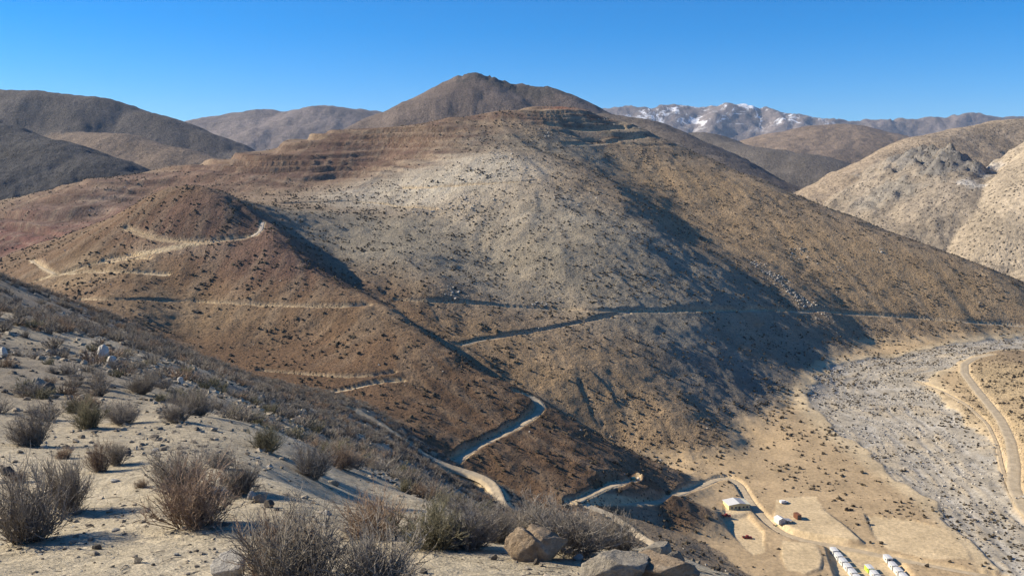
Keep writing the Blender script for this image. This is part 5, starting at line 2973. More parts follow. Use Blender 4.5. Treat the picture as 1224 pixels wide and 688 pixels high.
  (2.1,136.6,0.81),
  (-15.6,135.7,0.48),
  (-0.2,136.7,0.96),
  (-33.3,132.6,0.38),
  (-59.9,122.9,0.71),
  (-31.8,133,0.83),
  (-32.5,132.8,0.52),
  (4.8,136.7,0.66),
  (-57,124.4,0.5),
  (-34.8,132.3,0.42),
  (-54.5,125.5,0.6),
  (-6.1,136.7,0.94),
  (0.7,136.9,0.62),
  (-9.4,136.6,0.52),
  (-26.8,134.3,0.68),
  (-18.3,135.7,0.66),
  (-8.9,136.6,0.86),
  (-71.7,116.7,0.56),
  (-21,135.3,0.6),
  (-15.3,136.1,0.72),
  (-34.5,132.6,0.51),
  (-61,122.7,0.56),
  (-54.8,125.6,0.72),
  (-31,133.5,0.68),
  (-30.8,133.5,0.63),
  (-60.5,123,0.65),
  (-28.2,134.2,0.69),
  (-65.4,120.6,0.51),
  (1.5,137.2,0.72),
  (4.2,137.2,0.8),
  (-26.5,134.7,0.68),
  (-29.5,134.2,0.77),
  (-1.1,137.4,0.59),
  (1.5,137.4,0.76),
  (-6.5,137.3,0.57),
  (1.6,137.5,0.93),
  (-0.2,137.5,0.6),
  (-57.8,124.8,0.91),
  (-26.7,134.9,0.52),
  (-20.7,136,0.64),
  (-37,132.5,0.64),
  (-30.5,134.2,0.8),
  (-33.4,133.5,0.74),
  (-62.5,122.6,0.44),
  (-12.1,137.1,0.49),
  (-58.1,124.8,0.82),
  (-23,135.7,0.42),
  (-36.5,132.7,0.87),
  (-26,135.2,0.75),
  (-7.2,137.5,0.54),
  (-58.1,124.8,0.84),
  (-22.1,135.9,0.87),
  (-34.2,133.4,0.59),
  (-27.9,134.9,0.43),
  (-36,133,0.71),
  (1.5,137.8,0.46),
  (-12.7,137.2,0.67),
  (6.1,137.7,0.62),
  (-31.4,134.2,0.54),
  (-54,126.8,0.71),
  (-32.8,133.9,0.96),
  (-58.3,125,0.77),
  (-22.8,136.1,0.95),
  (-25.9,135.5,0.89),
  (-28.4,135.1,0.6),
  (-63.3,122.7,0.8),
  (-57.9,125.3,0.4),
  (-24.2,135.9,0.62),
  (-58.9,124.9,0.97),
  (-27.5,135.3,0.5),
  (-13.3,137.5,0.9),
  (-21.6,136.4,0.85),
  (-66.7,121,0.52),
  (-0.2,138.2,0.82),
  (-34.4,133.8,0.42),
  (3.3,138.2,0.51),
  (-58.2,125.4,0.52),
  (2.3,138.4,0.53),
  (-58.5,125.4,0.64),
  (-35.2,134,0.41),
  (-16,137.6,0.7),
  (-59.7,125,0.75),
  (-19.1,137.2,0.38),
  (-18.7,137.3,0.43),
  (-57.6,126,0.69),
  (-28.1,135.7,0.53),
  (-28,135.8,0.51),
  (1.4,138.7,0.69),
  (-63.2,123.5,0.37),
  (-33.5,134.7,1.01),
  (8,138.6,0.59),
  (-26.2,136.3,0.49),
  (-58.4,126,0.66),
  (1,138.8,0.59),
  (-15.5,138,0.6),
  (-16.8,137.9,0.78),
  (-26,136.5,0.78),
  (-16.9,137.9,0.92),
  (-60.9,125,0.38),
  (-57.7,126.5,0.64),
  (-15.5,138.2,0.69),
  (-25.4,136.7,0.98),
  (-23,137.2,0.67),
  (-13.2,138.5,0.44),
  (-22.2,137.3,0.59),
  (-32.9,135.2,0.52),
  (15.3,138.3,0.46),
  (-22.6,137.3,0.49),
  (13.9,138.5,0.62),
  (-26.8,136.6,0.68),
  (9.2,138.9,0.72),
  (-62.5,124.4,0.53),
  (-23.1,137.3,0.7),
  (-43.1,132.4,0.6),
  (-33.8,135.1,0.54),
  (-61.7,124.9,0.69),
  (-36.6,134.4,0.7),
  (-32.1,135.6,0.45),
  (-33.2,135.3,0.51),
  (-18.9,138.1,0.61),
  (-21,137.8,0.96),
  (-18,138.2,0.89),
  (-54,128.6,0.94),
  (-22.2,137.8,0.48),
  (-32.9,135.7,0.69),
  (-63.6,124.3,0.72),
  (-35.1,135.1,0.58),
  (-50.6,130.1,0.64),
  (-71.3,120.1,0.81),
  (17.6,138.6,0.54),
  (-28.2,136.8,0.95),
  (-33.5,135.6,0.84),
  (-62,125.2,0.8),
  (-72.7,119.4,0.41),
  (-37.1,134.8,0.68),
  (-19.1,138.6,1.03),
  (-1.5,139.9,0.52),
  (-61.5,125.7,0.87),
  (-21.1,138.3,0.45),
  (-56.9,127.9,0.88),
  (-73.6,119.1,0.66),
  (-39.2,134.4,1.03),
  (-73.4,119.2,0.61),
  (-65.3,123.9,0.61),
  (-74.2,118.8,0.88),
  (-18.5,138.8,0.7),
  (-29.3,137,0.55),
  (-18.6,138.8,0.58),
  (-31.1,136.6,0.74),
  (-61.7,125.8,0.63),
  (-62.3,125.5,0.83),
  (-24.7,137.9,0.41),
  (-60.4,126.4,0.44),
  (-60.7,126.4,0.87),
  (-34.4,135.9,0.87),
  (-64.7,124.4,0.54),
  (-70.4,121.2,0.71),
  (-17.1,139.2,0.57),
  (-20.6,138.8,0.77),
  (-0.8,140.3,0.79),
  (16,139.4,0.96),
  (-29.8,137.2,0.64),
  (-30.6,137,0.65),
  (-25,138.2,0.6),
  (-64.9,124.5,0.71),
  (-46.2,132.6,0.64),
  (-71.6,120.9,0.51),
  (-26.7,138,0.65),
  (-56.7,128.6,0.63),
  (-30,137.3,0.72),
  (-21.2,139,0.55),
  (-40.8,134.5,0.69),
  (-4.2,140.6,0.65),
  (-72.9,120.3,0.76),
  (-3.1,140.8,0.59),
  (-25.3,138.5,0.58),
  (-3.9,140.8,0.6),
  (-23.6,138.8,0.61),
  (-33.8,136.7,0.67),
  (-28.2,138,0.9),
  (-3.7,140.9,0.7),
  (-42.1,134.5,0.41),
  (14,140.2,0.64),
  (-32.9,137.1,0.97),
  (-2.8,140.9,0.94),
  (-46.8,133,0.66),
  (-35.6,136.5,0.57),
  (-70.7,122.1,0.57),
  (-23.2,139.3,0.6),
  (-55.9,129.7,0.54),
  (6.1,141.1,0.55),
  (-17.6,140.1,0.62),
  (-32.9,137.4,0.54),
  (-31.4,137.7,0.52),
  (-5,141.2,0.87),
  (-24.6,139.2,0.58),
  (-58.7,128.6,0.86),
  (-71.5,122,0.85),
  (18,140.3,0.46),
  (-36,136.8,0.66),
  (-64.2,126,0.55),
  (-21.4,139.8,0.55),
  (-17.8,140.3,0.86),
  (-36.9,136.7,1),
  (-67.3,124.6,0.49),
  (-34.1,137.5,0.63),
  (-44.7,134.4,0.77),
  (-3.1,141.6,0.59),
  (-4.3,141.6,0.96),
  (-4.9,141.6,0.75),
  (-71.5,122.4,0.81),
  (15.3,140.9,0.6),
  (-60.3,128.3,0.55),
  (1.8,141.7,0.83),
  (-70,123.3,0.8),
  (-70.1,123.3,0.51),
  (-63.8,126.7,0.74),
  (-0.3,141.8,0.67),
  (-2.1,141.8,0.48),
  (-66.5,125.4,1),
  (-22.3,140.2,0.67),
  (-57.9,129.7,0.57),
  (-61.3,128.1,0.92),
  (-20.2,140.6,0.7),
  (13.3,141.4,0.73),
  (-4.4,142,0.62),
  (-5.4,142,0.7),
  (18.3,140.9,0.66),
  (-63.3,127.2,0.52),
  (18.3,140.9,0.78),
  (-1.6,142.1,0.66),
  (-4.5,142.1,0.66),
  (-64.8,126.5,0.5),
  (-47.8,133.9,0.5),
  (-19.6,140.8,0.89),
  (-29.8,139,0.93),
  (13.4,141.5,0.85),
  (-30.7,138.8,0.75),
  (-22.6,140.4,0.66),
  (-34,138.1,0.78),
  (-36,137.6,0.68),
  (-3.3,142.2,0.83),
  (-65.3,126.5,0.64),
  (5.7,142.2,0.83),
  (15.7,141.5,0.62),
  (-71.5,123.1,0.75),
  (-34.5,138.1,0.38),
  (-69.4,124.3,0.51),
  (-31.5,138.9,0.73),
  (-61.2,128.6,0.62),
  (-43.1,135.8,0.53),
  (-56.3,130.9,0.81),
  (-61.6,128.5,0.75),
  (-1.2,142.5,0.56),
  (-37.3,137.5,0.53),
  (-73.7,122,0.49),
  (-55.4,131.4,0.99),
  (-32.8,138.8,0.92),
  (-55.1,131.5,0.52),
  (-27.4,139.9,0.62),
  (12.9,142,0.51),
  (-6.9,142.4,0.48),
  (7.3,142.4,0.59),
  (-31.5,139.1,0.5),
  (-70.8,123.8,0.67),
  (-33.4,138.7,0.66),
  (-58.9,130,0.74),
  (-20.5,141.2,0.77),
  (-56.1,131.2,0.53),
  (-75.5,121.2,0.46),
  (-57.3,130.8,0.51),
  (-21.6,141.2,0.6),
  (-64.8,127.3,0.7),
  (-64.9,127.2,0.66),
  (7.8,142.7,0.71),
  (11.6,142.4,0.61),
  (13.3,142.3,0.8),
  (12.4,142.4,0.5),
  (-67.3,126.2,0.86),
  (-21.1,141.5,0.53),
  (-27.6,140.4,0.7),
  (-9.7,142.8,0.9),
  (-61.8,129.1,0.55),
  (-32.2,139.5,0.54),
  (10.7,142.8,0.49),
  (-71.6,124.1,0.82),
  (-31.8,139.7,0.51),
  (-7.4,143.2,0.79),
  (-4.3,143.3,0.75),
  (-33.7,139.4,0.94),
  (-33.4,139.4,0.66),
  (12.3,142.8,0.82),
  (-38.5,138.1,0.63),
  (-30.3,140.2,0.63),
  (-32.7,139.7,0.59),
  (-71.9,124.2,0.75),
  (16.2,142.6,0.66),
  (-70.5,125.1,0.78),
  (-34.9,139.3,0.68),
  (-2.6,143.6,0.95),
  (-21.2,142.1,0.55),
  (-11,143.3,0.51),
  (-67.6,126.9,0.9),
  (-6.8,143.6,0.94),
  (-44,136.9,0.62),
  (14.8,143,0.92),
  (-66.3,127.6,0.5),
  (-68.5,126.4,0.51),
  (6.6,143.7,0.64),
  (-61.4,130.1,0.47),
  (0.2,143.9,0.97),
  (-58.4,131.6,0.59),
  (-8.3,143.7,0.53),
  (-63.1,129.4,0.7),
  (-76.1,122.2,0.87),
  (-31.8,140.4,0.96),
  (-68.8,126.5,0.38),
  (15.8,143.1,0.65),
  (-29.7,140.9,1),
  (0.2,144.1,0.63),
  (-64.3,128.9,0.57),
  (-69.4,126.4,0.58),
  (-74.1,123.6,0.72),
  (-11,143.7,0.53),
  (-1.9,144.2,0.73),
  (-67.4,127.4,0.7),
  (-8.5,144,0.53),
  (17.3,143.2,0.58),
  (10.2,144,0.53),
  (-70.2,126.2,0.59),
  (-60.7,131,0.56),
  (8.8,144.2,0.6),
  (-40.9,138.6,0.65),
  (4.7,144.4,0.67),
  (-31.3,141.1,0.78),
  (4.3,144.4,0.69),
  (-51.1,135.2,0.78),
  (-41.5,138.4,0.81),
  (-69,127,0.55),
  (14.3,143.8,0.92),
  (-48.7,136.1,0.53),
  (-70.6,126.2,0.64),
  (-29.8,141.5,0.64),
  (-41,138.7,0.79),
  (-49.6,135.8,0.91),
  (-60.7,131.2,0.75),
  (2.6,144.6,0.6),
  (12.6,144.1,0.82),
  (-21,143.1,0.75),
  (-32.9,140.9,0.92),
  (13.2,144.1,0.95),
  (-36.3,140.1,0.64),
  (-33.4,140.8,0.41),
  (-58.3,132.5,0.63),
  (-2.7,144.8,0.91),
  (-67.8,128,0.71),
  (-42.5,138.5,0.56),
  (-65.7,129.2,0.48),
  (-51.4,135.5,0.65),
  (-41,139,0.52),
  (-61.9,131.1,0.53),
  (-37.6,140,0.49),
  (-68.1,128,0.69),
  (-62.1,131,0.75),
  (-31.7,141.5,0.48),
  (-28.3,142.3,0.63),
  (-60.8,131.7,0.64),
  (14.1,144.4,0.8),
  (14.6,144.4,0.55),
  (16.2,144.2,0.57),
  (-69.1,127.7,0.69),
  (-61.8,131.4,0.65),
  (-69,127.7,0.53),
  (10.3,144.8,0.64),
  (14.7,144.5,0.75),
  (15.6,144.4,0.75),
  (-37.2,140.4,0.43),
  (-38.4,140.1,0.94),
  (-51,136.1,0.52),
  (-68.9,128,0.5),
  (-33.2,141.5,0.56),
  (-32.7,141.6,0.69),
  (13,144.8,0.71),
  (-65.3,129.9,0.49),
  (-23,143.5,0.67),
  (-45.9,138,0.72),
  (8.8,145.2,0.72),
  (-45.8,138.1,0.65),
  (-67.1,129.1,0.74),
  (-69.3,127.9,0.77),
  (-71.8,126.6,0.78),
  (-21.4,144,0.49),
  (-67.4,129,0.7),
  (14.3,144.9,0.94),
  (-33.4,141.7,0.73),
  (-59.9,132.7,0.49),
  (-38,140.6,0.81),
  (-38.8,140.4,0.55),
  (12.8,145.1,0.66),
  (-66.9,129.4,0.86),
  (12.3,145.1,0.77),
  (-50.8,136.6,0.45),
  (-74.8,125.1,0.66),
  (15.5,144.9,0.83),
  (8.1,145.5,0.72),
  (12.7,145.2,0.51),
  (-63.9,131,0.65),
  (-31.4,142.3,0.68),
  (-32.2,142.2,0.63),
  (-75.3,124.9,0.85),
  (-36.6,141.2,0.58),
  (6.6,145.7,0.51),
  (-29.7,142.8,0.87),
  (11.9,145.4,0.69),
  (-66.3,129.9,0.72),
  (-36,141.4,0.7),
  (-59.9,133.1,0.68),
  (-32.2,142.3,0.55),
  (-75.1,125.1,0.6),
  (-73.6,126,0.55),
  (-21.6,144.4,0.81),
  (-45.5,138.7,0.71),
  (-61.7,132.3,0.88),
  (-45.3,138.8,0.65),
  (16,145.1,0.84),
  (11.6,145.5,0.73),
  (-16.2,145.1,0.89),
  (20,144.6,0.56),
  (0.3,146,0.53),
  (-26.3,143.7,0.66),
  (-60.6,132.9,0.62),
  (-32.8,142.4,0.56),
  (7.7,146,0.82),
  (-11.6,145.7,0.78),
  (-40.8,140.4,0.51),
  (-47.7,138.2,0.67),
  (-43,139.8,0.61),
  (-63.9,131.6,0.61),
  (-15.9,145.4,0.8),
  (-33.9,142.3,0.64),
  (-37.2,141.5,0.84),
  (-65.2,131,0.94),
  (14.5,145.6,0.52),
  (-9.7,146,0.82),
  (-39.4,141,0.63),
  (12.9,145.8,0.76),
  (-36.3,141.8,0.95),
  (8.9,146.1,0.5),
  (-51.8,136.9,0.66),
  (9.7,146.1,0.49),
  (-45.3,139.2,0.57),
  (-73.1,126.9,0.6),
  (-11.5,146,0.79),
  (-14.8,145.8,0.6),
  (-63.3,132.2,0.61),
  (-52.6,136.8,0.97),
  (-35.8,142.1,0.76),
  (-47.8,138.6,0.82),
  (-46.1,139.1,0.45),
  (-24.8,144.5,0.8),
  (12.8,146,0.62),
  (12.1,146.1,0.72),
  (-37.1,141.9,0.66),
  (-44.8,139.7,0.6),
  (-66.1,131,0.99),
  (-33.4,142.9,0.88),
  (-34.5,142.6,0.53),
  (2.6,146.8,0.57),
  (6.1,146.7,0.66),
  (-37.9,141.9,0.76),
  (-1.1,146.8,0.48),
  (8.8,146.6,0.47),
  (-71.6,128.2,0.59),
  (-62.1,133.1,0.81),
  (-47.2,139.1,0.63),
  (-62.9,132.8,0.95),
  (7.7,146.7,0.83),
  (10.7,146.6,0.68),
  (-14.7,146.2,0.58),
  (-33,143.2,0.71),
  (-73.7,127.2,0.69),
  (-37.5,142.3,0.54),
  (-14.3,146.4,0.67),
  (-35.1,142.9,0.86),
  (12.7,146.6,0.5),
  (11.5,146.7,0.83),
  (17,146.2,0.46),
  (-46.6,139.6,0.8),
  (-73.8,127.4,0.81),
  (-34.1,143.2,0.45),
  (-23.3,145.4,0.87),
  (11,146.9,0.9),
  (17.5,146.2,0.85),
  (-8.6,147,0.41),
  (-47.2,139.6,0.55),
  (-61,134.1,0.65),
  (-70.9,129.1,0.56),
  (7.9,147.1,0.69),
  (-62.3,133.6,0.64),
  (-67.2,131.2,0.51),
  (-15.1,146.6,0.59),
  (-24.2,145.4,0.46),
  (-45.6,140.2,0.63),
  (-36.1,142.9,0.87),
  (11.3,147,0.75),
  (-13.6,146.8,0.52),
  (-52.9,137.7,0.66),
  (-75.4,126.8,0.71),
  (13.2,146.9,0.51),
  (18.9,146.3,1.03),
  (12.9,147,0.45),
  (-15.1,146.8,0.64),
  (-30.5,144.4,0.81),
  (-73.7,127.8,0.76),
  (11.9,147.1,0.73),
  (-71,129.4,0.67),
  (-33.7,143.7,0.64),
  (-32.3,144,0.66),
  (-37.7,142.7,0.61),
  (-48.3,139.5,0.57),
  (-68,131.1,0.68),
  (-66.7,131.7,0.79),
  (-11.7,147.2,0.78),
  (9.1,147.4,0.71),
  (-11.9,147.2,0.8),
  (10.7,147.4,0.84),
  (2.7,147.7,0.66),
  (6.9,147.6,0.77),
  (6.4,147.7,0.53),
  (-33.6,144,0.47),
  (-64.6,133,0.86),
  (4.5,147.8,0.75),
  (-42.2,141.7,0.62),
  (9.1,147.6,0.56),
  (-12.8,147.4,0.87),
  (-76.2,126.8,0.42),
  (5.9,147.8,0.73),
  (-33.1,144.2,0.52),
  (-63.5,133.7,0.67),
  (13.4,147.4,0.68),
  (-31.8,144.7,0.43),
  (15.2,147.3,0.71),
  (-63.6,133.8,0.63),
  (-63.4,133.9,0.4),
  (-38.4,143.2,0.81),
  (-15.6,147.4,0.53),
  (-8.7,148,0.6),
  (-34.7,144.1,0.78),
  (-18.3,147.1,0.9),
  (9.7,148,0.45),
  (-63,134.2,0.78),
  (-33.2,144.5,0.62),
  (-14,147.6,0.58),
  (14.8,147.6,0.4),
  (6.9,148.1,0.6),
  (-10.3,148,0.77),
  (-71.1,130.2,0.5),
  (11.6,147.9,0.59),
  (-36.1,143.9,0.55),
  (5.1,148.3,0.65),
  (9.6,148.1,0.63),
  (-16,147.5,0.96),
  (-30.5,145.2,0.62),
  (-35.7,144.1,0.78),
  (-0.2,148.4,0.68),
  (-51.4,139.3,0.62),
  (15.8,147.6,0.9),
  (17.1,147.5,0.77),
  (-51.8,139.2,0.89),
  (-40.7,142.8,0.74),
  (-0.2,148.5,0.64),
  (-44,141.9,0.74),
  (-35.8,144.2,0.58),
  (11.6,148.1,0.65),
  (-30.5,145.5,0.71),
  (11.5,148.2,0.63),
  (-15.4,147.9,0.79),
  (-9.4,148.4,0.46),
  (-67.2,132.8,0.71),
  (-72.1,130.2,0.73),
  (-72.2,130.2,0.57),
  (-76.5,127.7,0.66),
  (-27.1,146.4,0.62),
  (-32.4,145.3,0.93),
  (-77.8,127,0.59),
  (16.2,148.1,0.58),
  (14.5,148.3,0.88),
  (12.3,148.5,0.81),
  (-31,145.8,0.54),
  (-15.9,148.2,0.7),
  (-37.2,144.3,0.74),
  (18.3,147.9,0.5),
  (4.2,149,0.47),
  (-38.3,144.1,0.71),
  (-38.1,144.2,0.48),
  (19.9,147.8,0.77),
  (-10.6,148.8,0.84),
  (-67.9,132.8,0.62),
  (7.5,149,0.52),
  (-9.6,148.8,0.5),
  (6.4,149.1,0.94),
  (-15.6,148.4,0.87),
  (10.5,148.8,0.75),
  (-38.3,144.2,0.63),
  (4.1,149.2,0.45),
  (-46.5,141.8,0.69),
  (12.1,148.8,0.58),
  (-9.9,148.9,0.69),
  (-19,148.1,0.85),
  (-75.1,129.1,0.38),
  (-17.6,148.3,0.65),
  (11.3,149,0.78),
  (16.8,148.5,0.49),
  (8,149.2,0.93),
  (17.5,148.5,0.7),
  (18.2,148.5,0.64),
  (-16.1,148.7,0.59),
  (3.5,149.6,0.41),
  (-33.8,145.7,0.76),
  (9.2,149.3,0.59),
  (-68.9,132.8,0.47),
  (-76,128.9,0.83),
  (-33.1,145.9,0.63),
  (4.4,149.6,0.63),
  (-39.5,144.4,1.04),
  (-37,145,0.77),
  (-73.4,130.5,0.7),
  (16.1,148.9,0.57),
  (-11.4,149.3,0.88),
  (-29.1,146.9,0.47),
  (-19.4,148.5,0.88),
  (-77.9,127.9,0.51),
  (-17.7,148.8,0.74),
  (-10.7,149.5,0.92),
  (7.1,149.7,0.97),
  (-71,132,0.58),
  (-42,143.9,0.77),
  (8.6,149.6,0.55),
  (-35.1,145.7,0.94),
  (-77.7,128.2,0.64),
  (-33.1,146.2,0.69),
  (-70.2,132.4,0.54),
  (5.3,149.8,0.4),
  (2,149.9,0.68),
  (-39,144.8,0.62),
  (-68.5,133.4,0.62),
  (-34.7,145.9,0.57),
  (8.2,149.8,0.42),
  (-20.3,148.6,0.62),
  (1.9,150,0.73),
  (16.6,149.1,0.61),
  (-35,145.9,0.37),
  (-38.2,145.2,0.78),
  (-16.9,149.2,0.6),
  (-19.4,148.9,0.65),
  (-44,143.6,0.49),
  (6.1,150.1,0.58),
  (-66.7,134.6,0.93),
  (-34,146.3,0.4),
  (5.2,150.1,0.82),
  (-64.2,135.8,0.7),
  (-16.3,149.3,0.57),
  (-69.8,133,0.73),
  (-45.6,143.2,0.69),
  (-40,144.9,0.5),
  (-15.9,149.5,0.55),
  (-37,145.7,0.65),
  (8.4,150.1,0.81),
  (5,150.3,0.48),
  (13,149.8,0.66),
  (-78.1,128.6,0.66),
  (-11.4,150,0.76),
  (4.9,150.4,0.79),
  (-67.8,134.4,0.38),
  (8.5,150.3,0.91),
  (-77.7,128.9,0.76),
  (-43,144.2,0.56),
  (-32.9,146.9,0.6),
  (-78.4,128.6,0.77),
  (-37.2,145.9,0.89),
  (7.3,150.4,0.7),
  (-39.7,145.3,0.67),
  (9,150.4,0.67),
  (-40,145.2,0.49),
  (-36.2,146.3,0.9),
  (-72,132.4,0.56),
  (-40.6,145.1,0.57),
  (-28.5,148,1),
  (-44.5,144,0.86),
  (18.8,149.6,0.73),
  (-16.3,149.9,0.7),
  (-44,144.2,0.71),
  (-37.7,146,0.71),
  (-19.6,149.5,0.89),
  (-37.9,146,0.71),
  (-32.3,147.4,0.4),
  (-30.7,147.7,0.51),
  (-48.9,142.7,0.87),
  (12.1,150.4,0.85),
  (14.5,150.2,0.6),
  (-17.7,149.9,0.79),
  (16.2,150,0.83),
  (-15.3,150.1,0.7),
  (-72.7,132.3,0.43),
  (12.3,150.4,0.5),
  (-46.6,143.6,0.85),
  (-41.6,145.1,0.42),
  (-11.3,150.6,0.67),
  (17.6,150,0.75),
  (16.1,150.1,0.73),
  (7.6,150.8,0.83),
  (-48,143.2,0.54),
  (-71.1,133.3,0.61),
  (6.8,150.9,0.61),
  (-20.7,149.7,0.74),
  (-67.6,135.1,0.56),
  (-47.8,143.4,0.46),
  (-16.5,150.2,0.89),
  (-78,129.5,0.71),
  (17.2,150.2,0.93),
  (-48.8,143.1,0.55),
  (-21.2,149.7,0.98),
  (-13,150.7,0.52),
  (-40.3,145.8,0.67),
  (-16.8,150.3,0.58),
  (5.9,151.2,0.55),
  (-29.9,148.3,0.89),
  (11.8,150.8,0.64),
  (-7.6,151.2,0.46),
  (-11.7,150.9,0.58),
  (-44,144.9,0.61),
  (15.2,150.7,0.64),
  (-29.1,148.6,0.72),
  (-76.8,130.5,0.64),
  (-40.2,146,0.43),
  (-39.9,146.2,0.95),
  (-46.9,144.1,0.6),
  (-80.1,128.6,0.62),
  (-7.6,151.4,0.61),
  (12.8,151,0.77),
  (11.4,151.2,0.95),
  (-39.6,146.4,0.52),
  (3.9,151.6,0.64),
  (-78.2,129.9,0.95),
  (-37.9,146.8,0.63),
  (-14.5,151,0.71),
  (-20.6,150.3,0.79),
  (-78.3,129.9,0.64),
  (-20.1,150.3,0.59),
  (-21.9,150.1,0.68),
  (-12.4,151.2,0.59),
  (14.2,151.1,0.55),
  (5.6,151.6,0.56),
  (-73.4,132.8,0.51),
  (-29.1,149,0.65),
  (4.3,151.7,0.71),
  (-47.2,144.4,0.63),
  (13.3,151.3,0.77),
  (7.4,151.8,0.75),
  (-41.8,146.1,0.74),
  (-20.6,150.6,0.67),
  (-47.4,144.4,0.61),
  (11,151.6,0.86),
  (-14.7,151.3,0.55),
  (-31.4,148.8,0.74),
  (-14.5,151.3,0.91),
  (-68.7,135.7,0.6),
  (13,151.5,0.9),
  (20.1,150.8,0.91),
  (9.9,151.8,0.7),
  (-31,149,0.48),
  (-47.6,144.5,0.6),
  (-73,133.5,0.79),
  (17.9,151.1,0.87),
  (10.9,151.8,0.93),
  (-46.6,145,0.62),
  (-36.5,147.8,0.56),
  (6.4,152.1,0.56),
  (16.5,151.4,0.62),
  (-76.3,131.8,0.7),
  (-41.9,146.4,0.68),
  (-7.7,152.2,0.76),
  (4.5,152.3,0.91),
  (11,152,0.67),
  (-33.4,148.8,0.51),
  (-37.9,147.7,0.65),
  (13.7,151.9,0.99),
  (-29.5,149.6,0.43),
  (-44.5,145.9,0.66),
  (16.6,151.6,0.94),
  (4.6,152.5,0.5),
  (-19.2,151.4,0.51),
  (-50.9,143.8,0.6),
  (-68.7,136.2,0.7),
  (-37.2,148,0.72),
  (-17.2,151.6,0.89),
  (-41.5,146.8,0.55),
  (7.9,152.4,0.49),
  (-32.1,149.2,0.63),
  (-37.6,147.9,0.78),
  (-31.2,149.4,0.98),
  (-36.9,148.1,0.42),
  (-21.5,151.1,0.69),
  (4.1,152.6,0.7),
  (6.4,152.6,0.62),
  (-36.2,148.4,0.49),
  (6,152.6,0.69),
  (-72.1,134.7,0.94),
  (-30,149.8,0.65),
  (-23.8,151,0.92),
  (-32.8,149.3,0.83),
  (18.9,151.8,0.82),
  (-49.9,144.6,0.79),
  (-76.7,132.3,0.62),
  (-47.6,145.4,0.56),
  (7.7,152.8,0.69),
  (3.9,153,0.55),
  (13.1,152.5,0.81),
  (-40.4,147.6,0.55),
  (-34.9,149,0.61),
  (20.5,151.7,0.75),
  (12.4,152.7,0.47),
  (-19.4,152,0.66),
  (5.8,153.1,0.39),
  (-40.3,147.9,0.79),
  (-45.7,146.3,0.84),
  (5.3,153.2,0.61),
  (-16.6,152.4,0.68),
  (6.1,153.2,0.66),
  (12.1,152.9,0.66),
  (-43.4,147.1,0.6),
  (-44.9,146.6,0.56),
  (4.8,153.3,0.86),
  (-46.2,146.2,0.86),
  (-50.2,145,0.9),
  (6.8,153.3,0.75),
  (-41.5,147.8,0.47),
  (-70.6,136.3,0.54),
  (-44.3,147,0.91),
  (-72.7,135.3,0.67),
  (13.1,153,0.84),
  (-31.1,150.4,0.52),
  (-75.8,133.6,0.79),
  (20,152.3,0.54),
  (-47.2,146.2,0.66),
  (-17.7,152.7,0.68),
  (11.6,153.3,0.54),
  (-67.1,138.4,0.53),
  (-43,147.7,0.89),
  (-45.1,147.1,0.62),
  (-44.3,147.4,0.79),
  (-7.6,153.7,0.68),
  (-77,133.4,0.73),
  (-15.3,153.3,0.7),
  (11.6,153.6,0.6),
  (-47.7,146.5,0.61),
  (-78.5,132.6,0.73),
  (-74.6,134.8,0.55),
  (-13.1,153.6,0.6),
  (12.5,153.6,0.62),
  (-76.2,134,0.53),
  (4.6,154.1,0.81),
  (-18.2,153.1,0.52),
  (-73.4,135.6,0.77),
  (6.6,154.2,0.71),
  (-16.8,153.4,0.76),
  (3.4,154.3,0.68),
  (-49.5,146.2,0.62),
  (-10.9,154,0.64),
  (-19.7,153.1,0.71),
  (8.9,154.1,0.47),
  (-10,154.1,0.62),
  (18.5,153.3,0.67),
  (-12.3,154,0.49),
  (6.5,154.4,0.86),
  (9.1,154.3,0.75),
  (-22.6,152.9,0.67),
  (-77.1,134,0.41),
  (-73.7,136,0.54),
  (-76.7,134.3,0.82),
  (-19.6,153.5,0.76),
  (14.3,154.1,0.64),
  (-10.3,154.4,0.99),
  (-73.3,136.3,0.74),
  (-49.3,146.7,0.62),
  (-69.1,138.6,0.94),
  (-31.9,151.5,1.05),
  (-22.9,153.1,0.52),
  (10.3,154.5,0.76),
  (5.9,154.8,0.71),
  (5.2,154.9,0.88),
  (-38.5,150.1,0.51),
  (-18.8,153.8,0.73),
  (-23.1,153.3,0.58),
  (-11.6,154.6,0.82),
  (-40.5,149.6,0.91),
  (-14.6,154.4,0.91),
  (-43.9,148.8,0.64),
  (-76.7,134.9,0.69),
  (-71.4,137.8,0.43),
  (5.7,155.1,0.46),
  (16.7,154.3,0.6),
  (11.5,154.8,0.42),
  (-45.4,148.5,0.57),
  (-29.1,152.5,0.64),
  (-12.9,154.8,0.47),
  (-78.2,134.2,0.7),
  (-15.7,154.6,0.44),
  (10.4,155,0.67),
  (6.2,155.2,1),
  (8.2,155.2,0.64),
  (8.6,155.1,0.67),
  (-13.2,154.9,0.66),
  (-47.8,147.9,0.6),
  (10.7,155.1,0.87),
  (-27.7,153,0.64),
  (-30.1,152.5,0.5),
  (-12.6,155,0.55),
  (-77.8,134.6,0.46),
  (-31.1,152.4,0.79),
  (-28.3,153,0.61),
  (-50.3,147.2,0.63),
  (-23.3,153.9,0.59),
  (-34.6,151.9,0.52),
  (-20.8,154.4,0.89),
  (-78.5,134.6,0.51),
  (-32.2,152.5,0.43),
  (-71.8,138.3,0.65),
  (10.2,155.5,0.4),
  (7,155.7,0.62),
  (8.7,155.6,0.82),
  (-29,153.2,0.79),
  (-44.1,149.6,0.49),
  (-40.6,150.7,0.94),
  (-27.2,153.6,0.58),
  (-81.4,133.1,0.52),
  (-71.3,138.9,0.72),
  (-32.4,152.8,0.45),
  (-16.4,155.3,0.66),
  (-35.9,152,0.64),
  (-31.1,153.1,0.54),
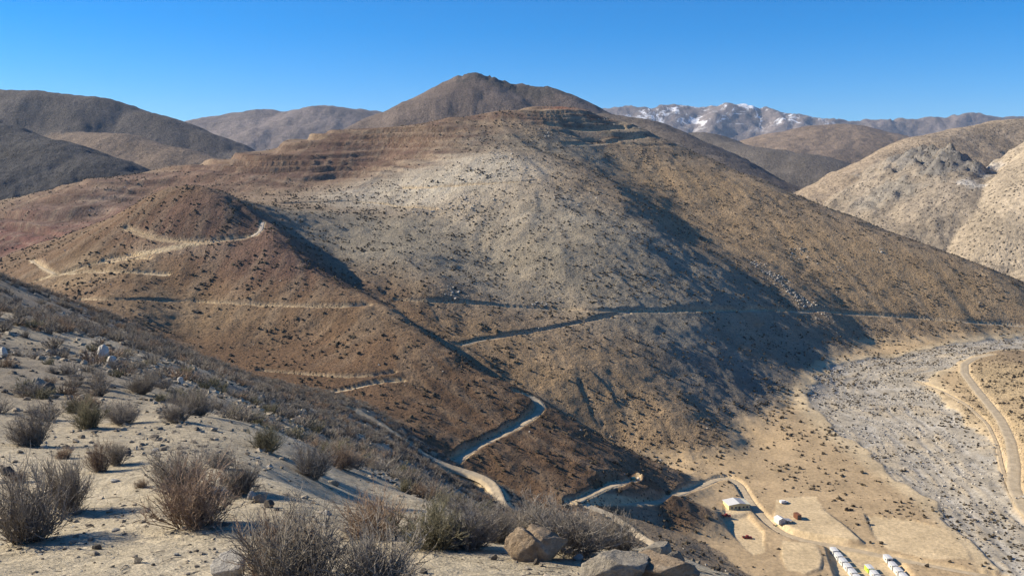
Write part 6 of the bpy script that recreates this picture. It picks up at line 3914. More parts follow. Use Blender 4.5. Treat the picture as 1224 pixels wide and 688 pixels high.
  (-70.4,139.5,0.89),
  (-41.2,150.8,0.59),
  (9.5,156.1,0.9),
  (-12.7,155.9,0.75),
  (-22.5,154.8,0.76),
  (5.9,156.3,0.83),
  (-47.7,149,0.7),
  (6.4,156.4,0.58),
  (7.5,156.4,0.85),
  (13.6,156,0.86),
  (-45.3,150,0.84),
  (-21.7,155.2,0.66),
  (-14.3,156,0.62),
  (-46.6,149.6,0.88),
  (-33.7,153.1,0.67),
  (11.9,156.3,0.88),
  (-20.8,155.5,0.98),
  (-28.6,154.2,0.62),
  (-46.9,149.7,0.51),
  (9.1,156.6,0.93),
  (-14.4,156.3,0.53),
  (5.8,156.9,0.66),
  (5.9,156.9,0.81),
  (-12.5,156.5,0.57),
  (-18.9,156,0.59),
  (-49.8,149.1,0.53),
  (-49,149.4,0.71),
  (-10,156.9,0.81),
  (9.9,157,0.8),
  (-70.5,140.6,0.68),
  (-14.2,156.7,0.71),
  (-33.8,153.7,0.43),
  (-42.8,151.5,0.51),
  (-38.8,152.6,0.86),
  (-42.9,151.5,0.55),
  (14.8,156.8,0.85),
  (-34.8,153.6,1.02),
  (6.6,157.4,0.44),
  (-36.1,153.4,0.73),
  (-31.1,154.5,0.5),
  (-13.8,157,0.58),
  (-16.2,156.8,0.57),
  (-50.2,149.5,1),
  (10.7,157.4,0.63),
  (9.5,157.5,0.56),
  (-30.9,154.8,0.62),
  (-48.7,150.2,0.66),
  (-12.8,157.4,0.64),
  (-34.7,154.1,0.53),
  (-20.6,156.6,0.59),
  (9.7,157.7,0.46),
  (-34.3,154.3,0.54),
  (-33.1,154.6,0.48),
  (-21.3,156.6,0.76),
  (-41.9,152.5,0.6),
  (-34.4,154.4,0.45),
  (-27.4,155.8,0.6),
  (-33.5,154.6,0.75),
  (-23.5,156.5,0.86),
  (-44.2,152,0.75),
  (-13.1,157.9,0.57),
  (-40.6,153.3,0.98),
  (-43.5,152.6,0.64),
  (-43.1,152.7,0.8),
  (-31.9,155.5,0.56),
  (-36.4,154.6,0.91),
  (-35.8,154.8,0.63),
  (-51.8,150.2,0.63),
  (-34.8,155.1,0.61),
  (-50,150.9,0.57),
  (-8.6,158.8,0.59),
  (-27.7,156.7,0.73),
  (-44.1,152.9,1.01),
  (-20.4,158,0.55),
  (-29.8,156.5,0.77),
  (-42.5,153.6,0.66),
  (16,158.7,0.46),
  (-29.8,156.7,1.02),
  (7.4,159.3,0.72),
  (-33.1,156,0.89),
  (-37.1,155.2,0.53),
  (-52.5,150.8,0.59),
  (-27.2,157.3,0.78),
  (-30.1,156.9,0.63),
  (-49.1,152,0.69),
  (-49.4,151.9,0.8),
  (-43.9,153.7,0.52),
  (-45.7,153.1,0.64),
  (-28.5,157.3,0.54),
  (-32.3,156.7,0.59),
  (-41.8,154.5,0.47),
  (-49.4,152.2,0.46),
  (-45.9,153.3,0.42),
  (-33.1,156.6,0.63),
  (-18.6,159,0.65),
  (-50,152.1,0.67),
  (-43,154.3,0.85),
  (-49.2,152.5,0.65),
  (-26.1,158.1,0.76),
  (-31.9,157.1,0.59),
  (-21.7,158.8,0.69),
  (-48.7,152.8,0.95),
  (-24.8,158.4,0.69),
  (-49,152.7,0.72),
  (-42.5,154.7,0.56),
  (-49.1,152.7,0.67),
  (-36.3,156.3,0.5),
  (-39.7,155.4,0.82),
  (-33.7,156.9,0.55),
  (-47.6,153.2,1.02),
  (-49.5,152.7,0.51),
  (-23,158.9,0.65),
  (-42.4,154.8,0.47),
  (-29.4,157.9,0.73),
  (-27.8,158.2,0.9),
  (-26.6,158.4,0.77),
  (-35.7,156.7,0.6),
  (-27.4,158.4,0.82),
  (-22.9,159.1,0.59),
  (-13.4,160.2,0.4),
  (-37.6,156.4,0.81),
  (-34.8,157.2,0.95),
  (-44.8,154.7,0.67),
  (-52.1,152.5,0.52),
  (-37.9,156.6,0.58),
  (-19,160.1,0.63),
  (-50.7,153,0.54),
  (-45.2,154.8,0.49),
  (-32.8,157.9,0.77),
  (-43.7,155.3,0.65),
  (-40.6,156.1,0.46),
  (-49.9,153.4,0.64),
  (-29.3,158.7,0.52),
  (-44.3,155.2,0.71),
  (-49.9,153.5,0.59),
  (-50.9,153.2,0.97),
  (-21.2,160.1,0.4),
  (-50.2,153.6,0.51),
  (-30.3,158.7,0.92),
  (-42.3,156,0.66),
  (-8.7,161.4,0.89),
  (-30.2,158.9,0.42),
  (-22.5,160.2,0.56),
  (-41.5,156.4,0.48),
  (-48.7,154.3,0.84),
  (-34.3,158.1,0.72),
  (-39.7,156.9,0.52),
  (-51.3,153.5,0.78),
  (-40.8,156.7,0.76),
  (-22.5,160.3,0.55),
  (-19.4,160.8,0.51),
  (-49.9,154.1,0.85),
  (-42.5,156.3,0.59),
  (-35.8,158,0.81),
  (-32.7,158.6,0.7),
  (-46.7,155.1,0.63),
  (-45.3,155.6,0.44),
  (-43.7,156.1,0.67),
  (-45.2,155.7,0.71),
  (-38.7,157.6,0.58),
  (-43.6,156.5,0.56),
  (-32.6,159.1,0.54),
  (-45.3,156,0.7),
  (-47.4,155.5,0.49),
  (-40.7,157.4,0.57),
  (-37.6,158.3,0.48),
  (-33.7,159.2,0.7),
  (-11.9,162.3,0.6),
  (-51.3,154.4,0.97),
  (-52.3,154.2,0.81),
  (-36.5,158.7,0.8),
  (-48.1,155.6,0.65),
  (-47.6,155.8,0.63),
  (-31.6,159.8,0.64),
  (-37.1,158.6,0.47),
  (-50.6,154.8,0.48),
  (-49.4,155.2,0.91),
  (-34.1,159.3,0.75),
  (-19.7,161.7,0.7),
  (-52.2,154.4,0.46),
  (-14.4,162.3,0.63),
  (-46.2,156.4,0.53),
  (-30.5,160.2,0.74),
  (-28.7,160.6,0.81),
  (-34.3,159.6,0.67),
  (-22.9,161.6,0.66),
  (-14.4,162.6,0.58),
  (-20.1,162.1,0.46),
  (-46.9,156.4,0.47),
  (-14.8,162.6,0.8),
  (-29.4,160.7,0.61),
  (-7.6,163.2,0.71),
  (-25.7,161.4,0.61),
  (-8.1,163.2,0.97),
  (-32.4,160.3,0.69),
  (-27.8,161.1,0.56),
  (-37.6,159.2,0.57),
  (-39.3,158.8,0.59),
  (-19,162.5,0.57),
  (-50.2,155.7,0.4),
  (-50.9,155.5,0.56),
  (-37.3,159.5,0.78),
  (-15.1,163.1,0.62),
  (-19.1,162.7,0.6),
  (-30.2,161,1.01),
  (-48.3,156.5,0.99),
  (-31.5,160.8,0.88),
  (-28.4,161.4,0.58),
  (-13.6,163.3,0.54),
  (-41.8,158.5,0.78),
  (-28.1,161.5,0.53),
  (-41.8,158.5,0.74),
  (-48.3,156.7,0.72),
  (-14.8,163.3,0.56),
  (-37.9,159.6,0.5),
  (-41.7,158.6,0.88),
  (-32.5,160.8,0.6),
  (-28.5,161.6,0.62),
  (-47.1,157.2,0.83),
  (-41.1,159,0.54),
  (-14.6,163.6,0.64),
  (-37,160.1,0.67),
  (-36.8,160.2,0.42),
  (-31.3,161.4,0.71),
  (-31.4,161.4,0.58),
  (-36.8,160.3,0.74),
  (-17.3,163.6,0.91),
  (-48.2,157.3,0.72),
  (-34.1,161,0.72),
  (-21.4,163.2,0.59),
  (-41.1,159.4,0.6),
  (-28.1,162.2,0.46),
  (-39.9,159.7,0.74),
  (-17.8,163.7,0.63),
  (-34.1,161.1,0.77),
  (-27,162.5,0.85),
  (-39.7,159.9,0.59),
  (-40.6,159.8,0.51),
  (-15,164.2,0.68),
  (-20.7,163.6,0.99),
  (-40.7,159.8,0.62),
  (-31.8,161.9,0.58),
  (-36.9,160.8,0.62),
  (-19.9,163.8,0.45),
  (-50.9,157,0.65),
  (-16.9,164.3,0.48),
  (-24.1,163.4,0.69),
  (-26.5,163,1.02),
  (-38.7,160.6,0.44),
  (-19.3,164.1,0.64),
  (-15.3,164.5,0.57),
  (-15.3,164.6,0.81),
  (-30.6,162.5,0.64),
  (-24.9,163.5,0.58),
  (-38.5,160.8,0.65),
  (-31.9,162.3,0.7),
  (-39.4,160.7,0.63),
  (-31.9,162.5,0.69),
  (-50.9,157.7,0.76),
  (-27.9,163.4,0.91),
  (-39.3,161,0.66),
  (-23.3,164.3,0.65),
  (-39.9,161.1,0.69),
  (-17.5,165.1,0.62),
  (-37.3,161.8,0.57),
  (-39.8,161.2,0.48),
  (-34.1,162.6,0.89),
  (-41.7,160.9,0.8),
  (-41.6,160.9,0.52),
  (-9.3,165.9,0.65),
  (-17.7,165.3,0.75),
  (-50.8,158.3,0.72),
  (-42,160.9,0.65),
  (-19,165.2,0.95),
  (-49.3,158.8,0.66),
  (-28.9,163.7,0.68),
  (-27,164.1,1),
  (-29.1,163.8,0.53),
  (-22.4,164.9,0.9),
  (-32.3,163.3,0.65),
  (-18.2,165.5,0.64),
  (-18.8,165.4,0.63),
  (-15.6,165.8,0.63),
  (-19.3,165.5,0.63),
  (-25.6,164.8,0.6),
  (-13.7,166.3,0.93),
  (-50.4,159.1,0.61),
  (-15.2,166.3,0.96),
  (-16.3,166.2,0.82),
  (-40.8,162,0.58),
  (-34.7,163.4,0.65),
  (-30.9,164.2,0.83),
  (-45.6,160.8,0.87),
  (-38.9,162.6,1.04),
  (-17.7,166.3,0.69),
  (-22.2,165.8,0.89),
  (-26.1,165.3,0.67),
  (-18.5,166.3,0.78),
  (-45.8,161,0.65),
  (-43.4,161.7,0.56),
  (-40.2,162.5,0.72),
  (-42.4,162,0.48),
  (-38.7,162.9,0.7),
  (-23.8,165.8,0.6),
  (-43.9,161.6,0.63),
  (-15.8,166.8,0.49),
  (-17.5,166.6,0.75),
  (-34.4,164,0.96),
  (-43.4,161.9,0.88),
  (-30.6,164.8,0.84),
  (-46.6,161.1,0.79),
  (-46.2,161.2,0.76),
  (-36.1,163.8,0.77),
  (-11.2,167.4,0.8),
  (-38.1,163.4,0.72),
  (-20,166.6,0.55),
  (-39.4,163.1,0.62),
  (-11.9,167.4,0.56),
  (-34,164.5,0.6),
  (-36.9,163.9,0.62),
  (-35.8,164.2,0.73),
  (-39.1,163.5,0.67),
  (-14.4,167.8,0.51),
  (-26.1,166.4,0.48),
  (-38,164.1,0.53),
  (-12.4,168,0.51),
  (-20.4,167.3,0.71),
  (-17.2,167.7,0.64),
  (-17.2,167.7,0.63),
  (-24.5,166.9,0.91),
  (-45.2,162.5,0.63),
  (-36.8,164.6,0.62),
  (-28.4,166.3,0.54),
  (-42,163.4,0.48),
  (-22.5,167.2,0.89),
  (-14.2,168.2,0.67),
  (-47.6,162,0.46),
  (-42.4,163.5,0.6),
  (-38.2,164.6,0.65),
  (-45.8,162.6,0.63),
  (-22,167.5,0.81),
  (-41,163.9,0.59),
  (-17.7,168.1,0.58),
  (-16.9,168.2,0.47),
  (-47.2,162.4,0.58),
  (-37.4,164.9,0.98),
  (-21.5,167.8,0.47),
  (-41.9,163.9,0.45),
  (-23.1,167.6,0.5),
  (-35.4,165.5,0.84),
  (-18.9,168.2,0.53),
  (-14.3,168.7,0.45),
  (-45.2,163.2,0.64),
  (-35.4,165.6,0.62),
  (-41.1,164.3,0.62),
  (-13.5,168.8,0.89),
  (-22.8,167.9,0.87),
  (-19.8,168.3,0.74),
  (-34.6,166,0.65),
  (-35.8,165.8,0.88),
  (-47.1,163.1,0.9),
  (-18,168.8,0.73),
  (-18.5,168.8,0.63),
  (-32.6,166.7,0.74),
  (-47.6,163.1,0.7),
  (-37.6,165.7,0.53),
  (-20.5,168.7,1),
  (-43.9,164.1,0.87),
  (-16.1,169.2,0.71),
  (-42.1,164.7,0.62),
  (-30.6,167.2,0.59),
  (-22.1,168.6,0.66),
  (-23.3,168.5,0.6),
  (-37.3,166,0.62),
  (-30.6,167.5,0.5),
  (-23.2,168.6,0.59),
  (-40.1,165.5,0.76),
  (-17.5,169.4,0.52),
  (-25.3,168.4,0.62),
  (-18,169.5,0.76),
  (-44.4,164.5,0.74),
  (-39,165.9,0.6),
  (-23,168.9,0.61),
  (-25.5,168.5,0.69),
  (-19,169.4,0.75),
  (-20.2,169.3,0.72),
  (-36,166.7,0.8),
  (-18.5,169.6,0.63),
  (-24.5,168.9,0.47),
  (-36.7,166.7,0.6),
  (-37.6,166.5,1.05),
  (-40.2,165.9,0.66),
  (-35.4,167.1,0.71),
  (-38.9,166.3,0.69),
  (-39.6,166.1,0.38),
  (-47,164.3,0.57),
  (-47.9,164,0.59),
  (-19.9,169.7,0.73),
  (-15.8,170.2,0.74),
  (-21.2,169.6,0.67),
  (-43.5,165.4,0.43),
  (-44.9,165.1,0.79),
  (-20.8,169.9,0.84),
  (-40.2,166.5,0.46),
  (-48.5,164.3,0.89),
  (-23,169.8,0.67),
  (-24.1,169.6,0.73),
  (-35.6,167.6,0.79),
  (-32,168.4,0.8),
  (-37.5,167.3,0.7),
  (-26.4,169.5,0.59),
  (-23.3,170.1,0.52),
  (-25.1,169.9,0.53),
  (-39.8,167.1,0.52),
  (-33,168.6,0.42),
  (-34,168.5,0.47),
  (-22.6,170.5,0.6),
  (-48.5,165,0.57),
  (-36.2,168.2,0.76),
  (-33.9,168.7,0.61),
  (-24,170.4,0.9),
  (-14.8,171.6,0.43),
  (-37.1,168.2,0.69),
  (-15.7,171.6,0.67),
  (-38.4,168,0.93),
  (-17.7,171.4,0.9),
  (-41.1,167.5,0.87),
  (-28.9,170.1,0.88),
  (-12.8,172.1,0.64),
  (-42,167.4,0.75),
  (-37.2,168.5,0.83),
  (-19.5,171.5,0.58),
  (-18.6,171.6,0.67),
  (-36.8,168.7,0.72),
  (-15.9,171.9,0.93),
  (-18.3,171.7,0.63),
  (-17.1,171.8,0.55),
  (-37.3,168.6,0.64),
  (-18.8,171.8,0.71),
  (-41.8,167.8,0.54),
  (-31.2,170.1,0.9),
  (-33.7,169.7,1.04),
  (-37.9,168.8,1.02),
  (-35,169.4,0.59),
  (-16.2,172.3,0.79),
  (-19.6,172,0.87),
  (-23.6,171.5,0.57),
  (-37.1,169.1,0.51),
  (-13.4,172.7,0.48),
  (-18.4,172.2,0.67),
  (-15.8,172.5,0.47),
  (-35.1,169.8,0.73),
  (-47.7,166.8,0.58),
  (-29.4,171.1,0.64),
  (-25.7,171.7,0.59),
  (-16.1,173,0.55),
  (-27.3,171.6,0.55),
  (-32.6,170.7,0.71),
  (-43.3,168.3,0.57),
  (-24.9,172,0.48),
  (-17.5,173,0.59),
  (-20.8,172.6,0.87),
  (-18.9,172.8,0.67),
  (-13.2,173.4,0.8),
  (-12.9,173.5,0.64),
  (-34.4,170.6,0.55),
  (-21.7,172.7,0.56),
  (-23.3,172.5,0.63),
  (-22.6,172.6,1.05),
  (-35.1,170.6,0.63),
  (-24.4,172.4,0.63),
  (-18.6,173.2,0.44),
  (-16.7,173.4,0.7),
  (-13.5,173.7,0.49),
  (-38.8,169.9,0.43),
  (-36.2,170.5,0.94),
  (-17.3,173.5,0.74),
  (-35.6,170.8,0.64),
  (-42.4,169.2,0.55),
  (-33.6,171.3,0.83),
  (-22,173.3,0.8),
  (-34,171.4,0.61),
  (-35.1,171.2,0.64),
  (-26.3,172.8,0.65),
  (-39.2,170.6,0.74),
  (-17.7,174.2,0.61),
  (-35.7,171.4,0.83),
  (-18.6,174.1,0.45),
  (-28.6,172.9,0.78),
  (-41.8,170.3,0.7),
  (-14.1,174.8,0.89),
  (-21.1,174.1,0.79),
  (-29.1,173,0.49),
  (-16,174.8,1),
  (-23.8,174.4,0.7),
  (-40.7,171.3,0.86),
  (-16.5,175.3,0.92),
  (-24.6,174.4,0.74),
  (-43.3,170.7,0.84),
  (-16.6,175.4,0.65),
  (-28,174,0.77),
  (-17.9,175.3,0.78),
  (-25.2,174.6,0.45),
  (-30.5,173.8,0.58),
  (-18.6,175.5,0.56),
  (-26,174.6,1),
  (-41.9,171.5,0.72),
  (-21.8,175.3,0.57),
  (-21.6,175.3,0.62),
  (-38.5,172.5,0.77),
  (-15,176.1,0.58),
  (-34.1,173.6,0.71),
  (-25.1,175.2,0.73),
  (-42.5,171.8,0.53),
  (-17.8,176.2,0.63),
  (-42.5,172,0.71),
  (-38.1,173.1,0.81),
  (-43.5,171.8,0.78),
  (-29.7,175,0.97),
  (-20.4,176.3,0.79),
  (-19,176.5,1),
  (-28.4,175.3,0.39),
  (-31.4,174.9,0.49),
  (-21.6,176.5,0.62),
  (-36.3,174.1,0.58),
  (-41,173.1,0.74),
  (-26.3,175.9,0.55),
  (-33.9,174.9,0.91),
  (-35.5,174.7,0.63),
  (-27.6,176.4,0.56),
  (-20.9,177.7,0.59),
  (-29.8,176.6,0.95),
  (-33.3,176,0.63),
  (-40.3,174.5,0.54),
  (-22.8,177.9,0.65),
  (-38.7,175.3,0.64),
  (-35.5,175.9,0.72),
  (-19.3,178.6,0.46),
  (-35.1,176.2,0.99),
  (-16.5,179.1,0.65),
  (-36.8,176.2,0.51),
  (-31.3,177.3,0.65),
  (-40.3,175.5,0.59),
  (-23.1,178.6,0.52),
  (-28.1,177.9,0.57),
  (-29.3,177.9,0.82),
  (-39,176,0.86),
  (-40,175.9,0.68),
  (-19,179.4,1.05),
  (-19,179.4,0.59),
  (-31.4,177.9,0.88),
  (-28.8,178.5,0.71),
  (-33.8,177.6,0.48),
  (-36.2,177.3,0.73),
  (-40.2,176.5,0.53),
  (-35.7,177.7,0.92),
  (-28.9,179.1,0.45),
  (-37.1,177.6,0.98),
  (-26.1,179.8,0.64),
  (-28.1,179.6,0.92),
  (-36,178.3,0.65),
  (-26.4,180,0.66),
  (-29.8,179.5,0.63),
  (-27.4,180.1,0.6),
  (-34.5,178.9,0.89),
  (-39.1,178,0.52),
  (-32.9,179.2,0.61),
  (-31.4,179.5,0.6),
  (-37.3,178.4,0.53),
  (-28.5,180.5,0.85),
  (-23.2,181.4,0.77),
  (-32.7,180,0.6),
  (-38,179,0.56),
  (-30.5,180.5,0.58),
  (-34.7,180.1,0.78),
  (-31.4,180.7,0.65),
  (-26.3,181.5,0.84),
  (-33,180.5,0.87),
  (-33.3,180.5,0.88),
  (-29.5,181.2,0.54),
  (-38.9,179.5,0.58),
  (-30.1,181.3,0.52),
  (-31.2,181.1,0.71),
  (-33,180.8,0.54),
  (-40,179.5,0.72),
  (-34.2,180.8,0.56),
  (-25.7,182.4,0.99),
  (-28.4,182.4,0.54),
  (-39,180.5,0.69),
  (-31.1,182,0.67),
  (-32.5,182,0.86),
  (-32.5,182.4,0.48),
  (-33.5,182.3,0.57),
  (-30.2,183.3,0.77),
  (-33.1,182.9,0.57),
  (-29.2,183.7,0.64),
  (-32.3,183.5,0.81),
  (-30.9,185.2,0.57),
  (-32.7,185,0.48),
  (-30.5,185.6,0.5),
  (-31.7,185.9,0.67),
]
BOULDERS = [
  (0.194,7.011,0.279,0.181,0.217,0.1,'brown_granite','big brown granite boulder with a vertical cleft on the sandy pad',1),
  (0.744,6.093,0.279,0.181,0.172,0.3,'pale_granite','broad pale grey boulder at the bottom right of the sandy pad',0),
  (1.056,6.149,0.282,0.157,0.166,-0.3,'brown_granite','low brown slab boulder leaning against the broad pale boulder',0),
  (1.32,7.805,0.183,0.102,0.137,0.5,'pale_granite','pale flat topped boulder behind the brown slab',0),
  (1.4,7.289,0.089,0.066,0.098,0,'pale_granite','small grey boulder right of the pale flat topped one',0),
  (1.47,6.931,0.078,0.058,0.075,0,'pale_granite','outermost small grey boulder on the right edge of the pad',0),
  (-2.088,6.246,0.14,0.104,0.152,0.4,'white_quartz','white rounded stone half hidden by the large bottom bush',0),
  (0.202,6.807,0.035,0.026,0.037,0,'dark_stone','tiny dark pointed stone in front of the big brown boulder',0),
  (-20.04,42.74,0.348,0.194,0.576,0.2,'white_quartz','bright white upright rock on the mid left slope',0),
  (-18.37,39.89,0.264,0.196,0.296,0.9,'white_quartz','white rock leaning at the right of the upright white rock',0),
  (-13.89,25.43,0.285,0.211,0.274,0.2,'pale_granite','pale angular rock on sand at the left of the slope',0),
  (-13.6,25.38,0.233,0.172,0.205,0.6,'dark_stone','dark rock touching the pale angular rock at the left',0),
  (-19,32.48,0.199,0.147,0.306,0,'white_quartz','white rock at the extreme left edge of the slope',0),
  (-15.35,40.2,0.184,0.137,0.217,0,'white_quartz','small white rock above the mid slope shrubs',0),
  (-7,11.86,0.133,0.098,0.096,0,'dark_stone','flat grey stone at the left edge of the sand',0),
  (-3.633,7.416,0.045,0.034,0.045,0,'dark_stone','dark stone on the sand right of the large lower left shrub',0),
  (-2.964,6.7,0.048,0.035,0.041,0,'pale_granite','pale stone on bare sand at the bottom left',0),
  (-2.767,9.34,0.076,0.056,0.076,0,'pale_granite','pale stone in the short row right of the reddish shrub',0),
  (-2.931,9.581,0.063,0.047,0.065,0,'white_quartz','white stone in the short row right of the reddish shrub',0),
  (-2.552,8.966,0.064,0.047,0.06,0,'dark_stone','dark stone ending the short row right of the reddish shrub',0),
  (-0.151,6.937,0.039,0.029,0.033,0,'pale_granite','small pale stone left of the big brown boulder',0),
  (0.547,7.093,0.051,0.037,0.038,0,'white_quartz','small white stone right of the big brown boulder',0),
]
STONES = [
  (-21.22,45.71,0.078),
  (-4.778,13.58,0.027),
  (-18.4,38.63,0.189),
  (-1.96,9.023,0.052),
  (-26.15,44.81,0.076),
  (-4.076,10.9,0.027),
  (-4.777,7.943,0.016),
  (-1.972,6.933,0.017),
  (-20,34.99,0.174),
  (-2.533,8.983,0.019),
  (-7.353,17.99,0.06),
  (-4.103,8.136,0.014),
  (-0.887,14.32,0.025),
  (-2.184,25.09,0.047),
  (-5.67,9.902,0.027),
  (-4.123,7.417,0.024),
  (-5.316,20.49,0.035),
  (-3.705,10.91,0.025),
  (-1.238,6.9,0.03),
  (-3.527,11.27,0.025),
  (-1.549,8.185,0.021),
  (-10.29,21.57,0.038),
  (-2.636,15.83,0.03),
  (-3.61,9.345,0.034),
  (-7.427,38.24,0.127),
  (-4.731,8.07,0.032),
  (-2.022,7.213,0.035),
  (-4.815,13.53,0.04),
  (-4.741,7.875,0.016),
  (-2.05,7.626,0.013),
  (-5.718,14.89,0.044),
  (-5.272,12.8,0.039),
  (-3.362,10.13,0.024),
  (-3.293,6.456,0.014),
  (-2.116,6.465,0.011),
  (-1.278,7.362,0.015),
  (-2.048,8.751,0.019),
  (-26.12,46.81,0.08),
  (-1.879,8.543,0.031),
  (-8.886,24.68,0.109),
  (-1.995,8.602,0.039),
  (-2.653,7.119,0.031),
  (-4.61,9.388,0.019),
  (-4.578,15.48,0.034),
  (-4.508,8.032,0.031),
  (-2.521,16.37,0.055),
  (-13.74,28.75,0.161),
  (-6.499,64.07,0.131),
  (-20.18,43.6,0.105),
  (-0.794,8.493,0.046),
  (-1.182,7.338,0.018),
  (-0.673,6.368,0.037),
  (-9.709,52.28,0.233),
  (-3.319,7.038,0.012),
  (-15.86,27.64,0.123),
  (-3.459,8.63,0.026),
  (-4.257,13.11,0.036),
  (-1.992,6.426,0.011),
  (-2.413,6.37,0.013),
  (-15.54,28.4,0.052),
  (-0.931,6.624,0.022),
  (-2.803,6.61,0.018),
  (-1.431,8.624,0.042),
  (-3.243,22.89,0.04),
  (-8.458,17.72,0.03),
  (-4.427,11.54,0.038),
  (-7.456,12.51,0.025),
  (-7.622,14.18,0.034),
  (-10.73,35.82,0.062),
  (-10.28,63.08,0.107),
  (-3.446,16.44,0.097),
  (-1.02,18.77,0.032),
  (-3.666,8.021,0.018),
  (-15.58,31.5,0.107),
  (-4.049,8.418,0.023),
  (-25.1,43.1,0.107),
  (-3.851,7.656,0.016),
  (-3.862,7.778,0.031),
  (-2.762,6.976,0.026),
  (-3.78,9.486,0.044),
  (-1.3,7.074,0.028),
  (-4.506,11.03,0.021),
  (-9.267,21.9,0.059),
  (-1.388,15.89,0.028),
  (-3.083,9.271,0.028),
  (-1.706,7.005,0.034),
  (-3.361,9.614,0.051),
  (-0.696,9.879,0.035),
  (-4.051,7.272,0.025),
  (-1.551,7.537,0.034),
  (-3.646,11.61,0.025),
  (-4.439,9.658,0.018),
  (-2.195,8.577,0.018),
  (-2.213,7.212,0.023),
  (-6.234,13.92,0.068),
  (-11.62,28.94,0.049),
  (-14.32,26.28,0.141),
  (-3.569,8.638,0.018),
  (-7.418,36.84,0.099),
  (-1.96,7.683,0.013),
  (-4.034,13.13,0.041),
  (-16.74,29.25,0.165),
  (-3.919,9.413,0.017),
  (-5.033,9.59,0.033),
  (-7.419,20.55,0.055),
  (-3.093,6.527,0.021),
  (-4.315,7.473,0.013),
  (-10.17,18.52,0.032),
  (-5.93,14.31,0.061),
  (-0.882,8.236,0.037),
  (-4.652,8.313,0.017),
  (-10.42,21.72,0.044),
  (-5.284,10.21,0.038),
  (-4.024,19.6,0.041),
  (-1.906,7.37,0.015),
  (-4.336,12.16,0.032),
  (-14.36,24.56,0.125),
  (-14.67,28.22,0.123),
  (-6.255,10.26,0.024),
  (-2.761,7.621,0.013),
  (-5.054,8.344,0.021),
  (-7.031,16.95,0.098),
  (-12.36,21.45,0.068),
  (-4.13,14.6,0.058),
  (-7.769,13.09,0.027),
  (-7.899,31.64,0.064),
  (-3.879,9.567,0.024),
  (-1.027,7.169,0.033),
  (-4.422,8.558,0.025),
  (-11.36,35.84,0.065),
  (-26.06,45.23,0.229),
  (-3.526,10.94,0.019),
  (-15.81,48.4,0.152),
  (-2.147,8.614,0.039),
  (-14.77,25.02,0.043),
  (-14.32,29.48,0.077),
  (-3.577,11.65,0.029),
  (-4.487,7.557,0.023),
  (-5.043,10.86,0.055),
  (-0.487,7.358,0.023),
  (-2.112,7.152,0.018),
  (-4.74,10.2,0.018),
  (-5.401,9.438,0.026),
  (-4.873,8.145,0.025),
  (-3.483,9.827,0.052),
  (-0.571,7.861,0.019),
  (-6.478,14.51,0.051),
  (-6.018,13.43,0.024),
  (-3.815,8.174,0.035),
  (-22.41,46.15,0.102),
  (-2.29,7.651,0.023),
  (-4.007,12.21,0.047),
  (-1.94,8.197,0.042),
  (-0.789,8.401,0.033),
  (-1.954,9.936,0.019),
  (-4.783,8.432,0.014),
  (-3.655,11.62,0.024),
  (-4.497,7.662,0.016),
  (-7.679,16.88,0.033),
  (-3.92,7.427,0.021),
  (-14.68,29.05,0.096),
  (-4.624,8.904,0.025),
  (-11.17,23.14,0.058),
]
CABINS = [
  (174.36,458.25,0,'white camp cabin, first from the far end of the left row','white camp cabins in rows'),
  (174.36,451.75,0,'white camp cabin, second from the far end of the left row','white camp cabins in rows'),
  (174.36,445.25,0,'white camp cabin, third from the far end of the left row','white camp cabins in rows'),
  (174.36,438.75,0,'white camp cabin, fourth from the far end of the left row','white camp cabins in rows'),
  (174.36,432.25,0,'white camp cabin, fifth from the far end of the left row','white camp cabins in rows'),
  (174.36,425.75,0,'white camp cabin, sixth from the far end of the left row','white camp cabins in rows'),
  (174.36,419.25,0,'white camp cabin, seventh from the far end of the left row','white camp cabins in rows'),
  (184.93,437.09,1,'lime green camp cabin with white roof heading the middle row','white camp cabins in rows'),
  (184.93,430.59,0,'white camp cabin, second from the far end of the middle row','white camp cabins in rows'),
  (184.93,424.09,0,'white camp cabin, third from the far end of the middle row','white camp cabins in rows'),
  (184.93,417.59,0,'white camp cabin, fourth from the far end of the middle row','white camp cabins in rows'),
  (198.53,446.91,0,'white camp cabin, first from the far end of the right row','white camp cabins in rows'),
  (198.53,440.41,0,'white camp cabin, second from the far end of the right row','white camp cabins in rows'),
  (198.53,433.91,0,'white camp cabin, third from the far end of the right row','white camp cabins in rows'),
  (198.53,427.41,0,'white camp cabin, fourth from the far end of the right row','white camp cabins in rows'),
  (198.53,420.91,0,'white camp cabin, fifth from the far end of the right row','white camp cabins in rows'),
  (198.53,414.41,0,'white camp cabin, sixth from the far end of the right row','white camp cabins in rows'),
]
SITE_DRUMS = [
  (151,490.15),
  (151.63,489),
  (152.69,490.17),
]
SITE_LIST = [
  ('office',135.29,514.34),
  ('hut',154.19,489.81),
  ('lean',158.67,488.75),
  ('crate',165.96,495.02),
  ('red_a',125.59,499.13),
  ('red_b',130.63,471.46),
  ('white_truck',165.46,518.97),
  ('tank',72.06,508.26),
]
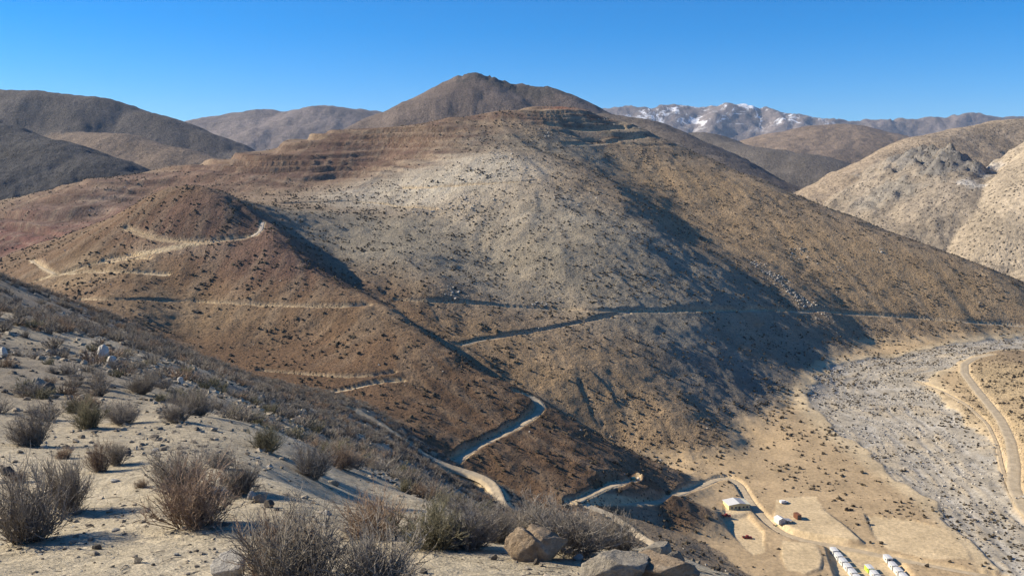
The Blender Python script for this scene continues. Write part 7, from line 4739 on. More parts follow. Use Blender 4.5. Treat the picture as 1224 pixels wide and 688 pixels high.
OUTCROPS = [
  (292.5,1053.34,9,60),
  (300.57,1035.2,7,50),
  (307.34,1017.35,8,60),
  (316.85,1000.16,7,50),
  (324.72,985.06,7,50),
  (335.9,978.06,9,70),
  (346.46,959.18,8,40),
  (363.99,1121.84,14,50),
  (401.04,1090.09,10,30),
  (-51.31,1049.97,14,70),
  (-21.77,1053.39,10,40),
  (-81.4,1055.9,10,50),
  (30.02,1146.23,14,40),
  (88.48,1071.06,16,60),
  (-13.5,1205.61,16,60),
  (61.09,1367.68,16,60),
  (148.03,1476.49,16,50),
  (203.37,1478.49,10,30),
  (-48.91,767.2,9,50),
  (20.98,786.06,8,30),
  (-110.84,1052.39,12,40),
  (468.27,1130.22,10,25),
  (311.8,1032.84,6,30),
]

# ------------------------------------------------------------------ numeric terrain
def _hash(ix, iy, seed):
    h = (ix.astype(np.int64)*374761393 + iy.astype(np.int64)*668265263 + seed*1442695041) & 0x7fffffff
    h = ((h ^ (h >> 13))*1274126177) & 0x7fffffff
    return (h ^ (h >> 16)) & 0x7fffffff
def noise2(x, y, seed=0):
    x0 = np.floor(x); y0 = np.floor(y); fx = x-x0; fy = y-y0
    u = fx*fx*fx*(fx*(fx*6-15)+10); v = fy*fy*fy*(fy*(fy*6-15)+10)
    def g(dx, dy):
        a = _hash(x0+dx, y0+dy, seed)*(2*math.pi/0x7fffffff)
        return np.cos(a)*(fx-dx)+np.sin(a)*(fy-dy)
    a = g(0,0); b = g(1,0); c = g(0,1); d = g(1,1)
    return (a+(b-a)*u + (c-a)*v + (a-b-c+d)*u*v)*1.5
def fbm(x, y, wl, octs=4, seed=0, gain=.5, ridged=False):
    s = np.zeros_like(x); a = 1.; t = 0.
    for i in range(octs):
        n = noise2(x/wl+17.3*i, y/wl-9.1*i, seed+i)
        if ridged: n = 1-2*np.abs(n)
        s += a*n; t += a; a *= gain; wl *= .5
    return s/t
def sstep(a, b, x):
    t = np.clip((x-a)/(b-a), 0, 1); return t*t*(3-2*t)
def densify(line, step):
    out = []
    for p, q in zip(line[:-1], line[1:]):
        p = np.array(p, float); q = np.array(q, float)
        n = max(1, int(np.ceil(np.linalg.norm((q-p)[:2])/step)))
        for k in range(n): out.append(p+(q-p)*k/n)
    out.append(np.array(line[-1], float))
    return out
class RBF:
    def __init__(s, pts, vals, c, lam):
        P = np.array(pts, float); s.P = P; s.c2 = c*c; n = len(P)
        K = np.sqrt(((P[:,None]-P[None])**2).sum(2)+s.c2); K += np.eye(n)*(-lam)
        T = np.c_[np.ones(n), P]
        A = np.block([[K, T],[T.T, np.zeros((3,3))]])
        w = np.linalg.lstsq(A, np.r_[np.array(vals, float), 0,0,0], rcond=None)[0]
        s.w = w[:n]; s.t = w[n:]
    def __call__(s, X, Y):
        X = np.asarray(X, float); shp = X.shape; x = X.ravel(); y = np.asarray(Y, float).ravel()
        out = np.empty(len(x))
        for i in range(0, len(x), 20000):
            a = x[i:i+20000]; b = y[i:i+20000]
            K = np.sqrt((a[:,None]-s.P[None,:,0])**2+(b[:,None]-s.P[None,:,1])**2+s.c2)
            out[i:i+20000] = K@s.w+s.t[0]+s.t[1]*a+s.t[2]*b
        return out.reshape(shp)
# --- mine mountain, spurs and valley floor: one smooth sheet through surveyed ridge, gully and toe lines
_p = []
for l in MOUNTAIN_LINES:
    for q in (densify(l, 35) if len(l) > 1 else [np.array(l[0], float)]): _p.append(q)
_keep = []
for q in _p:
    if all((q[0]-k[0])**2+(q[1]-k[1])**2 > 100 for k in _keep): _keep.append(q)
_p = np.array(_keep)
_mount = RBF(_p[:,:2], _p[:,2], 14., 3.)
_GX, _GY, _GS = -1500., 300., 4.
_gx = np.arange(_GX, 1300, 8.); _gy = np.arange(_GY, 1900, 8.)
def _up(G):                                                   # double the resolution with a cubic kernel
    P = np.pad(G, ((1,2),(0,0)), 'edge'); m = (-P[:-3]+9*P[1:-2]+9*P[2:-1]-P[3:])/16
    out = np.empty((2*len(G), G.shape[1])); out[0::2] = G; out[1::2] = m; return out
_GRID = _up(_up(_mount(*np.meshgrid(_gx, _gy))).T).T
_gx = _GX+np.arange(_GRID.shape[1])*_GS; _gy = _GY+np.arange(_GRID.shape[0])*_GS
def bilin(G, x, y):
    u = np.clip((x-_GX)/_GS, 0, G.shape[1]-1.001); v = np.clip((y-_GY)/_GS, 0, G.shape[0]-1.001)
    i = u.astype(int); j = v.astype(int); a = u-i; b = v-j
    return (G[j,i]*(1-a)+G[j,i+1]*a)*(1-b)+(G[j+1,i]*(1-a)+G[j+1,i+1]*a)*b
# streaks that run down the fall line: noise averaged along the slope
def _rills(wl, n, seed):
    gy, gx = np.gradient(_GRID, _GS); L = np.sqrt(gx*gx+gy*gy)+.02
    ux, uy = gx/L, gy/L
    X, Y = np.meshgrid(_gx, _gy); acc = np.zeros_like(X)
    for sgn in (1,-1):
        px, py = X.copy(), Y.copy()
        for k in range(n):
            acc += noise2(px/wl, py/wl, seed)
            a = bilin(ux, px, py); b = bilin(uy, px, py); px = px+sgn*a*5; py = py+sgn*b*5
    acc /= acc.std()
    return acc
_R1 = _rills(10., 12, 5); _R2 = _rills(50., 20, 9)
_gy_, _gx_ = np.gradient(_GRID, _GS); _SLOPE = np.sqrt(_gx_**2+_gy_**2)
# --- near hillside, interpolated over bearing and log range so that detail grows towards the camera's feet
_q = np.array([p for l in HILLSIDE_LINES for p in l], float)
def _polar(x, y):
    r = np.hypot(x, y); az = np.clip(np.arctan2(x, y), -1.5, 1.5)
    return az*1.6, np.log(r+4), r
_a, _b, _r = _polar(_q[:,0], _q[:,1])
_hill = RBF(np.c_[_a,_b], _q[:,2]/(_r+4), .12, .002)
def hillside(x, y):
    a, b, r = _polar(np.asarray(x, float), np.asarray(y, float))
    return _hill(a, b)*(r+4)
# --- hills behind: ridge lines with talus falling off both sides
def ridge_hill(x, y, line, slope, seed, wl, amp, round_=40.):
    q = 1.3*wl
    wx = x+noise2(x/q, y/q, seed+70)*wl*.10; wy = y+noise2(x/q, y/q, seed+90)*wl*.10
    z = np.full(x.shape, -1e9); dm = np.full(x.shape, 1e9)
    for p, q in zip(line[:-1], line[1:]):
        vx, vy = q[0]-p[0], q[1]-p[1]; t = np.clip(((wx-p[0])*vx+(wy-p[1])*vy)/(vx*vx+vy*vy), 0, 1)
        d = np.sqrt((wx-p[0]-t*vx)**2+(wy-p[1]-t*vy)**2+round_**2)-round_
        np.maximum(z, p[2]+(q[2]-p[2])*t-d*slope, out=z); np.minimum(dm, d, out=dm)
    dd = np.clip(dm*slope/(amp*4), 0, 1); rocky = .2 if amp > 250 else .05
    return z + amp*(fbm(x, y, wl, 5, seed, .5, True)-.3)*(rocky+(1-rocky)*dd) + amp*.07*fbm(x, y, wl*.1, 3, seed+3) + (34.*fbm(x, y, 260, 3, seed+4, .55, True) if amp > 250 else 0)
def terrace(z, step, k):
    u = z/step; f = u-np.floor(u)
    return (np.floor(u)+sstep(.5-k, .5+k, f))*step
def blob(x, y, b):
    return np.exp(-(((x-b[0])*b[3]+(y-b[1])*b[4])**2/b[2]**2 + (-(x-b[0])*b[4]+(y-b[1])*b[3])**2/b[5]**2))
_RV = np.array(RIVER_LINE, float); _RS = np.r_[0, np.cumsum(np.hypot(*np.diff(_RV[:,:2], axis=0).T))]
def river_uv(x, y):
    """across (-1..1 inside the bed) and along the dry stream, metres"""
    best = np.full(x.shape, 9.); s = np.zeros(x.shape); m = np.where((x > 120) & (x < 760) & (y > 380) & (y < 1150))[0]
    if len(m):
        a, b = x[m], y[m]; bd = np.full(len(m), 9.); bs = np.zeros(len(m))
        for i, (p, q) in enumerate(zip(_RV[:-1], _RV[1:])):
            v = (q-p)[:2]; L = v@v; t = np.clip(((a-p[0])*v[0]+(b-p[1])*v[1])/L, 0, 1); w = p[2]+(q[2]-p[2])*t
            ex, ey = a-p[0]-t*v[0], b-p[1]-t*v[1]; d = np.hypot(ex, ey)*np.sign(v[0]*ey-v[1]*ex)/w
            k = np.abs(d) < np.abs(bd); bd[k] = d[k]; bs[k] = (_RS[i]+t*math.sqrt(L))[k]
        best[m] = bd; s[m] = bs
    return best, s
def bed_edge(x, y, u):
    m = np.abs(u) < 2; r = np.zeros(x.shape); r[m] = sstep(1.03, .95, np.abs(u[m])+fbm(x[m], y[m], 34, 3, 58)*.3); return r
def BRAID(u, s):
    """relief of gravel bars and channels: metres"""
    w = noise2(s/70, u*1.2, 881)*.8
    c = np.abs(noise2(u*3.2+w*1.6, s/85., 883))+.5*np.abs(noise2(u*7+w*2, s/38., 885))
    return np.clip(c*3.2-1.25, -1.1, .9)
def mountain_raw(x, y):
    return bilin(_GRID, x, y)
def near_all(x, y, detail=True):
    """height and which sheet (0 hillside, 1 mountain or valley)"""
    r = np.hypot(x, y)
    zm = mountain_raw(x, y)
    zh = np.full(x.shape, -400.); _m = r < 560; zh[_m] = hillside(x[_m], y[_m])
    if detail:
        z0_ = zm
        sl = sstep(.10, .30, bilin(_SLOPE, x, y))
        zm = zm + sl*(fbm(x, y, 90, 4, 31)*5 + bilin(_R2, x, y)*.8 + bilin(_R1, x, y)*.24) + fbm(x, y, 14, 4, 44, .6)*(.25+.95*sl) + fbm(x, y, 45, 2, 47)*.6
        for (cx, cy, ra, ux, uy, rb, dep) in RILL_PATCHES: zm = zm-dep*np.clip(blob(x, y, (cx, cy, ra, ux, uy, rb))*1.4, 0, 1)*sstep(.2, 1.1, bilin(_R1, x, y))
        wob = None
        for (cx, cy, ra, ux, uy, rb, st, w) in TERRACES:
            m = np.clip(blob(x, y, (cx, cy, ra, ux, uy, rb))*1.6-.2, 0, 1)*w
            if wob is None: wob = fbm(x, y, 260, 2, 77)*12+fbm(x, y, 50, 2, 78)*1.3
            m = m*(.25+.75*sstep(-.3, .15, fbm(x, y, 100, 3, 79))); w2 = wob+4.*np.sin(z0_*.13+x*.006); zm = zm*(1-m)+m*(terrace(z0_+w2, st, .10)-w2+.6*(zm-z0_))
        k = np.clip(r/60, .0, 1.); k2 = np.clip(r/12, 0, 1)
        zh = zh + fbm(x, y, 26, 3, 3)*1.4*k*np.clip(r/110,0,1) + fbm(x, y, 4.5, 3, 6)*.22*k2*(.35+.65*k) + fbm(x, y, .9, 3, 8)*.05 + fbm(x, y, .22, 2, 12)*.012*np.clip(1.6-r/14, 0, 1)
        rx, rs_ = river_uv(x, y); rb = bed_edge(x, y, rx); zm = zm+(.3*BRAID(rx, rs_)-1.1)*rb
    h = np.maximum(zh, zm)
    return h, (zm > zh).astype(np.int8)
# --- roads and graded pads are cut into the slope: level bed, steep bank above, fill below
def resample(pts, step=4., smooth=3):
    P = np.array(pts, float); seg = np.hypot(*np.diff(P[:,:2], axis=0).T); s = np.r_[0, np.cumsum(seg)]
    n = max(3, int(s[-1]/step)+1); t = np.linspace(0, s[-1], n)
    Q = np.c_[np.interp(t, s, P[:,0]), np.interp(t, s, P[:,1]), np.interp(t, s, P[:,2])]
    for k in range(smooth):
        R = Q.copy(); R[1:-1] = (Q[:-2]+2*Q[1:-1]+Q[2:])/4; Q = R
    for k in range(smooth*6):
        z = Q[:,2].copy(); Q[1:-1,2] = (z[:-2]+2*z[1:-1]+z[2:])/4
    return Q
ROAD_PATHS = [(nm, w, cut, col, resample(p)) for nm, w, cut, col, p in ROADS]
def carve(x, y, z):
    z = z.copy(); bed = np.zeros_like(z); bank = np.zeros_like(z)
    for z0, flat, poly in PADS:
        P = np.array(poly, float); R = 14.
        sel = np.where((x > P[:,0].min()-R)&(x < P[:,0].max()+R)&(y > P[:,1].min()-R)&(y < P[:,1].max()+R))[0]
        if not len(sel): continue
        a = x[sel]+fbm(x[sel], y[sel], 9, 2, 61)*.35; b = y[sel]+fbm(x[sel], y[sel], 9, 2, 62)*.35
        d = np.full(len(sel), 1e9); ins = np.zeros(len(sel), bool)
        for p, q in zip(P, np.roll(P, -1, 0)):
            v = q-p; t = np.clip(((a-p[0])*v[0]+(b-p[1])*v[1])/(v@v), 0, 1)
            d = np.minimum(d, np.hypot(a-p[0]-t*v[0], b-p[1]-t*v[1]))
            c = ((p[1] > b) != (q[1] > b)) & (a < (q[0]-p[0])*(b-p[1])/(q[1]-p[1]+1e-9)+p[0]); ins ^= c
        e = np.where(ins, 0, d); zz = z[sel]
        zr = z0 + flat*(zz-z0)
        zz = np.clip(zz, zr-.8*e, zr+1.5*e); z[sel] = np.where(e < R, zz, z[sel])
        bed[sel] = np.maximum(bed[sel], np.where(ins, 1, 0))
    for nm, w, cut, col, Q in ROAD_PATHS:
        R = w/2+16.
        sel = np.where((x > Q[:,0].min()-R)&(x < Q[:,0].max()+R)&(y > Q[:,1].min()-R)&(y < Q[:,1].max()+R))[0]
        if not len(sel): continue
        best = np.full(len(sel), 1e9); zr = np.zeros(len(sel)); a = x[sel]; b = y[sel]
        for p, q in zip(Q[:-1], Q[1:]):
            m = np.where((a > min(p[0],q[0])-R)&(a < max(p[0],q[0])+R)&(b > min(p[1],q[1])-R)&(b < max(p[1],q[1])+R))[0]
            if not len(m): continue
            v = (q-p)[:2]; t = np.clip(((a[m]-p[0])*v[0]+(b[m]-p[1])*v[1])/(v@v+1e-9), 0, 1)
            d = np.hypot(a[m]-p[0]-t*v[0], b[m]-p[1]-t*v[1])
            k = d < best[m]; best[m[k]] = d[k]; zr[m[k]] = (p[2]+(q[2]-p[2])*t)[k]
        ok = best < R; sel = sel[ok]; d = best[ok]; zr = zr[ok]-cut
        e = np.maximum(d-w/2-.3, 0); zo = z[sel]
        cs = 2.3+.7*fbm(x[sel], y[sel], 12, 2, 91)
        zn = np.clip(zo, zr-.15-.72*e, zr-.15+cs*e)
        z[sel] = zn
        bed[sel] = np.maximum(bed[sel], sstep(w/2+1.2, w/2, d)); bank[sel] = np.maximum(bank[sel], np.clip(np.abs(zn-zo)/1.5, 0, 1)*(d > w/2))
    return z, bed, bank
def ground(x, y):
    x = np.atleast_1d(np.asarray(x, float)); y = np.atleast_1d(np.asarray(y, float))
    h, k = near_all(x, y); return carve(x, y, h)[0]

# ------------------------------------------------------------------ helpers
COL = scene.collection
def tag(o, label=None, cat=None, group=None, kind=None):
    if label: o['label'] = label
    if cat: o['category'] = cat
    if group: o['group'] = group
    if kind: o['kind'] = kind
    return o
def mesh_np(name, V, Fa, mat, smooth=True, attrs=None, parent=None):
    me = bpy.data.meshes.new(name); V = np.asarray(V, np.float32); Fa = np.asarray(Fa, np.int32); k = Fa.shape[1]
    me.vertices.add(len(V)); me.vertices.foreach_set('co', V.ravel())
    me.loops.add(Fa.size); me.loops.foreach_set('vertex_index', Fa.ravel())
    me.polygons.add(len(Fa)); me.polygons.foreach_set('loop_start', np.arange(0, Fa.size, k, dtype=np.int32))
    me.polygons.foreach_set('use_smooth', np.full(len(Fa), smooth))
    for nm, arr in (attrs or {}).items():
        if arr.ndim == 2:
            a = me.attributes.new(nm, 'FLOAT_COLOR', 'POINT'); a.data.foreach_set('color', np.c_[arr, np.ones(len(arr))].astype(np.float32).ravel())
        else:
            a = me.attributes.new(nm, 'FLOAT', 'POINT'); a.data.foreach_set('value', arr.astype(np.float32))
    if mat: me.materials.append(mat)
    me.update(calc_edges=True)
    o = bpy.data.objects.new(name, me); COL.objects.link(o)
    if parent: o.parent = parent
    return o
class NT:
    def __init__(s, name):
        s.m = bpy.data.materials.new(name); s.m.use_nodes = True; s.t = s.m.node_tree; s.b = s.t.nodes['Principled BSDF']
        s.b.inputs['Roughness'].default_value = .95; s.b.inputs['Specular IOR Level'].default_value = .15
        s.geo = s.t.nodes.new('ShaderNodeNewGeometry')
    def n(s, typ, **k):
        nd = s.t.nodes.new(typ)
        for a, v in k.items(): setattr(nd, a, v)
        return nd
    def l(s, a, b): s.t.links.new(a, b)
    def noise(s, scale, detail=4, rough=.55, vec=None, dist=0.):
        nd = s.n('ShaderNodeTexNoise'); nd.inputs['Scale'].default_value = scale; nd.inputs['Detail'].default_value = detail
        nd.inputs['Roughness'].default_value = rough; nd.inputs['Distortion'].default_value = dist
        s.l(vec or s.geo.outputs['Position'], nd.inputs['Vector']); return nd.outputs['Fac']
    def ramp(s, fac, stops):
        nd = s.n('ShaderNodeValToRGB'); e = nd.color_ramp.elements
        while len(e) > 1: e.remove(e[-1])
        for i, (p, c) in enumerate(stops):
            el = e[0] if i == 0 else e.new(p); el.position = p
            el.color = (c, c, c, 1) if not hasattr(c, '__len__') else tuple(c)+(1,)
        s.l(fac, nd.inputs[0]); return nd.outputs[0]
    def mix(s, a, b, fac, mode='MIX'):
        nd = s.n('ShaderNodeMix', data_type='RGBA', blend_type=mode)
        for v, i in ((fac, 0), (a, 6), (b, 7)):
            if hasattr(v, 'is_linked') or hasattr(v, 'links'): s.l(v, nd.inputs[i])
            else: nd.inputs[i].default_value = v if i == 0 else tuple(v)+(1,)
        return nd.outputs[2]
    def math(s, op, a, b):
        nd = s.n('ShaderNodeMath', operation=op)
        for v, i in ((a, 0), (b, 1)):
            if hasattr(v, 'links'): s.l(v, nd.inputs[i])
            else: nd.inputs[i].default_value = v
        return nd.outputs[0]
    def attr(s, name, out='Color'):
        nd = s.n('ShaderNodeAttribute'); nd.attribute_name = name; return nd.outputs[out]
    def bump(s, h, dist, strength=1.):
        nd = s.n('ShaderNodeBump'); nd.inputs['Distance'].default_value = dist; nd.inputs['Strength'].default_value = strength
        s.l(h, nd.inputs['Height']); s.l(nd.outputs[0], s.b.inputs['Normal'])
    def color(s, c):
        if hasattr(c, 'links'): s.l(c, s.b.inputs['Base Color'])
        else: s.b.inputs['Base Color'].default_value = tuple(c)+(1,)
def plain(name, col, rough=.7, var=.12, scale=3., metal=0., spec=.3):
    k = NT(name); k.b.inputs['Roughness'].default_value = rough; k.b.inputs['Metallic'].default_value = metal; k.b.inputs['Specular IOR Level'].default_value = spec
    f = k.ramp(k.noise(scale, 4, .6), [(.3, 1-var), (.7, 1+var)])
    k.color(k.mix(col, f, 1., 'MULTIPLY')); return k.m
def terrain_mat(name, fine, big, speck=None, bump=(.6, 1.), con=(.62, 1.35), grit=None, snow=False):
    """soil colour comes from the soil attribute; grain, stones and far shrubs that are too small to build are noise on it"""
    k = NT(name)
    c = k.attr('soil')
    c = k.mix(c, k.ramp(k.noise(big, 5, .6), [(.28, .78), (.5, 1.), (.72, 1.2)]), 1., 'MULTIPLY')
    c = k.mix(c, k.ramp(k.noise(fine, 6, .7), [(.25, con[0]), (.5, 1.), (.75, con[1])]), 1., 'MULTIPLY')
    h = k.noise(fine*.7, 8, .68)
    if speck:
        sc, amt, dcol = speck
        v = k.n('ShaderNodeTexVoronoi', voronoi_dimensions='3D'); v.inputs['Scale'].default_value = sc; v.inputs['Randomness'].default_value = 1.
        k.l(k.geo.outputs['Position'], v.inputs['Vector'])
        d = k.math('ADD', v.outputs['Distance'], k.math('MULTIPLY', k.noise(sc*.22, 3, .6), .55))
        m = k.ramp(d, [(amt-.05, 1.), (amt+.07, 0.)])
        c = k.mix(c, dcol, k.math('MULTIPLY', m, .85)); h = k.math('ADD', h, k.math('MULTIPLY', m, .5))
    if grit:
        c = k.mix(c, k.ramp(k.noise(grit, 3, .7), [(.3, .6), (.5, 1.), (.68, 1.25)]), 1., 'MULTIPLY'); h = k.math('ADD', h, k.math('MULTIPLY', k.noise(grit*.6, 4, .7), .35))
    if snow:                                                     # old snow in streaks on the high ground
        sp = k.n('ShaderNodeSeparateXYZ'); k.l(k.geo.outputs['Position'], sp.inputs[0])
        f = k.math('MULTIPLY', k.ramp(k.noise(.0035, 9, .72, None, 1.2), [(.52, 0.), (.58, 1.)]), k.ramp(k.math('MULTIPLY', sp.outputs[2], .001), [(.70, 0.), (.88, 1.)]))
        f = k.math('MULTIPLY', f, k.attr('snowy', 'Fac')); c = k.mix(c, (.78, .80, .84), f)
    k.color(c); k.bump(h, *bump); return k.m

# ------------------------------------------------------------------ the land
def grid_faces(nr, nc):
    i = np.arange(nr-1)[:,None]*nc+np.arange(nc-1)[None]
    return np.stack([i, i+1, i+nc+1, i+nc], -1).reshape(-1, 4)
def submesh(name, V, Fa, keep, mat, attrs):
    f = Fa[keep]
    if not len(f): return None
    u, inv = np.unique(f.ravel(), return_inverse=True)
    o = mesh_np(name, V[u], inv.reshape(-1, 4), mat, True, {k: a[u] for k, a in attrs.items()})
    return tag(o, kind='structure')
def azimuths(half, step, wide, n):
    c = np.arange(-half, half+step, step); t = np.linspace(0, 1, n+1)[1:]**1.5*(wide-half)
    return np.radians(np.r_[-(half+t)[::-1], c, half+t])
def soil_near(x, y, z, kind, bed, bank):
    c = np.empty((len(x), 3)); n = len(x)
    c[:] = (.27, .20, .13)                                             # tan slope
    def lay(col, w): c[:] = c*(1-w[:,None])+np.array(col)*w[:,None]
    m = kind == 1
    sp_ = np.array(SPUR_SPLIT, float); lay((.165, .10, .056), m*sstep(8, -8, y-np.interp(x, sp_[:,0], sp_[:,1])+fbm(x, y, 30, 2, 207)*8)*.85*sstep(120, 95, x))
    wx = x+fbm(x, y, 60, 3, 201)*22; wy = y+fbm(x, y, 60, 3, 203)*22
    for (cx, cy, ra, ux, uy, rb, col, w) in SOIL:
        lay(col, np.clip(blob(wx, wy, (cx, cy, ra, ux, uy, rb))*1.5, 0, 1)*w*m)
    pit = np.zeros(n)
    for t in TERRACES: pit = np.maximum(pit, np.clip(blob(x, y, t[:6])*1.5, 0, 1))
    st_ = fbm(z*4.5+fbm(x, y, 80, 2, 221)*30, (x+y)*.25, 26, 4, 222, .6)                     # rock strata laid bare in the cut faces
    lay((.115, .068, .052), pit*m*sstep(-.08, .25, st_)*.85); lay((.30, .23, .17), pit*m*sstep(.15, .4, -st_)*.6)
    s = sstep(-.6, 1.6, bilin(_R1, x, y))*.26*m; lay((.36, .285, .195), s*sstep(.1, .3, bilin(_SLOPE, x, y)))
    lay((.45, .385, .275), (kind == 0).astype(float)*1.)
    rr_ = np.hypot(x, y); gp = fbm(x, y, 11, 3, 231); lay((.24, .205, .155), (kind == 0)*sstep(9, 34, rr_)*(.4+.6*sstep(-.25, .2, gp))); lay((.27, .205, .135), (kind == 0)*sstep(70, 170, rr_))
    c[m] *= .97; lay((.40, .295, .175), m*VALLEY(x, y, z))
    rv = m*VALLEY(x, y, z)*RIVER(x, y); u_, s_ = river_uv(x, y); bar = BRAID(u_, s_)
    lay((.36, .32, .255), rv); lay((.46, .38, .265), rv*sstep(.35, .8, bar+fbm(x, y, 30, 3, 59)*.9)*.7); lay((.43, .395, .335), rv*sstep(-.5, -.9, bar)*.9); lay((.16, .145, .12), rv*sstep(.1, .4, fbm(x, y, 9, 3, 57))*.5); ub = np.abs(u_); lay((.52, .42, .27), m*VALLEY(x, y, z)*sstep(1.45, 1.1, ub)*(1-rv)*.7)
    lay((.35, .26, .175), bank*.75); lay((.53, .41, .25), bed)
    return c
def VALLEY(x, y, z):
    return sstep(7, 2, z-(-197+(y-530)*.036)+fbm(x, y, 40, 3, 55)*2.5)*sstep(60, 110, x)
def RIVER(x, y):
    u, s = river_uv(x, y)
    return bed_edge(x, y, u)
mat_hill = terrain_mat('stony_soil', 7., .5, None, (.08, 1.), (.5, 1.42), 45.)
mat_mount = terrain_mat('scree_soil', .42, .03, (.42, .47, (.06, .048, .034)), (2.4, 1.))
mat_valley = terrain_mat('valley_sand', .5, .05, (.30, .30, (.16, .14, .11)), (.5, .8))
TRI = 0
# near hillside
az = azimuths(31.5, .1, 100, 40)
rr = np.r_[np.exp(np.arange(math.log(.7), math.log(14), 0.0145)), np.exp(np.arange(math.log(14), math.log(303), 0.0125))]
A, RR = np.meshgrid(az, rr); X = (RR*np.sin(A)).ravel(); Y = (RR*np.cos(A)).ravel()
Z, K = near_all(X, Y); Z, bed, bank = carve(X, Y, Z)
V = np.c_[X, Y, Z+CAM_Z]; Fa = grid_faces(*A.shape)
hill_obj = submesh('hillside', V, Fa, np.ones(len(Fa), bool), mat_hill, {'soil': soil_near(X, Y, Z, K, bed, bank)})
NEAR_VIS = np.maximum.accumulate((Z/np.maximum(RR.ravel(), .1)).reshape(A.shape), 0); NEAR_AZ, NEAR_R = az, rr
# mountain and valley
az = azimuths(31.5, .095, 58, 24)
rr = np.r_[np.exp(np.arange(math.log(300), math.log(415), .016)), np.arange(415, 760, 1.5), np.arange(760, 1150, 1.8), np.arange(1150, 1550, 2.6), np.arange(1550, 1720, 12)]
A, RR = np.meshgrid(az, rr); X = (RR*np.sin(A)).ravel(); Y = (RR*np.cos(A)).ravel()
Z, K = near_all(X, Y); Z, bed, bank = carve(X, Y, Z)
V = np.c_[X, Y, Z+CAM_Z]; Fa = grid_faces(*A.shape)
VAL = (VALLEY(X, Y, Z) > .5) & (K == 1); at = {'soil': soil_near(X, Y, Z, K, bed, bank)}
Z2 = Z.reshape(A.shape); MV = np.maximum.accumulate(Z2/RR, 0); M_AZ, M_R = az, rr
fk = K[Fa].mean(1); fv = VAL[Fa].mean(1) > .5
SPURL = np.array([p for p in SPUR_SPLIT], float)
ysplit = np.interp(X, SPURL[:,0], SPURL[:,1]); fs = (Y < ysplit)[Fa].mean(1) > .5
submesh('valley_side', V, Fa, fk < .5, mat_mount, at)
submesh('valley_floor', V, Fa, (fk >= .5) & fv, mat_valley, at)
submesh('spur_hill', V, Fa, (fk >= .5) & ~fv & fs, mat_mount, at)
submesh('mine_mountain', V, Fa, (fk >= .5) & ~fv & ~fs, mat_mount, at)
def visible(x, y, z, slack=.0015):
    a = np.arctan2(x, y); r = np.hypot(x, y)
    i = np.clip(np.searchsorted(M_AZ, a), 0, len(M_AZ)-1); j = np.clip(np.searchsorted(M_R, r)-1, 0, len(M_R)-1)
    i2 = np.clip(np.searchsorted(NEAR_AZ, a), 0, len(NEAR_AZ)-1)
    return (z/r >= MV[j, i]-slack) & (z/r >= NEAR_VIS[-1, i2]-slack)
# hills behind
az = azimuths(31.5, .135, 50, 16)
rr = np.r_[np.arange(1320, 2500, 8.), np.exp(np.arange(math.log(2500), math.log(8800), .010)), np.exp(np.arange(math.log(8800), math.log(12200), .0042)), np.exp(np.arange(math.log(12300), math.log(14500), .02))]
A, RR = np.meshgrid(az, rr); X = (RR*np.sin(A)).ravel(); Y = (RR*np.cos(A)).ravel()
best = np.full(X.shape, -230.)+np.clip((RR.ravel()-2500)/9000, 0, 1)*150; ID = np.full(X.shape, -1)
for i, (nm, slope, seed, wl, amp, rnd, soil, pts) in enumerate(BACK_HILLS):
    ys = [p[1] for p in pts]; h = max(p[2] for p in pts)+230
    sel = np.where((Y > min(ys)-h/slope-400) & (Y < max(ys)+h/slope+400))[0]
    z = ridge_hill(X[sel], Y[sel], pts, slope, seed, wl, amp, rnd)
    k = z > best[sel]; best[sel[k]] = z[k]; ID[sel[k]] = i
for (cx, cy, rad, col, w) in ROCK_PATCHES:                               # crags
    d = np.hypot(X-cx, Y-cy)/rad; s_ = np.where(d < 1.6)[0]
    best[s_] += sstep(1.3, .5, d[s_]+fbm(X[s_], Y[s_], 60, 3, 305)*.4)*w*(np.abs(fbm(X[s_], Y[s_], 45, 4, 303))*40-7)*(rad/80 if cy < 2500 else .45)
V = np.c_[X, Y, best+CAM_Z]; Fa = grid_faces(*A.shape); fid = ID[Fa].max(1)
soil = np.empty((len(X), 3)); soil[:] = (.22, .18, .14)
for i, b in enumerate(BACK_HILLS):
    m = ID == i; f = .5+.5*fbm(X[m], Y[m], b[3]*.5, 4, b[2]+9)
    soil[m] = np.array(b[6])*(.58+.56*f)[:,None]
# bare grey rock and white scree on the rocky hill at the right
for (cx, cy, rad, col, w) in ROCK_PATCHES:
    d = np.hypot(X-cx, Y-cy)/rad+fbm(X, Y, 60, 5, 301, .7)*1.5; m = sstep(1.1, .6, d)*w
    soil[:] = soil*(1-m[:,None])+np.array(col)*m[:,None]
# snow lying in the high gullies
rid = {b[0]: i for i, b in enumerate(BACK_HILLS)}
sn = (ID == rid['snowy_range'])*sstep(900, 1700, X)*sstep(4400, 3300, X)
mat_back = terrain_mat('far_slope_soil', .12, .012, (.15, .47, (.075, .062, .05)), (6., 1.), (.42, 1.5))
mat_snow = terrain_mat('snowy_mountain_soil', .02, .002, None, (22., 1.), (.5, 1.4), None, True)
mat_far = terrain_mat('mountain_soil', .02, .002, None, (22., 1.), (.5, 1.4))
names = []
for b in BACK_HILLS:
    if b[0] not in names: names.append(b[0])
for nm in names:
    ids = [i for i, b in enumerate(BACK_HILLS) if b[0] == nm]
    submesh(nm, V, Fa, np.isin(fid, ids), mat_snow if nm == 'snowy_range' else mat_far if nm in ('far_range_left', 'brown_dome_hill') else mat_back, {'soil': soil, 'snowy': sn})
submesh('distant_valley', V, Fa, fid < 0, mat_back, {'soil': soil})
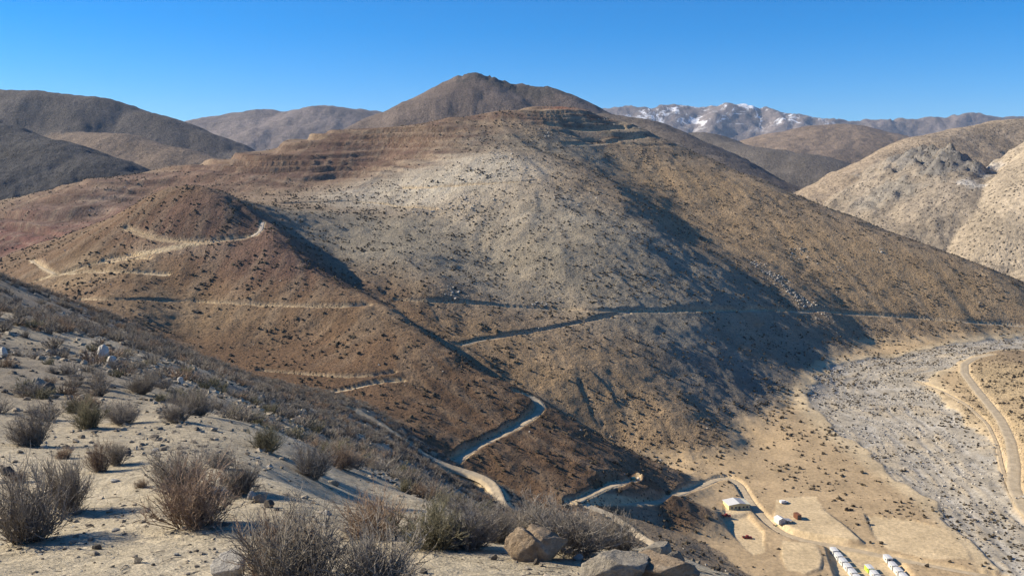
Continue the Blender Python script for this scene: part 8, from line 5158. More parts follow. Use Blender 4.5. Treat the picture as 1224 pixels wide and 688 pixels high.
# one sheet below everything out to the horizon
mesh_np('ground', [(-16000,-2500,CAM_Z-420),(16000,-2500,CAM_Z-420),(16000,16000,CAM_Z-420),(-16000,16000,CAM_Z-420)], [[0,1,2,3]], plain('plain_soil', (.24,.2,.15), .95, .1, .001))['kind'] = 'structure'
# roads: a ribbon of graded dirt in each cut
def ribbon(nm, w, cut, col, Q, i):
    rng = np.random.RandomState(i); Q = resample(Q, 2.2, 2) if len(Q) > 2 else Q
    T = np.gradient(Q[:,:2], axis=0); T /= np.linalg.norm(T, axis=1)[:,None]+1e-9; N = np.c_[-T[:,1], T[:,0]]
    off = np.array([-.5,-.36,-.22,0,.22,.36,.5])*w; hgt = np.array([-.5,.04,-.03,.05,-.03,.04,-.5]); n = len(Q); V = []
    for j in range(7):
        o = off[j]*(1+.12*fbm(Q[:,0]+j*31, Q[:,1], 7, 2, 5) if j in (0,1,5,6) else 1)
        V.append(np.c_[Q[:,:2]+N*np.broadcast_to(o, n)[:,None], Q[:,2]-cut+.1+hgt[j]+CAM_Z])
    V = np.stack(V, 1).reshape(-1, 3); f = grid_faces(n, 7)[:, ::-1]
    key = 'dirt_%d' % (int(sum(col)*1000))
    m = bpy.data.materials.get(key)
    if not m:
        k = NT(key); f1 = k.ramp(k.noise(.25, 5, .65), [(.3, .72), (.7, 1.2)]); k.color(k.mix(col, f1, 1., 'MULTIPLY')); k.bump(k.noise(1.2, 5, .6), .15); m = k.m
    return tag(mesh_np(nm, V, f, m), kind='structure')
for i, (nm, w, cut, col, Q) in enumerate(ROAD_PATHS): ribbon(nm, w, cut, col, Q, i)

# ------------------------------------------------------------------ scrub and stones on the far slopes
def clumps(P, rad, hgt, rng, tone, rough=.3, sink=.15):
    """many small irregular clumps as one mesh: four-sided, twelve triangles each"""
    n = len(P); a = rng.rand(n)*6.283; V = np.empty((n, 9, 3))
    for k in range(4):
        t = a+k*1.5708+rng.randn(n)*.3; r = rad*(.72+rough*rng.randn(n)*.6)
        V[:,k] = np.c_[np.cos(t)*r, np.sin(t)*r, -hgt*sink]
        t = t+.78; r = rad*(.92+rough*rng.randn(n)*.7)
        V[:,4+k] = np.c_[np.cos(t)*r, np.sin(t)*r, hgt*(.5+rough*rng.randn(n)*.5)]
    V[:,8] = np.c_[rng.randn(n)*rad*.25, rng.randn(n)*rad*.25, hgt*(.95+.15*rng.randn(n))]
    V += P[:,None]
    f = []
    for k in range(4):
        k2 = (k+1)%4; f += [(k, k2, 4+k), (k2, 4+k2, 4+k), (4+k, 4+k2, 8)]
    Fa = (np.array(f)[None]+np.arange(n)[:,None,None]*9).reshape(-1, 3)
    return V.reshape(-1, 3), Fa, np.repeat(tone, 9)
def veg_mat(name, dark, light):
    k = NT(name); oi = k.n('ShaderNodeObjectInfo')
    c = k.mix(dark, light, k.attr('tone', 'Fac'))
    c = k.mix(c, k.ramp(oi.outputs['Random'], [(0., .8), (1., 1.2)]), 1., 'MULTIPLY'); k.color(c); return k.m
mat_scrub = veg_mat('scrub_twigs', (.032, .026, .018), (.10, .078, .05))
mat_stone = NT('pale_stone'); _c = mat_stone.mix((.20, .185, .165), (.50, .47, .42), mat_stone.attr('tone', 'Fac')); mat_stone.color(mat_stone.mix(_c, mat_stone.ramp(mat_stone.noise(2., 4, .6), [(.3, .75), (.7, 1.15)]), 1., 'MULTIPLY')); mat_stone = mat_stone.m
rng = np.random.RandomState(11)
N = 330000; a = R(-31.5)+rng.rand(N)*R(63); r = np.sqrt(405**2+rng.rand(N)*(1520**2-405**2))
x = r*np.sin(a); y = r*np.cos(a); h, kk = near_all(x, y); h, bd, bk = carve(x, y, h)
vis = visible(x, y, h, .004) & (bd < .3) & (bk < .5)
val = VALLEY(x, y, h); riv = RIVER(x, y)*val
dens = (.22+.9*np.clip(fbm(x, y, 90, 3, 401)+.25, -.2, 1))*np.clip(.5+2.2*fbm(x, y, 22, 3, 403), .04, 2.)*(1+.9*riv)+.25*sstep(.5, 1.5, -bilin(_R2, x, y))
pit = np.zeros(N)
for t in TERRACES: pit = np.maximum(pit, np.clip(blob(x, y, t[:6])*1.5, 0, 1))
dens *= (1-.8*pit)*(1-.25*val*(1-riv))
u = rng.rand(N); keep = np.where(vis & (u < dens*.95))[0]; keep = rng.permutation(keep)[:43000]
P = np.c_[x, y, h+CAM_Z][keep]; q = rng.rand(len(P)); rad = .24+1.35*q**3.4; rad *= np.where(riv[keep] > .5, .8, 1)
Vv, Ff, tn = clumps(P, rad, rad*(.8+.5*rng.rand(len(P))), rng, rng.rand(len(P))**1.5)
tag(mesh_np('scrub', Vv, Ff, mat_scrub, False, {'tone': tn}), 'dark low scrub dotted all over the mountain slopes and valley', 'scrub', kind='stuff')
N = 26000; k2 = rng.choice(np.arange(len(x)), N); jit = rng.randn(2, N)*6; sx = x[k2]+jit[0]; sy = y[k2]+jit[1]
sh, sk = near_all(sx, sy); sh, bd, bk = carve(sx, sy, sh); sr = RIVER(sx, sy)*VALLEY(sx, sy, sh)
gul = sstep(.6, 1.6, -bilin(_R2, sx, sy))*.22*(sstep(.2, .35, bilin(_SLOPE, sx, sy)))
kp = np.where(visible(sx, sy, sh, .003) & (bd < .3) & (rng.rand(N) < np.maximum(sr*1., gul+.03)))[0]
extra = []                                                                 # more boulders in the stream bed
ex = rng.rand(40000)*380+170; ey = rng.rand(40000)*620+400; eh = near_all(ex, ey)[0]; er = RIVER(ex, ey)*VALLEY(ex, ey, eh)*(fbm(ex, ey, 35, 3, 411) > -.12)
ke = np.where((er > .5) & (np.abs(ex/ey) < .62))[0][:7500]
ox = np.concatenate([o[0]+rng.randn(o[3])*o[2]*.8 for o in OUTCROPS]); oy = np.concatenate([o[1]+rng.randn(o[3])*o[2] for o in OUTCROPS]); oz = ground(ox, oy)   # broken rock along the gully and on the upper slope
P = np.r_[np.c_[sx, sy, sh+CAM_Z][kp], np.c_[ex, ey, eh+CAM_Z][ke], np.c_[ox, oy, oz+CAM_Z]]; rad = .22+.75*rng.rand(len(P))**3; rad[-len(ox):] *= 1.9
Vv, Ff, tn = clumps(P, rad, rad*.9, rng, rng.rand(len(P)), .35)
tag(mesh_np('boulder_field', Vv, Ff, mat_stone, False, {'tone': tn}), 'pale grey boulders strewn along the dry stream bed', 'boulders', kind='stuff')
# ------------------------------------------------------------------ shrubs
def tubes(paths, radii):
    n, m, _ = paths.shape; d = np.gradient(paths, axis=1); d /= np.linalg.norm(d, axis=2, keepdims=True)+1e-9
    ref = np.where(np.abs(d[...,2:3]) > .8, np.array([1.,0,0]), np.array([0,0,1.])); uu = np.cross(d, ref); uu /= np.linalg.norm(uu, axis=2, keepdims=True)+1e-9; vv = np.cross(d, uu)
    V = np.stack([paths+radii[...,None]*(math.cos(t)*uu+math.sin(t)*vv) for t in (0, 2.094, 4.189)], 2)   # n m 3 3
    b = (np.arange(n)[:,None]*m+np.arange(m-1)[None])[...,None]*3; k = np.arange(3)[None,None]; k1 = (k+1)%3
    Fa = np.stack([b+k, b+k1, b+3+k1, b+3+k], -1).reshape(-1, 4)
    return V.reshape(-1, 3), Fa
def shrub_meshes(seed, n1, n2, n3, thick, spread=1.):
    g = np.random.RandomState(seed)
    def path(base, d, ln, m, up, wig):
        s = np.linspace(0, 1, m)[None,:,None]
        p = base[:,None]+d[:,None]*s*ln[:,None,None]; p[...,2] += (s[...,0]**2)*ln[:,None]*up
        w = np.cumsum(g.randn(len(base), m, 3)*wig, 1)*ln[:,None,None]; w -= w[:,:1]; return p+w
    nb = 2+seed%3; lob = g.randint(0, nb, n1); la = g.rand(nb)*6.283; lh = .7+.35*g.rand(nb); az = g.rand(n1)*6.283; tilt = (.08+g.rand(n1)**.8*1.0)*spread
    d = np.c_[np.cos(az)*np.sin(tilt), np.sin(az)*np.sin(tilt), np.cos(tilt)]
    base = np.c_[np.cos(az), np.sin(az), az*0]*(g.rand(n1)*.13)[:,None]; base[:,:2] += np.c_[np.cos(la), np.sin(la)][lob]*(.1+.14*g.rand(nb))[lob][:,None]; base[:,2] = -.06
    l1 = (.45+.5*g.rand(n1))*lh[lob]; P1 = path(base, d, l1, 5, .10, .06)
    def side(P, n, lmin, lmax, m, kick, t0):
        i = g.randint(0, len(P), n); t = t0+(1-t0)*g.rand(n)*.95; f = t*(P.shape[1]-1); j = f.astype(int); j = np.minimum(j, P.shape[1]-2); fr = (f-j)[:,None]
        b = P[i,j]*(1-fr)+P[i,j+1]*fr; dd = P[i,j+1]-P[i,j]; dd /= np.linalg.norm(dd, axis=1)[:,None]
        dd = dd+g.randn(n, 3)*kick; dd[:,2] = np.abs(dd[:,2])*.8+.1; dd /= np.linalg.norm(dd, axis=1)[:,None]
        return path(b, dd, lmin+(lmax-lmin)*g.rand(n), m, .15, .05)
    P2 = side(P1, n2, .12, .40, 4, .55, .18); P3 = side(P2, n3, .05, .2, 3, .75, .1)
    tap = lambda P, r: np.broadcast_to(np.linspace(r, r*.45, P.shape[1]), P.shape[:2])
    V1, F1 = tubes(P1, tap(P1, .011*thick)); t1 = np.repeat(g.rand(n1)*.6, P1.shape[1]*3)
    V2, F2 = tubes(P2, tap(P2, .0065*thick)); t2 = np.repeat(.15+g.rand(n2)*.7, P2.shape[1]*3)
    V3, F3 = tubes(P3, tap(P3, .0042*thick)); t3 = np.repeat(.2+g.rand(n3)**1.3*.8, P3.shape[1]*3)
    return (V1, F1, t1), (np.r_[V2, V3], np.r_[F2, F3+len(V2)], np.r_[t2, t3])
mat_twig = [veg_mat('grey_twigs', (.095, .08, .066), (.40, .36, .305)), veg_mat('brown_twigs', (.11, .078, .055), (.40, .30, .22)), veg_mat('olive_twigs', (.085, .078, .048), (.32, .29, .19))]
_cache = {}
def as_mesh(name, v, f, t, mat):
    o = mesh_np(name, v, f, mat, True, {'tone': t}); me = o.data; bpy.data.objects.remove(o); return me
def shrub_data(kind, var):
    key = (kind, var)
    if key not in _cache:
        n = {'near': (80, 560, 2600, .85), 'mid': (46, 200, 520, 1.5), 'far': (26, 90, 170, 2.6)}[kind]
        s, t = shrub_meshes(500+var*7+len(kind), n[0], n[1], n[2], n[3], 1.+.12*((var%3)-1)); m = mat_twig[(0,0,1,2,0)[var%5]]
        if kind == 'near': _cache[key] = (as_mesh('stems', *s, m), as_mesh('twigs', *t, m))
        else: _cache[key] = as_mesh('shrub', np.r_[s[0], t[0]], np.r_[s[1], t[1]+len(s[0])], np.r_[s[2], t[2]], m)
    return _cache[key]
rs = random.Random(4)
def gz(x, y): return float(ground(x, y)[0])+CAM_Z
for (x_, y_, H_, Wf, var, lab) in SHRUBS:
    e = bpy.data.objects.new('desert_shrub', None); COL.objects.link(e); e.location = (x_, y_, gz(x_, y_)-.02); e.rotation_euler = (rs.uniform(-.1,.1), rs.uniform(-.1,.1), rs.uniform(0, 6.28))
    e.scale = (H_*Wf, H_*Wf, H_); e.empty_display_size = .1
    tag(e, lab, 'shrub', 'twiggy shrubs on the near hillside')
    for nm, me in zip(('stems', 'twigs'), shrub_data('near', var)):
        c = bpy.data.objects.new(nm, me); COL.objects.link(c); c.parent = e
protos = []
zz = ground([s[0] for s in SMALL_SHRUBS], [s[1] for s in SMALL_SHRUBS])
for i, (x_, y_, H_, far) in enumerate(SMALL_SHRUBS):
    o = bpy.data.objects.new('small_shrub', shrub_data('far' if far else 'mid', i%5)); COL.objects.link(o)
    o.location = (x_, y_, zz[i]+CAM_Z-.03); o.rotation_euler = (rs.uniform(-.15,.15), rs.uniform(-.15,.15), rs.uniform(0, 6.28)); w_ = H_*rs.uniform(.95, 1.5); o.scale = (w_, w_, H_)
    tag(o, 'small grey leafless shrub among many on the stony hillside behind the big bushes' if far else 'low twiggy grey shrub among the stones in the middle of the hillside', 'shrub', 'scattered small shrubs further up the hillside' if far else 'scattered low shrubs on the near slope')
    if far and len(protos) < 4 and all(p.data != o.data for p in protos): protos.append(o)
# the many smaller ones beyond: one object, instanced on points
me = bpy.data.meshes.new('distant_shrubs'); zz = ground([s[0] for s in FAR_SHRUBS], [s[1] for s in FAR_SHRUBS])
me.from_pydata([(s[0], s[1], z+CAM_Z-.04) for s, z in zip(FAR_SHRUBS, zz)], [], [])
at_ = me.attributes.new('size', 'FLOAT', 'POINT'); at_.data.foreach_set('value', [s[2] for s in FAR_SHRUBS])
fo = bpy.data.objects.new('distant_shrubs', me); COL.objects.link(fo); tag(fo, 'grey shrubs covering the farther part of the near hillside', 'shrubs', kind='stuff')
ng = bpy.data.node_groups.new('shrub_scatter', 'GeometryNodeTree'); ng.interface.new_socket('Geometry', in_out='INPUT', socket_type='NodeSocketGeometry'); ng.interface.new_socket('Geometry', in_out='OUTPUT', socket_type='NodeSocketGeometry')
gi = ng.nodes.new('NodeGroupInput'); go = ng.nodes.new('NodeGroupOutput'); iop = ng.nodes.new('GeometryNodeInstanceOnPoints'); jn = ng.nodes.new('GeometryNodeJoinGeometry')
for p in protos:
    oi = ng.nodes.new('GeometryNodeObjectInfo'); oi.inputs[0].default_value = p; oi.inputs['As Instance'].default_value = True; ng.links.new(oi.outputs['Geometry'], jn.inputs[0])
rv = ng.nodes.new('FunctionNodeRandomValue'); rv.data_type = 'FLOAT_VECTOR'; rv.inputs[0].default_value = (-.15,-.15,0); rv.inputs[1].default_value = (.15,.15,6.28)
na = ng.nodes.new('GeometryNodeInputNamedAttribute'); na.data_type = 'FLOAT'; na.inputs[0].default_value = 'size'
ng.links.new(gi.outputs[0], iop.inputs['Points']); ng.links.new(jn.outputs[0], iop.inputs['Instance']); iop.inputs['Pick Instance'].default_value = True
ng.links.new(rv.outputs[0], iop.inputs['Rotation']); ng.links.new(na.outputs[0], iop.inputs['Scale']); ng.links.new(iop.outputs[0], go.inputs[0])
fo.modifiers.new('scatter', 'NODES').node_group = ng
# ------------------------------------------------------------------ rocks
def rock_mesh(name, seed, sub, cuts, rough, mat, cleft=None, smooth=True, flat=(.62, .95)):
    g = random.Random(seed); bm = bmesh.new(); bmesh.ops.create_icosphere(bm, subdivisions=sub, radius=1.)
    V = np.array([v.co[:] for v in bm.verts]); rr_ = np.random.RandomState(seed)
    for k in range(cuts):
        n = rr_.randn(3); n /= np.linalg.norm(n); o = flat[0]+(flat[1]-flat[0])*rr_.rand(); d = V@n-o; V -= np.where(d > 0, d*.96, 0)[:,None]*n
    if cleft:
        for (nx, ny, off, wid, dep) in cleft:
            d = V[:,0]*nx+V[:,1]*ny-off+noise2(V[:,2]*2.+seed, V[:,1]*2., seed)*.12
            V *= (1-dep*np.exp(-(d/wid)**2))[:,None]
    def n3(p, s, sd): return noise2(p[:,0]*s+p[:,2]*.7*s, p[:,1]*s-p[:,2]*.6*s, sd)+noise2(p[:,2]*s+3.1, p[:,0]*s-p[:,1]*s*.4, sd+1)
    disp = n3(V, 1.7, seed)*rough+n3(V, 4.5, seed+5)*rough*.45+n3(V, 11., seed+9)*rough*.2
    V *= (1+disp*.5)[:,None]
    for v, c in zip(bm.verts, V): v.co = c
    me = bpy.data.meshes.new(name); bm.to_mesh(me); bm.free()
    me.polygons.foreach_set('use_smooth', [smooth]*len(me.polygons)); me.materials.append(mat); return me
def stone_mat(name, a, b, scale, lichen=None):
    k = NT(name); tc = k.n('ShaderNodeTexCoord').outputs['Object']; k.b.inputs['Roughness'].default_value = .85
    c = k.ramp(k.noise(scale, 7, .68, tc, .4), [(.3, a), (.55, tuple((p+q)/2 for p, q in zip(a, b))), (.75, b)])
    if lichen: c = k.mix(c, lichen, k.ramp(k.noise(scale*.6, 4, .6, tc), [(.55, 0.), (.68, .75)]))
    c = k.mix(c, k.ramp(k.noise(scale*6, 4, .7, tc), [(.3, .75), (.7, 1.2)]), 1., 'MULTIPLY'); k.color(c)
    k.bump(k.noise(scale*2.5, 8, .7, tc), .09, .9); return k.m
mat_gran = stone_mat('brown_granite', (.25, .18, .115), (.50, .40, .29), 1.6, (.46, .40, .31))
mat_pale = stone_mat('pale_granite', (.27, .235, .185), (.52, .465, .375), 1.8)
mat_white = stone_mat('white_quartz', (.52, .49, .43), (.78, .75, .69), 1.5)
mat_dark = stone_mat('dark_stone', (.10, .085, .07), (.30, .265, .22), 2.2)
RM = {'brown_granite': mat_gran, 'pale_granite': mat_pale, 'white_quartz': mat_white, 'dark_stone': mat_dark}
for i, (x_, y_, sx_, sy_, sz_, rz_, mk, lab, cl) in enumerate(BOULDERS):
    me = rock_mesh('boulder', 40+i*3, 5 if sx_ > .25 else 3, 16 if sx_ > .25 else 11, .16 if sx_ > .25 else .1, RM[mk], [(.93, .3, -.15, .09, .22), (.8,-.5, .45, .05, .07)] if cl else None, sx_ > .25, (.6, .95) if sx_ > .25 else (.45, .85))
    o = bpy.data.objects.new('boulder', me); COL.objects.link(o); o.scale = (sx_, sy_, sz_); o.rotation_euler = (0, 0, rz_); o.location = (x_, y_, gz(x_, y_)+sz_*.45)
    tag(o, lab, 'boulder')
sm = [rock_mesh('stone', 200+i, 2, 9, .2, (mat_pale, mat_dark, mat_pale, mat_white, mat_dark, mat_gran)[i], None, False, (.5, .9)) for i in range(6)]
zz = ground([s[0] for s in STONES], [s[1] for s in STONES])
for i, (x_, y_, s_) in enumerate(STONES):
    o = bpy.data.objects.new('stone', sm[(i*7+i//5)%6]); COL.objects.link(o); o.location = (x_, y_, zz[i]+CAM_Z+s_*.15)
    o.scale = (s_*rs.uniform(.8,1.5), s_*rs.uniform(.7,1.2), s_*rs.uniform(.45,.9)); o.rotation_euler = (rs.uniform(-.4,.4), rs.uniform(-.4,.4), rs.uniform(0,6.28))
    tag(o, 'small angular stone lying loose on the near hillside', 'stone', 'loose stones on the near hillside')
rng = np.random.RandomState(23)
def hill_pts(n, r0, r1, seed, pw=1.):
    g = np.random.RandomState(seed); a = R(-33)+g.rand(n)*R(52); r = np.exp(math.log(r0)+(math.log(r1)-math.log(r0))*g.rand(n)**pw); x = r*np.sin(a); y = r*np.cos(a); return x, y, r
x, y, r = hill_pts(26000, 4., 170., 3, .62); z = ground(x, y); pf = fbm(x, y, np.maximum(r*.12, 1.2), 3, 71) if False else fbm(x/np.maximum(r,1)*60, np.log(r)*30, 9, 3, 71)
kp = np.where(rng.rand(len(x)) < np.clip(.30+1.4*pf+.35*sstep(18, 50, r), .08, 1))[0]; P = np.c_[x, y, z+CAM_Z][kp]; rad = (.0008+.0042*rng.rand(len(kp))**3)*np.minimum(r[kp], 60)*.95
Vv, Ff, tn = clumps(P, rad, rad*.8, rng, rng.rand(len(P))**1.4, .4, .3)
mat_rubble = NT('hill_rubble'); mat_rubble.color(mat_rubble.mix((.13, .11, .085), (.40, .345, .265), mat_rubble.attr('tone', 'Fac'))); mat_rubble = mat_rubble.m
tag(mesh_np('pebbles', Vv, Ff, mat_rubble, False, {'tone': tn}), 'loose pebbles and rubble scattered over the near hillside', 'pebbles', kind='stuff')
# dry twigs lying about
x, y, r = hill_pts(900, 4.5, 26., 5); z = ground(x, y); n = len(x); a = rng.rand(n)*6.28; ln = .05+.16*rng.rand(n)
pth = np.stack([np.c_[x, y, z+CAM_Z+.008]]*3, 1); d = np.c_[np.cos(a), np.sin(a), rng.randn(n)*.08]*ln[:,None]
pth = pth+d[:,None]*np.array([-.5, 0, .5])[None,:,None]+rng.randn(n, 3, 3)*.008; pth[:,0,2] = ground(pth[:,0,0], pth[:,0,1])+CAM_Z+.006; pth[:,2,2] = ground(pth[:,2,0], pth[:,2,1])+CAM_Z+.006
Vv, Ff = tubes(pth, np.full((n, 3), .0035)); tag(mesh_np('twig_litter', Vv, Ff, mat_twig[0], True, {'tone': np.repeat(rng.rand(n)*.5, 9)}), 'dry broken twigs lying on the sandy ground', 'twigs', kind='stuff')

# ------------------------------------------------------------------ the camp in the valley
SITE = {s[0]: s[1:] for s in SITE_LIST}
def box(bm, x0, x1, y0, y1, z0, z1):
    v = [bm.verts.new(p) for p in ((x0,y0,z0),(x1,y0,z0),(x1,y1,z0),(x0,y1,z0),(x0,y0,z1),(x1,y0,z1),(x1,y1,z1),(x0,y1,z1))]
    for f in ((0,3,2,1),(4,5,6,7),(0,1,5,4),(1,2,6,5),(2,3,7,6),(3,0,4,7)): bm.faces.new([v[i] for i in f])
def prism(bm, prof, y0, y1, axis='y'):
    """extrude an outline given in x,z along y"""
    a = [bm.verts.new((p[0], y0, p[1])) for p in prof]; b = [bm.verts.new((p[0], y1, p[1])) for p in prof]; n = len(prof)
    bm.faces.new(a); bm.faces.new(b[::-1])
    for i in range(n): bm.faces.new((a[i], b[i], b[(i+1)%n], a[(i+1)%n]))
def part(name, mat, parent, fn, bevel=0.):
    bm = bmesh.new(); fn(bm); bmesh.ops.recalc_face_normals(bm, faces=bm.faces)
    if bevel: bmesh.ops.bevel(bm, geom=bm.edges[:], offset=bevel, segments=2, affect='EDGES', profile=.5)
    me = bpy.data.meshes.new(name); bm.to_mesh(me); bm.free(); me.materials.append(mat)
    o = bpy.data.objects.new(name, me); COL.objects.link(o); o.parent = parent; return o
def thing(name, label, cat, x, y, rz=0., group=None, dz=0.):
    e = bpy.data.objects.new(name, None); COL.objects.link(e); e.location = (x, y, gz(x, y)+dz); e.rotation_euler = (0, 0, rz); tag(e, label, cat, group); return e
M = {k: plain(k, *v) for k, v in {
    'white_panel': ((.55, .55, .53), .6, .06, 1.), 'white_roof': ((.58, .58, .57), .5, .05, .6), 'grey_metal': ((.30, .31, .33), .5, .1, .8), 'cream_wall': ((.56, .50, .27), .8, .08, 1.),
    'dark_glass': ((.03, .035, .04), .15, .05, 1.), 'dark_door': ((.10, .08, .06), .6, .1, 1.), 'red_paint': ((.22, .018, .015), .35, .08, 1.), 'rubber': ((.02, .02, .02), .9, .1, 1.),
    'rust_steel': ((.16, .065, .035), .8, .25, 2.), 'teal_paint': ((.03, .30, .25), .5, .1, 1.), 'lime_paint': ((.42, .62, .06), .6, .08, 1.), 'white_paint': ((.75, .75, .74), .35, .05, 1.), 'pipe_black': ((.02, .02, .022), .6, .1, 1.), 'canvas': ((.55, .52, .45), .9, .1, 2.)}.items()}
def cabin(x, y, lab, grp, w=3.1, l=5.2, h=2.55, wallm='white_panel'):
    t = thing('camp_cabin', lab, 'cabin', x, y, 0, grp, -.1)
    part('wall', M[wallm], t, lambda b: box(b, -w/2, w/2, -l/2, l/2, 0, h))
    part('roof', M['white_roof'], t, lambda b: prism(b, [(-w/2-.12, h+.004), (w/2+.12, h+.004), (w/2+.12, h+.10), (0, h+.28), (-w/2-.12, h+.10)], -l/2-.1, l/2+.1))
    d = part('door', M['dark_door'], t, lambda b: box(b, -.45, .45, -l/2-.05, -l/2+.02, .15, 2.1))
    for s in (-1, 1):
        part('window', M['dark_glass'], t, lambda b: box(b, s*w/2-.03, s*w/2+.03, -l*.2-.5, -l*.2+.5, 1.1, 1.9))
    part('skid', M['grey_metal'], t, lambda b: [box(b, k*w*.35-.1, k*w*.35+.1, -l/2+.05, l/2-.05, -.3, .0) for k in (-1, 1)])
    return t
for (x_, y_, kind, lab, grp) in CABINS: cabin(x_, y_, lab, grp, wallm='lime_paint' if kind else 'white_panel')
# site building
x_, y_ = SITE['office']; t = thing('site_building', 'cream walled site building with white and grey gabled roof in the camp', 'building', x_, y_, .16, None, -.3); W2, D2, E2, R2_ = 6.6, 4.6, 3.1, 4.1
part('wall', M['cream_wall'], t, lambda b: prism(b, [(-W2, 0), (W2, 0), (W2, E2), (0, R2_), (-W2, E2)], -D2, D2))
def slope(b, xa, xb, za, zb, th=.12): prism(b, [(xa, za), (xb, zb), (xb, zb+th), (xa, za+th)], -D2-.4, D2+.4)
k = (R2_-E2)/W2; zf = lambda x: R2_-abs(x)*k+.02
part('roof', M['white_roof'], t, lambda b: slope(b, -W2-.4, -.01, zf(W2+.4), zf(0)))
part('roof', M['grey_metal'], t, lambda b: slope(b, .01, 4.2, zf(0), zf(4.2)))
part('roof', plain('cream_roof', (.66, .62, .45), .6, .08, 1.), t, lambda b: slope(b, 4.22, W2+.4, zf(4.22), zf(W2+.4)))
for a_, b_, z0_, z1_, m_, nm in ((-.6, .6, 0, 2.2, 'dark_door', 'door'), (2.0, 3.2, 1.1, 2.1, 'dark_glass', 'window'), (4.4, 5.4, 1.1, 2.1, 'dark_glass', 'window'), (-5.2, -4.2, 1.1, 2.1, 'dark_glass', 'window'), (-2.8, -1.6, 1.1, 2.1, 'dark_glass', 'window')):
    o = part(nm, M[m_], t, lambda b: box(b, a_, b_, -D2-.05, -D2+.02, z0_, z1_))
    if nm == 'window': part('frame', M['white_panel'], o, lambda b: [box(b, a_-.1, a_, -D2-.07, -D2+.02, z0_-.1, z1_+.1), box(b, b_, b_+.1, -D2-.07, -D2+.02, z0_-.1, z1_+.1), box(b, a_, b_, -D2-.07, -D2+.02, z1_, z1_+.1), box(b, a_, b_, -D2-.07, -D2+.02, z0_-.1, z0_)])
part('porch', M['white_panel'], t, lambda b: box(b, 1.2, 5.2, D2+.42, D2+2.4, 2.4, 2.6))
# white hut
x_, y_ = SITE['hut']; t = thing('storage_hut', 'small white gabled hut beside the upper yard of the camp', 'hut', x_, y_, .25, None, -.1)
part('wall', M['white_panel'], t, lambda b: prism(b, [(-2.2, 0), (2.2, 0), (2.2, 2.6), (0, 3.5), (-2.2, 2.6)], -2.6, 2.6))
part('roof', M['white_roof'], t, lambda b: prism(b, [(-2.45, 2.52), (0, 3.53), (0, 3.65), (-2.45, 2.64)], -2.9, 2.9)); part('roof', M['white_roof'], t, lambda b: prism(b, [(2.45, 2.52), (.01, 3.53), (.01, 3.65), (2.45, 2.64)], -2.9, 2.9))
part('door', M['grey_metal'], t, lambda b: box(b, -1.0, 1.0, -2.66, -2.58, 0, 2.2)); part('gable_panel', M['grey_metal'], t, lambda b: prism(b, [(-1.6, 2.66), (1.6, 2.66), (0, 3.3)], -2.64, -2.58))
x_, y_ = SITE['lean']; t = thing('lean_to', 'low grey sheet metal lean-to next to the white hut', 'shelter', x_, y_, .25)
part('roof', M['grey_metal'], t, lambda b: prism(b, [(-1.7, 1.9), (1.7, 1.5), (1.7, 1.6), (-1.7, 2.0)], -2, 2))
for sx in (-1.5, 1.5):
    for sy in (-1.8, 1.8): part('post', M['rust_steel'], t, lambda b: box(b, sx-.07, sx+.07, sy-.07, sy+.07, 0, 1.52 if sx > 0 else 1.88))
x_, y_ = SITE['crate']; t = thing('steel_container', 'rust brown steel container standing on the upper yard', 'container', x_, y_, .2, None, -.05)
part('body', M['rust_steel'], t, lambda b: box(b, -1.25, 1.25, -2.4, 2.4, 0, 2.9))
for i in range(9): part('rib', M['rust_steel'], t, lambda b: box(b, -1.31, 1.31, -2.3+i*.56, -2.18+i*.56, .15, 2.75))
part('door', M['dark_door'], t, lambda b: [box(b, -1.15, -.03, -2.47, -2.38, .15, 2.75), box(b, .03, 1.15, -2.47, -2.38, .15, 2.75)])
def pickup(name, x, y, rz, paint, lab, cat='pickup', tray=False):
    t = thing(name, lab, cat, x, y, rz)
    part('body', M[paint], t, lambda b: prism(b, [(-2.6, .5), (2.6, .5), (2.62, .85), (2.55, 1.05), (1.35, 1.15), (-2.6, 1.12)], -.88, .88), .05)
    part('cab', M[paint], t, lambda b: prism(b, [(-.75, 1.13), (1.3, 1.13), (.75, 1.78), (-.6, 1.8)], -.80, .80), .05)
    part('windscreen', M['dark_glass'], t, lambda b: prism(b, [(1.30, 1.19), (1.34, 1.19), (.84, 1.72), (.80, 1.72)], -.70, .70))
    for s in (-1, 1): part('side_window', M['dark_glass'], t, lambda b: prism(b, [(-.62, 1.22), (1.08, 1.22), (.70, 1.68), (-.52, 1.70)], s*.82-.01, s*.82+.01))
    if tray: part('load_box', M['white_paint'], t, lambda b: box(b, -2.7, -.85, -.98, .98, 1.14, 2.0))
    else: part('bed_liner', M['rubber'], t, lambda b: box(b, -2.5, -.85, -.72, .72, 1.10, 1.135))
    for sx in (-1.6, 1.65):
        for s in (-1, 1):
            def wheel(b, ra=.38, wd=.13):
                n = 16; r = [[b.verts.new((sx+math.cos(2*math.pi*i/n)*q, s*.86+yy, .38+math.sin(2*math.pi*i/n)*q)) for i in range(n)] for q, yy in ((ra*.85, -wd), (ra, -wd*.7), (ra, wd*.7), (ra*.85, wd))]
                for a_, b_ in zip(r[:-1], r[1:]):
                    for i in range(n): b.faces.new((a_[i], a_[(i+1)%n], b_[(i+1)%n], b_[i]))
                b.faces.new(r[0][::-1]); b.faces.new(r[-1])
            w_ = part('wheel', M['rubber'], t, wheel); part('rim', M['grey_metal'], w_, lambda b: wheel(b, .22, .145))
    part('bumper', M['grey_metal'], t, lambda b: box(b, 2.60, 2.72, -.85, .85, .42, .62)); 
    for s in (-1, 1): part('headlight', M['white_paint'], t, lambda b: box(b, 2.585, 2.64, s*.62-.18, s*.62+.18, .76, .94))
    return t
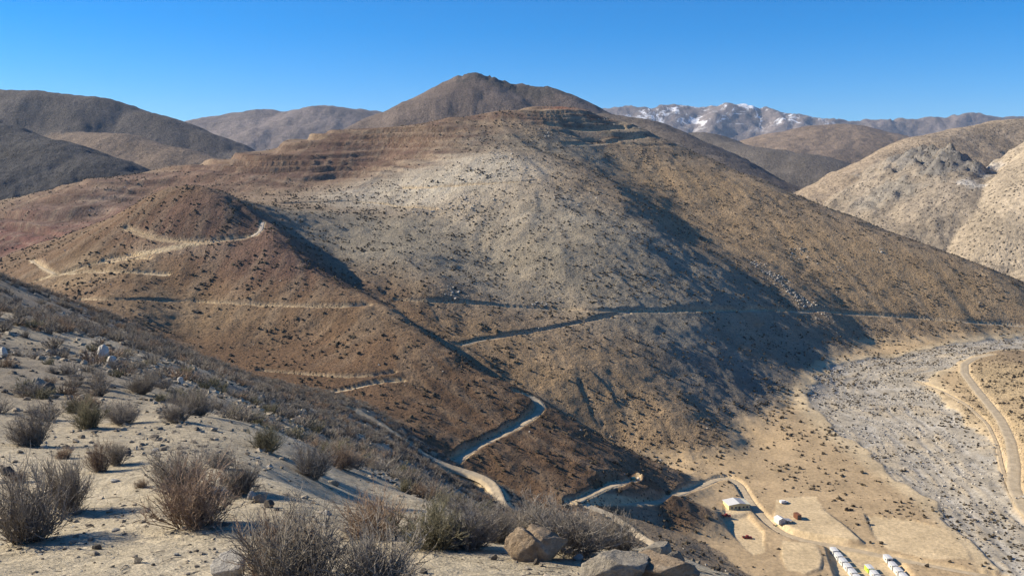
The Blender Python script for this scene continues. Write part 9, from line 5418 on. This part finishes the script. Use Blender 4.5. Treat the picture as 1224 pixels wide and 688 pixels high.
pickup('pickup_truck', *SITE['red_a'], -.12, 'red_paint', 'dark red pickup truck parked in front of the cream site building')
pickup('pickup_truck', *SITE['red_b'], -.10, 'red_paint', 'dark red pickup truck alone at the lower end of the yard')
pickup('service_truck', *SITE['white_truck'], .35, 'white_paint', 'white service truck at the far corner of the upper yard', 'truck', True)
# drill pad gear
x_, y_ = SITE['tank']; t = thing('generator', 'small teal generator on the cut pad above the road junction', 'generator', x_, y_, .3)
part('housing', M['teal_paint'], t, lambda b: box(b, -1.1, 1.1, -.8, .8, .25, 2.0), .06); part('skid', M['grey_metal'], t, lambda b: [box(b, -1.2, 1.2, s*.6-.1, s*.6+.1, 0, .24) for s in (-1, 1)])
part('exhaust', M['rust_steel'], t, lambda b: box(b, .5, .62, .2, .32, 2.0, 2.7)); part('vent', M['dark_door'], t, lambda b: box(b, -.7, .3, -.84, -.78, .8, 1.6))
for i, (dx, dy, lab) in enumerate(((2.6, .4, 'pale canvas sack right of the teal generator'), (3.9, -.3, 'pale canvas sack at the far end of the drill pad pile'), (3.2, 1.4, 'pale canvas sack behind the other two on the drill pad'))):
    xx, yy = x_+dx, y_+dy; o = bpy.data.objects.new('supply_sack', rock_mesh('supply_sack', 300+i, 3, 4, .1, M['canvas'], None, True, (.7, .95))); COL.objects.link(o); o.location = (xx, yy, gz(xx, yy)+.4); o.scale = (.9, .7, .55); o.rotation_euler = (0, 0, i*.9); tag(o, lab, 'sack', 'sacks on the drill pad')
# row of drums and scrap along the camp road edge
for i, (x_, y_) in enumerate(SITE_DRUMS):
    bm = bmesh.new(); bmesh.ops.create_cone(bm, cap_ends=True, segments=14, radius1=.32, radius2=.32, depth=.9); bmesh.ops.bevel(bm, geom=bm.edges[:], offset=.02, segments=1, affect='EDGES')
    me = bpy.data.meshes.new('drum'); bm.to_mesh(me); bm.free(); me.materials.append(M[('rust_steel', 'pipe_black', 'teal_paint')[i%3]]); o = bpy.data.objects.new('fuel_drum', me); COL.objects.link(o); o.location = (x_, y_, gz(x_, y_)+.45)
    tag(o, ('rusty brown fuel drum near the white hut', 'black fuel drum near the white hut', 'teal fuel drum near the white hut')[i%3], 'drum', 'drums by the hut')
# ------------------------------------------------------------------ air
hz = NT('haze_air'); hz.t.nodes.remove(hz.b); pv = hz.n('ShaderNodeVolumePrincipled'); pv.inputs['Color'].default_value = (.55, .72, 1., 1); pv.inputs['Density'].default_value = 2.3e-5; pv.inputs['Anisotropy'].default_value = .1
out = [n for n in hz.t.nodes if n.type == 'OUTPUT_MATERIAL'][0]; hz.l(pv.outputs[0], out.inputs['Volume'])
bm = bmesh.new(); box(bm, -17000, 17000, -3000, 16500, CAM_Z-424, CAM_Z+1250); bmesh.ops.recalc_face_normals(bm, faces=bm.faces)
me = bpy.data.meshes.new('haze'); bm.to_mesh(me); bm.free(); me.materials.append(hz.m); o = bpy.data.objects.new('haze', me); COL.objects.link(o); tag(o, 'thin blue haze in the distant air', 'haze', kind='stuff')
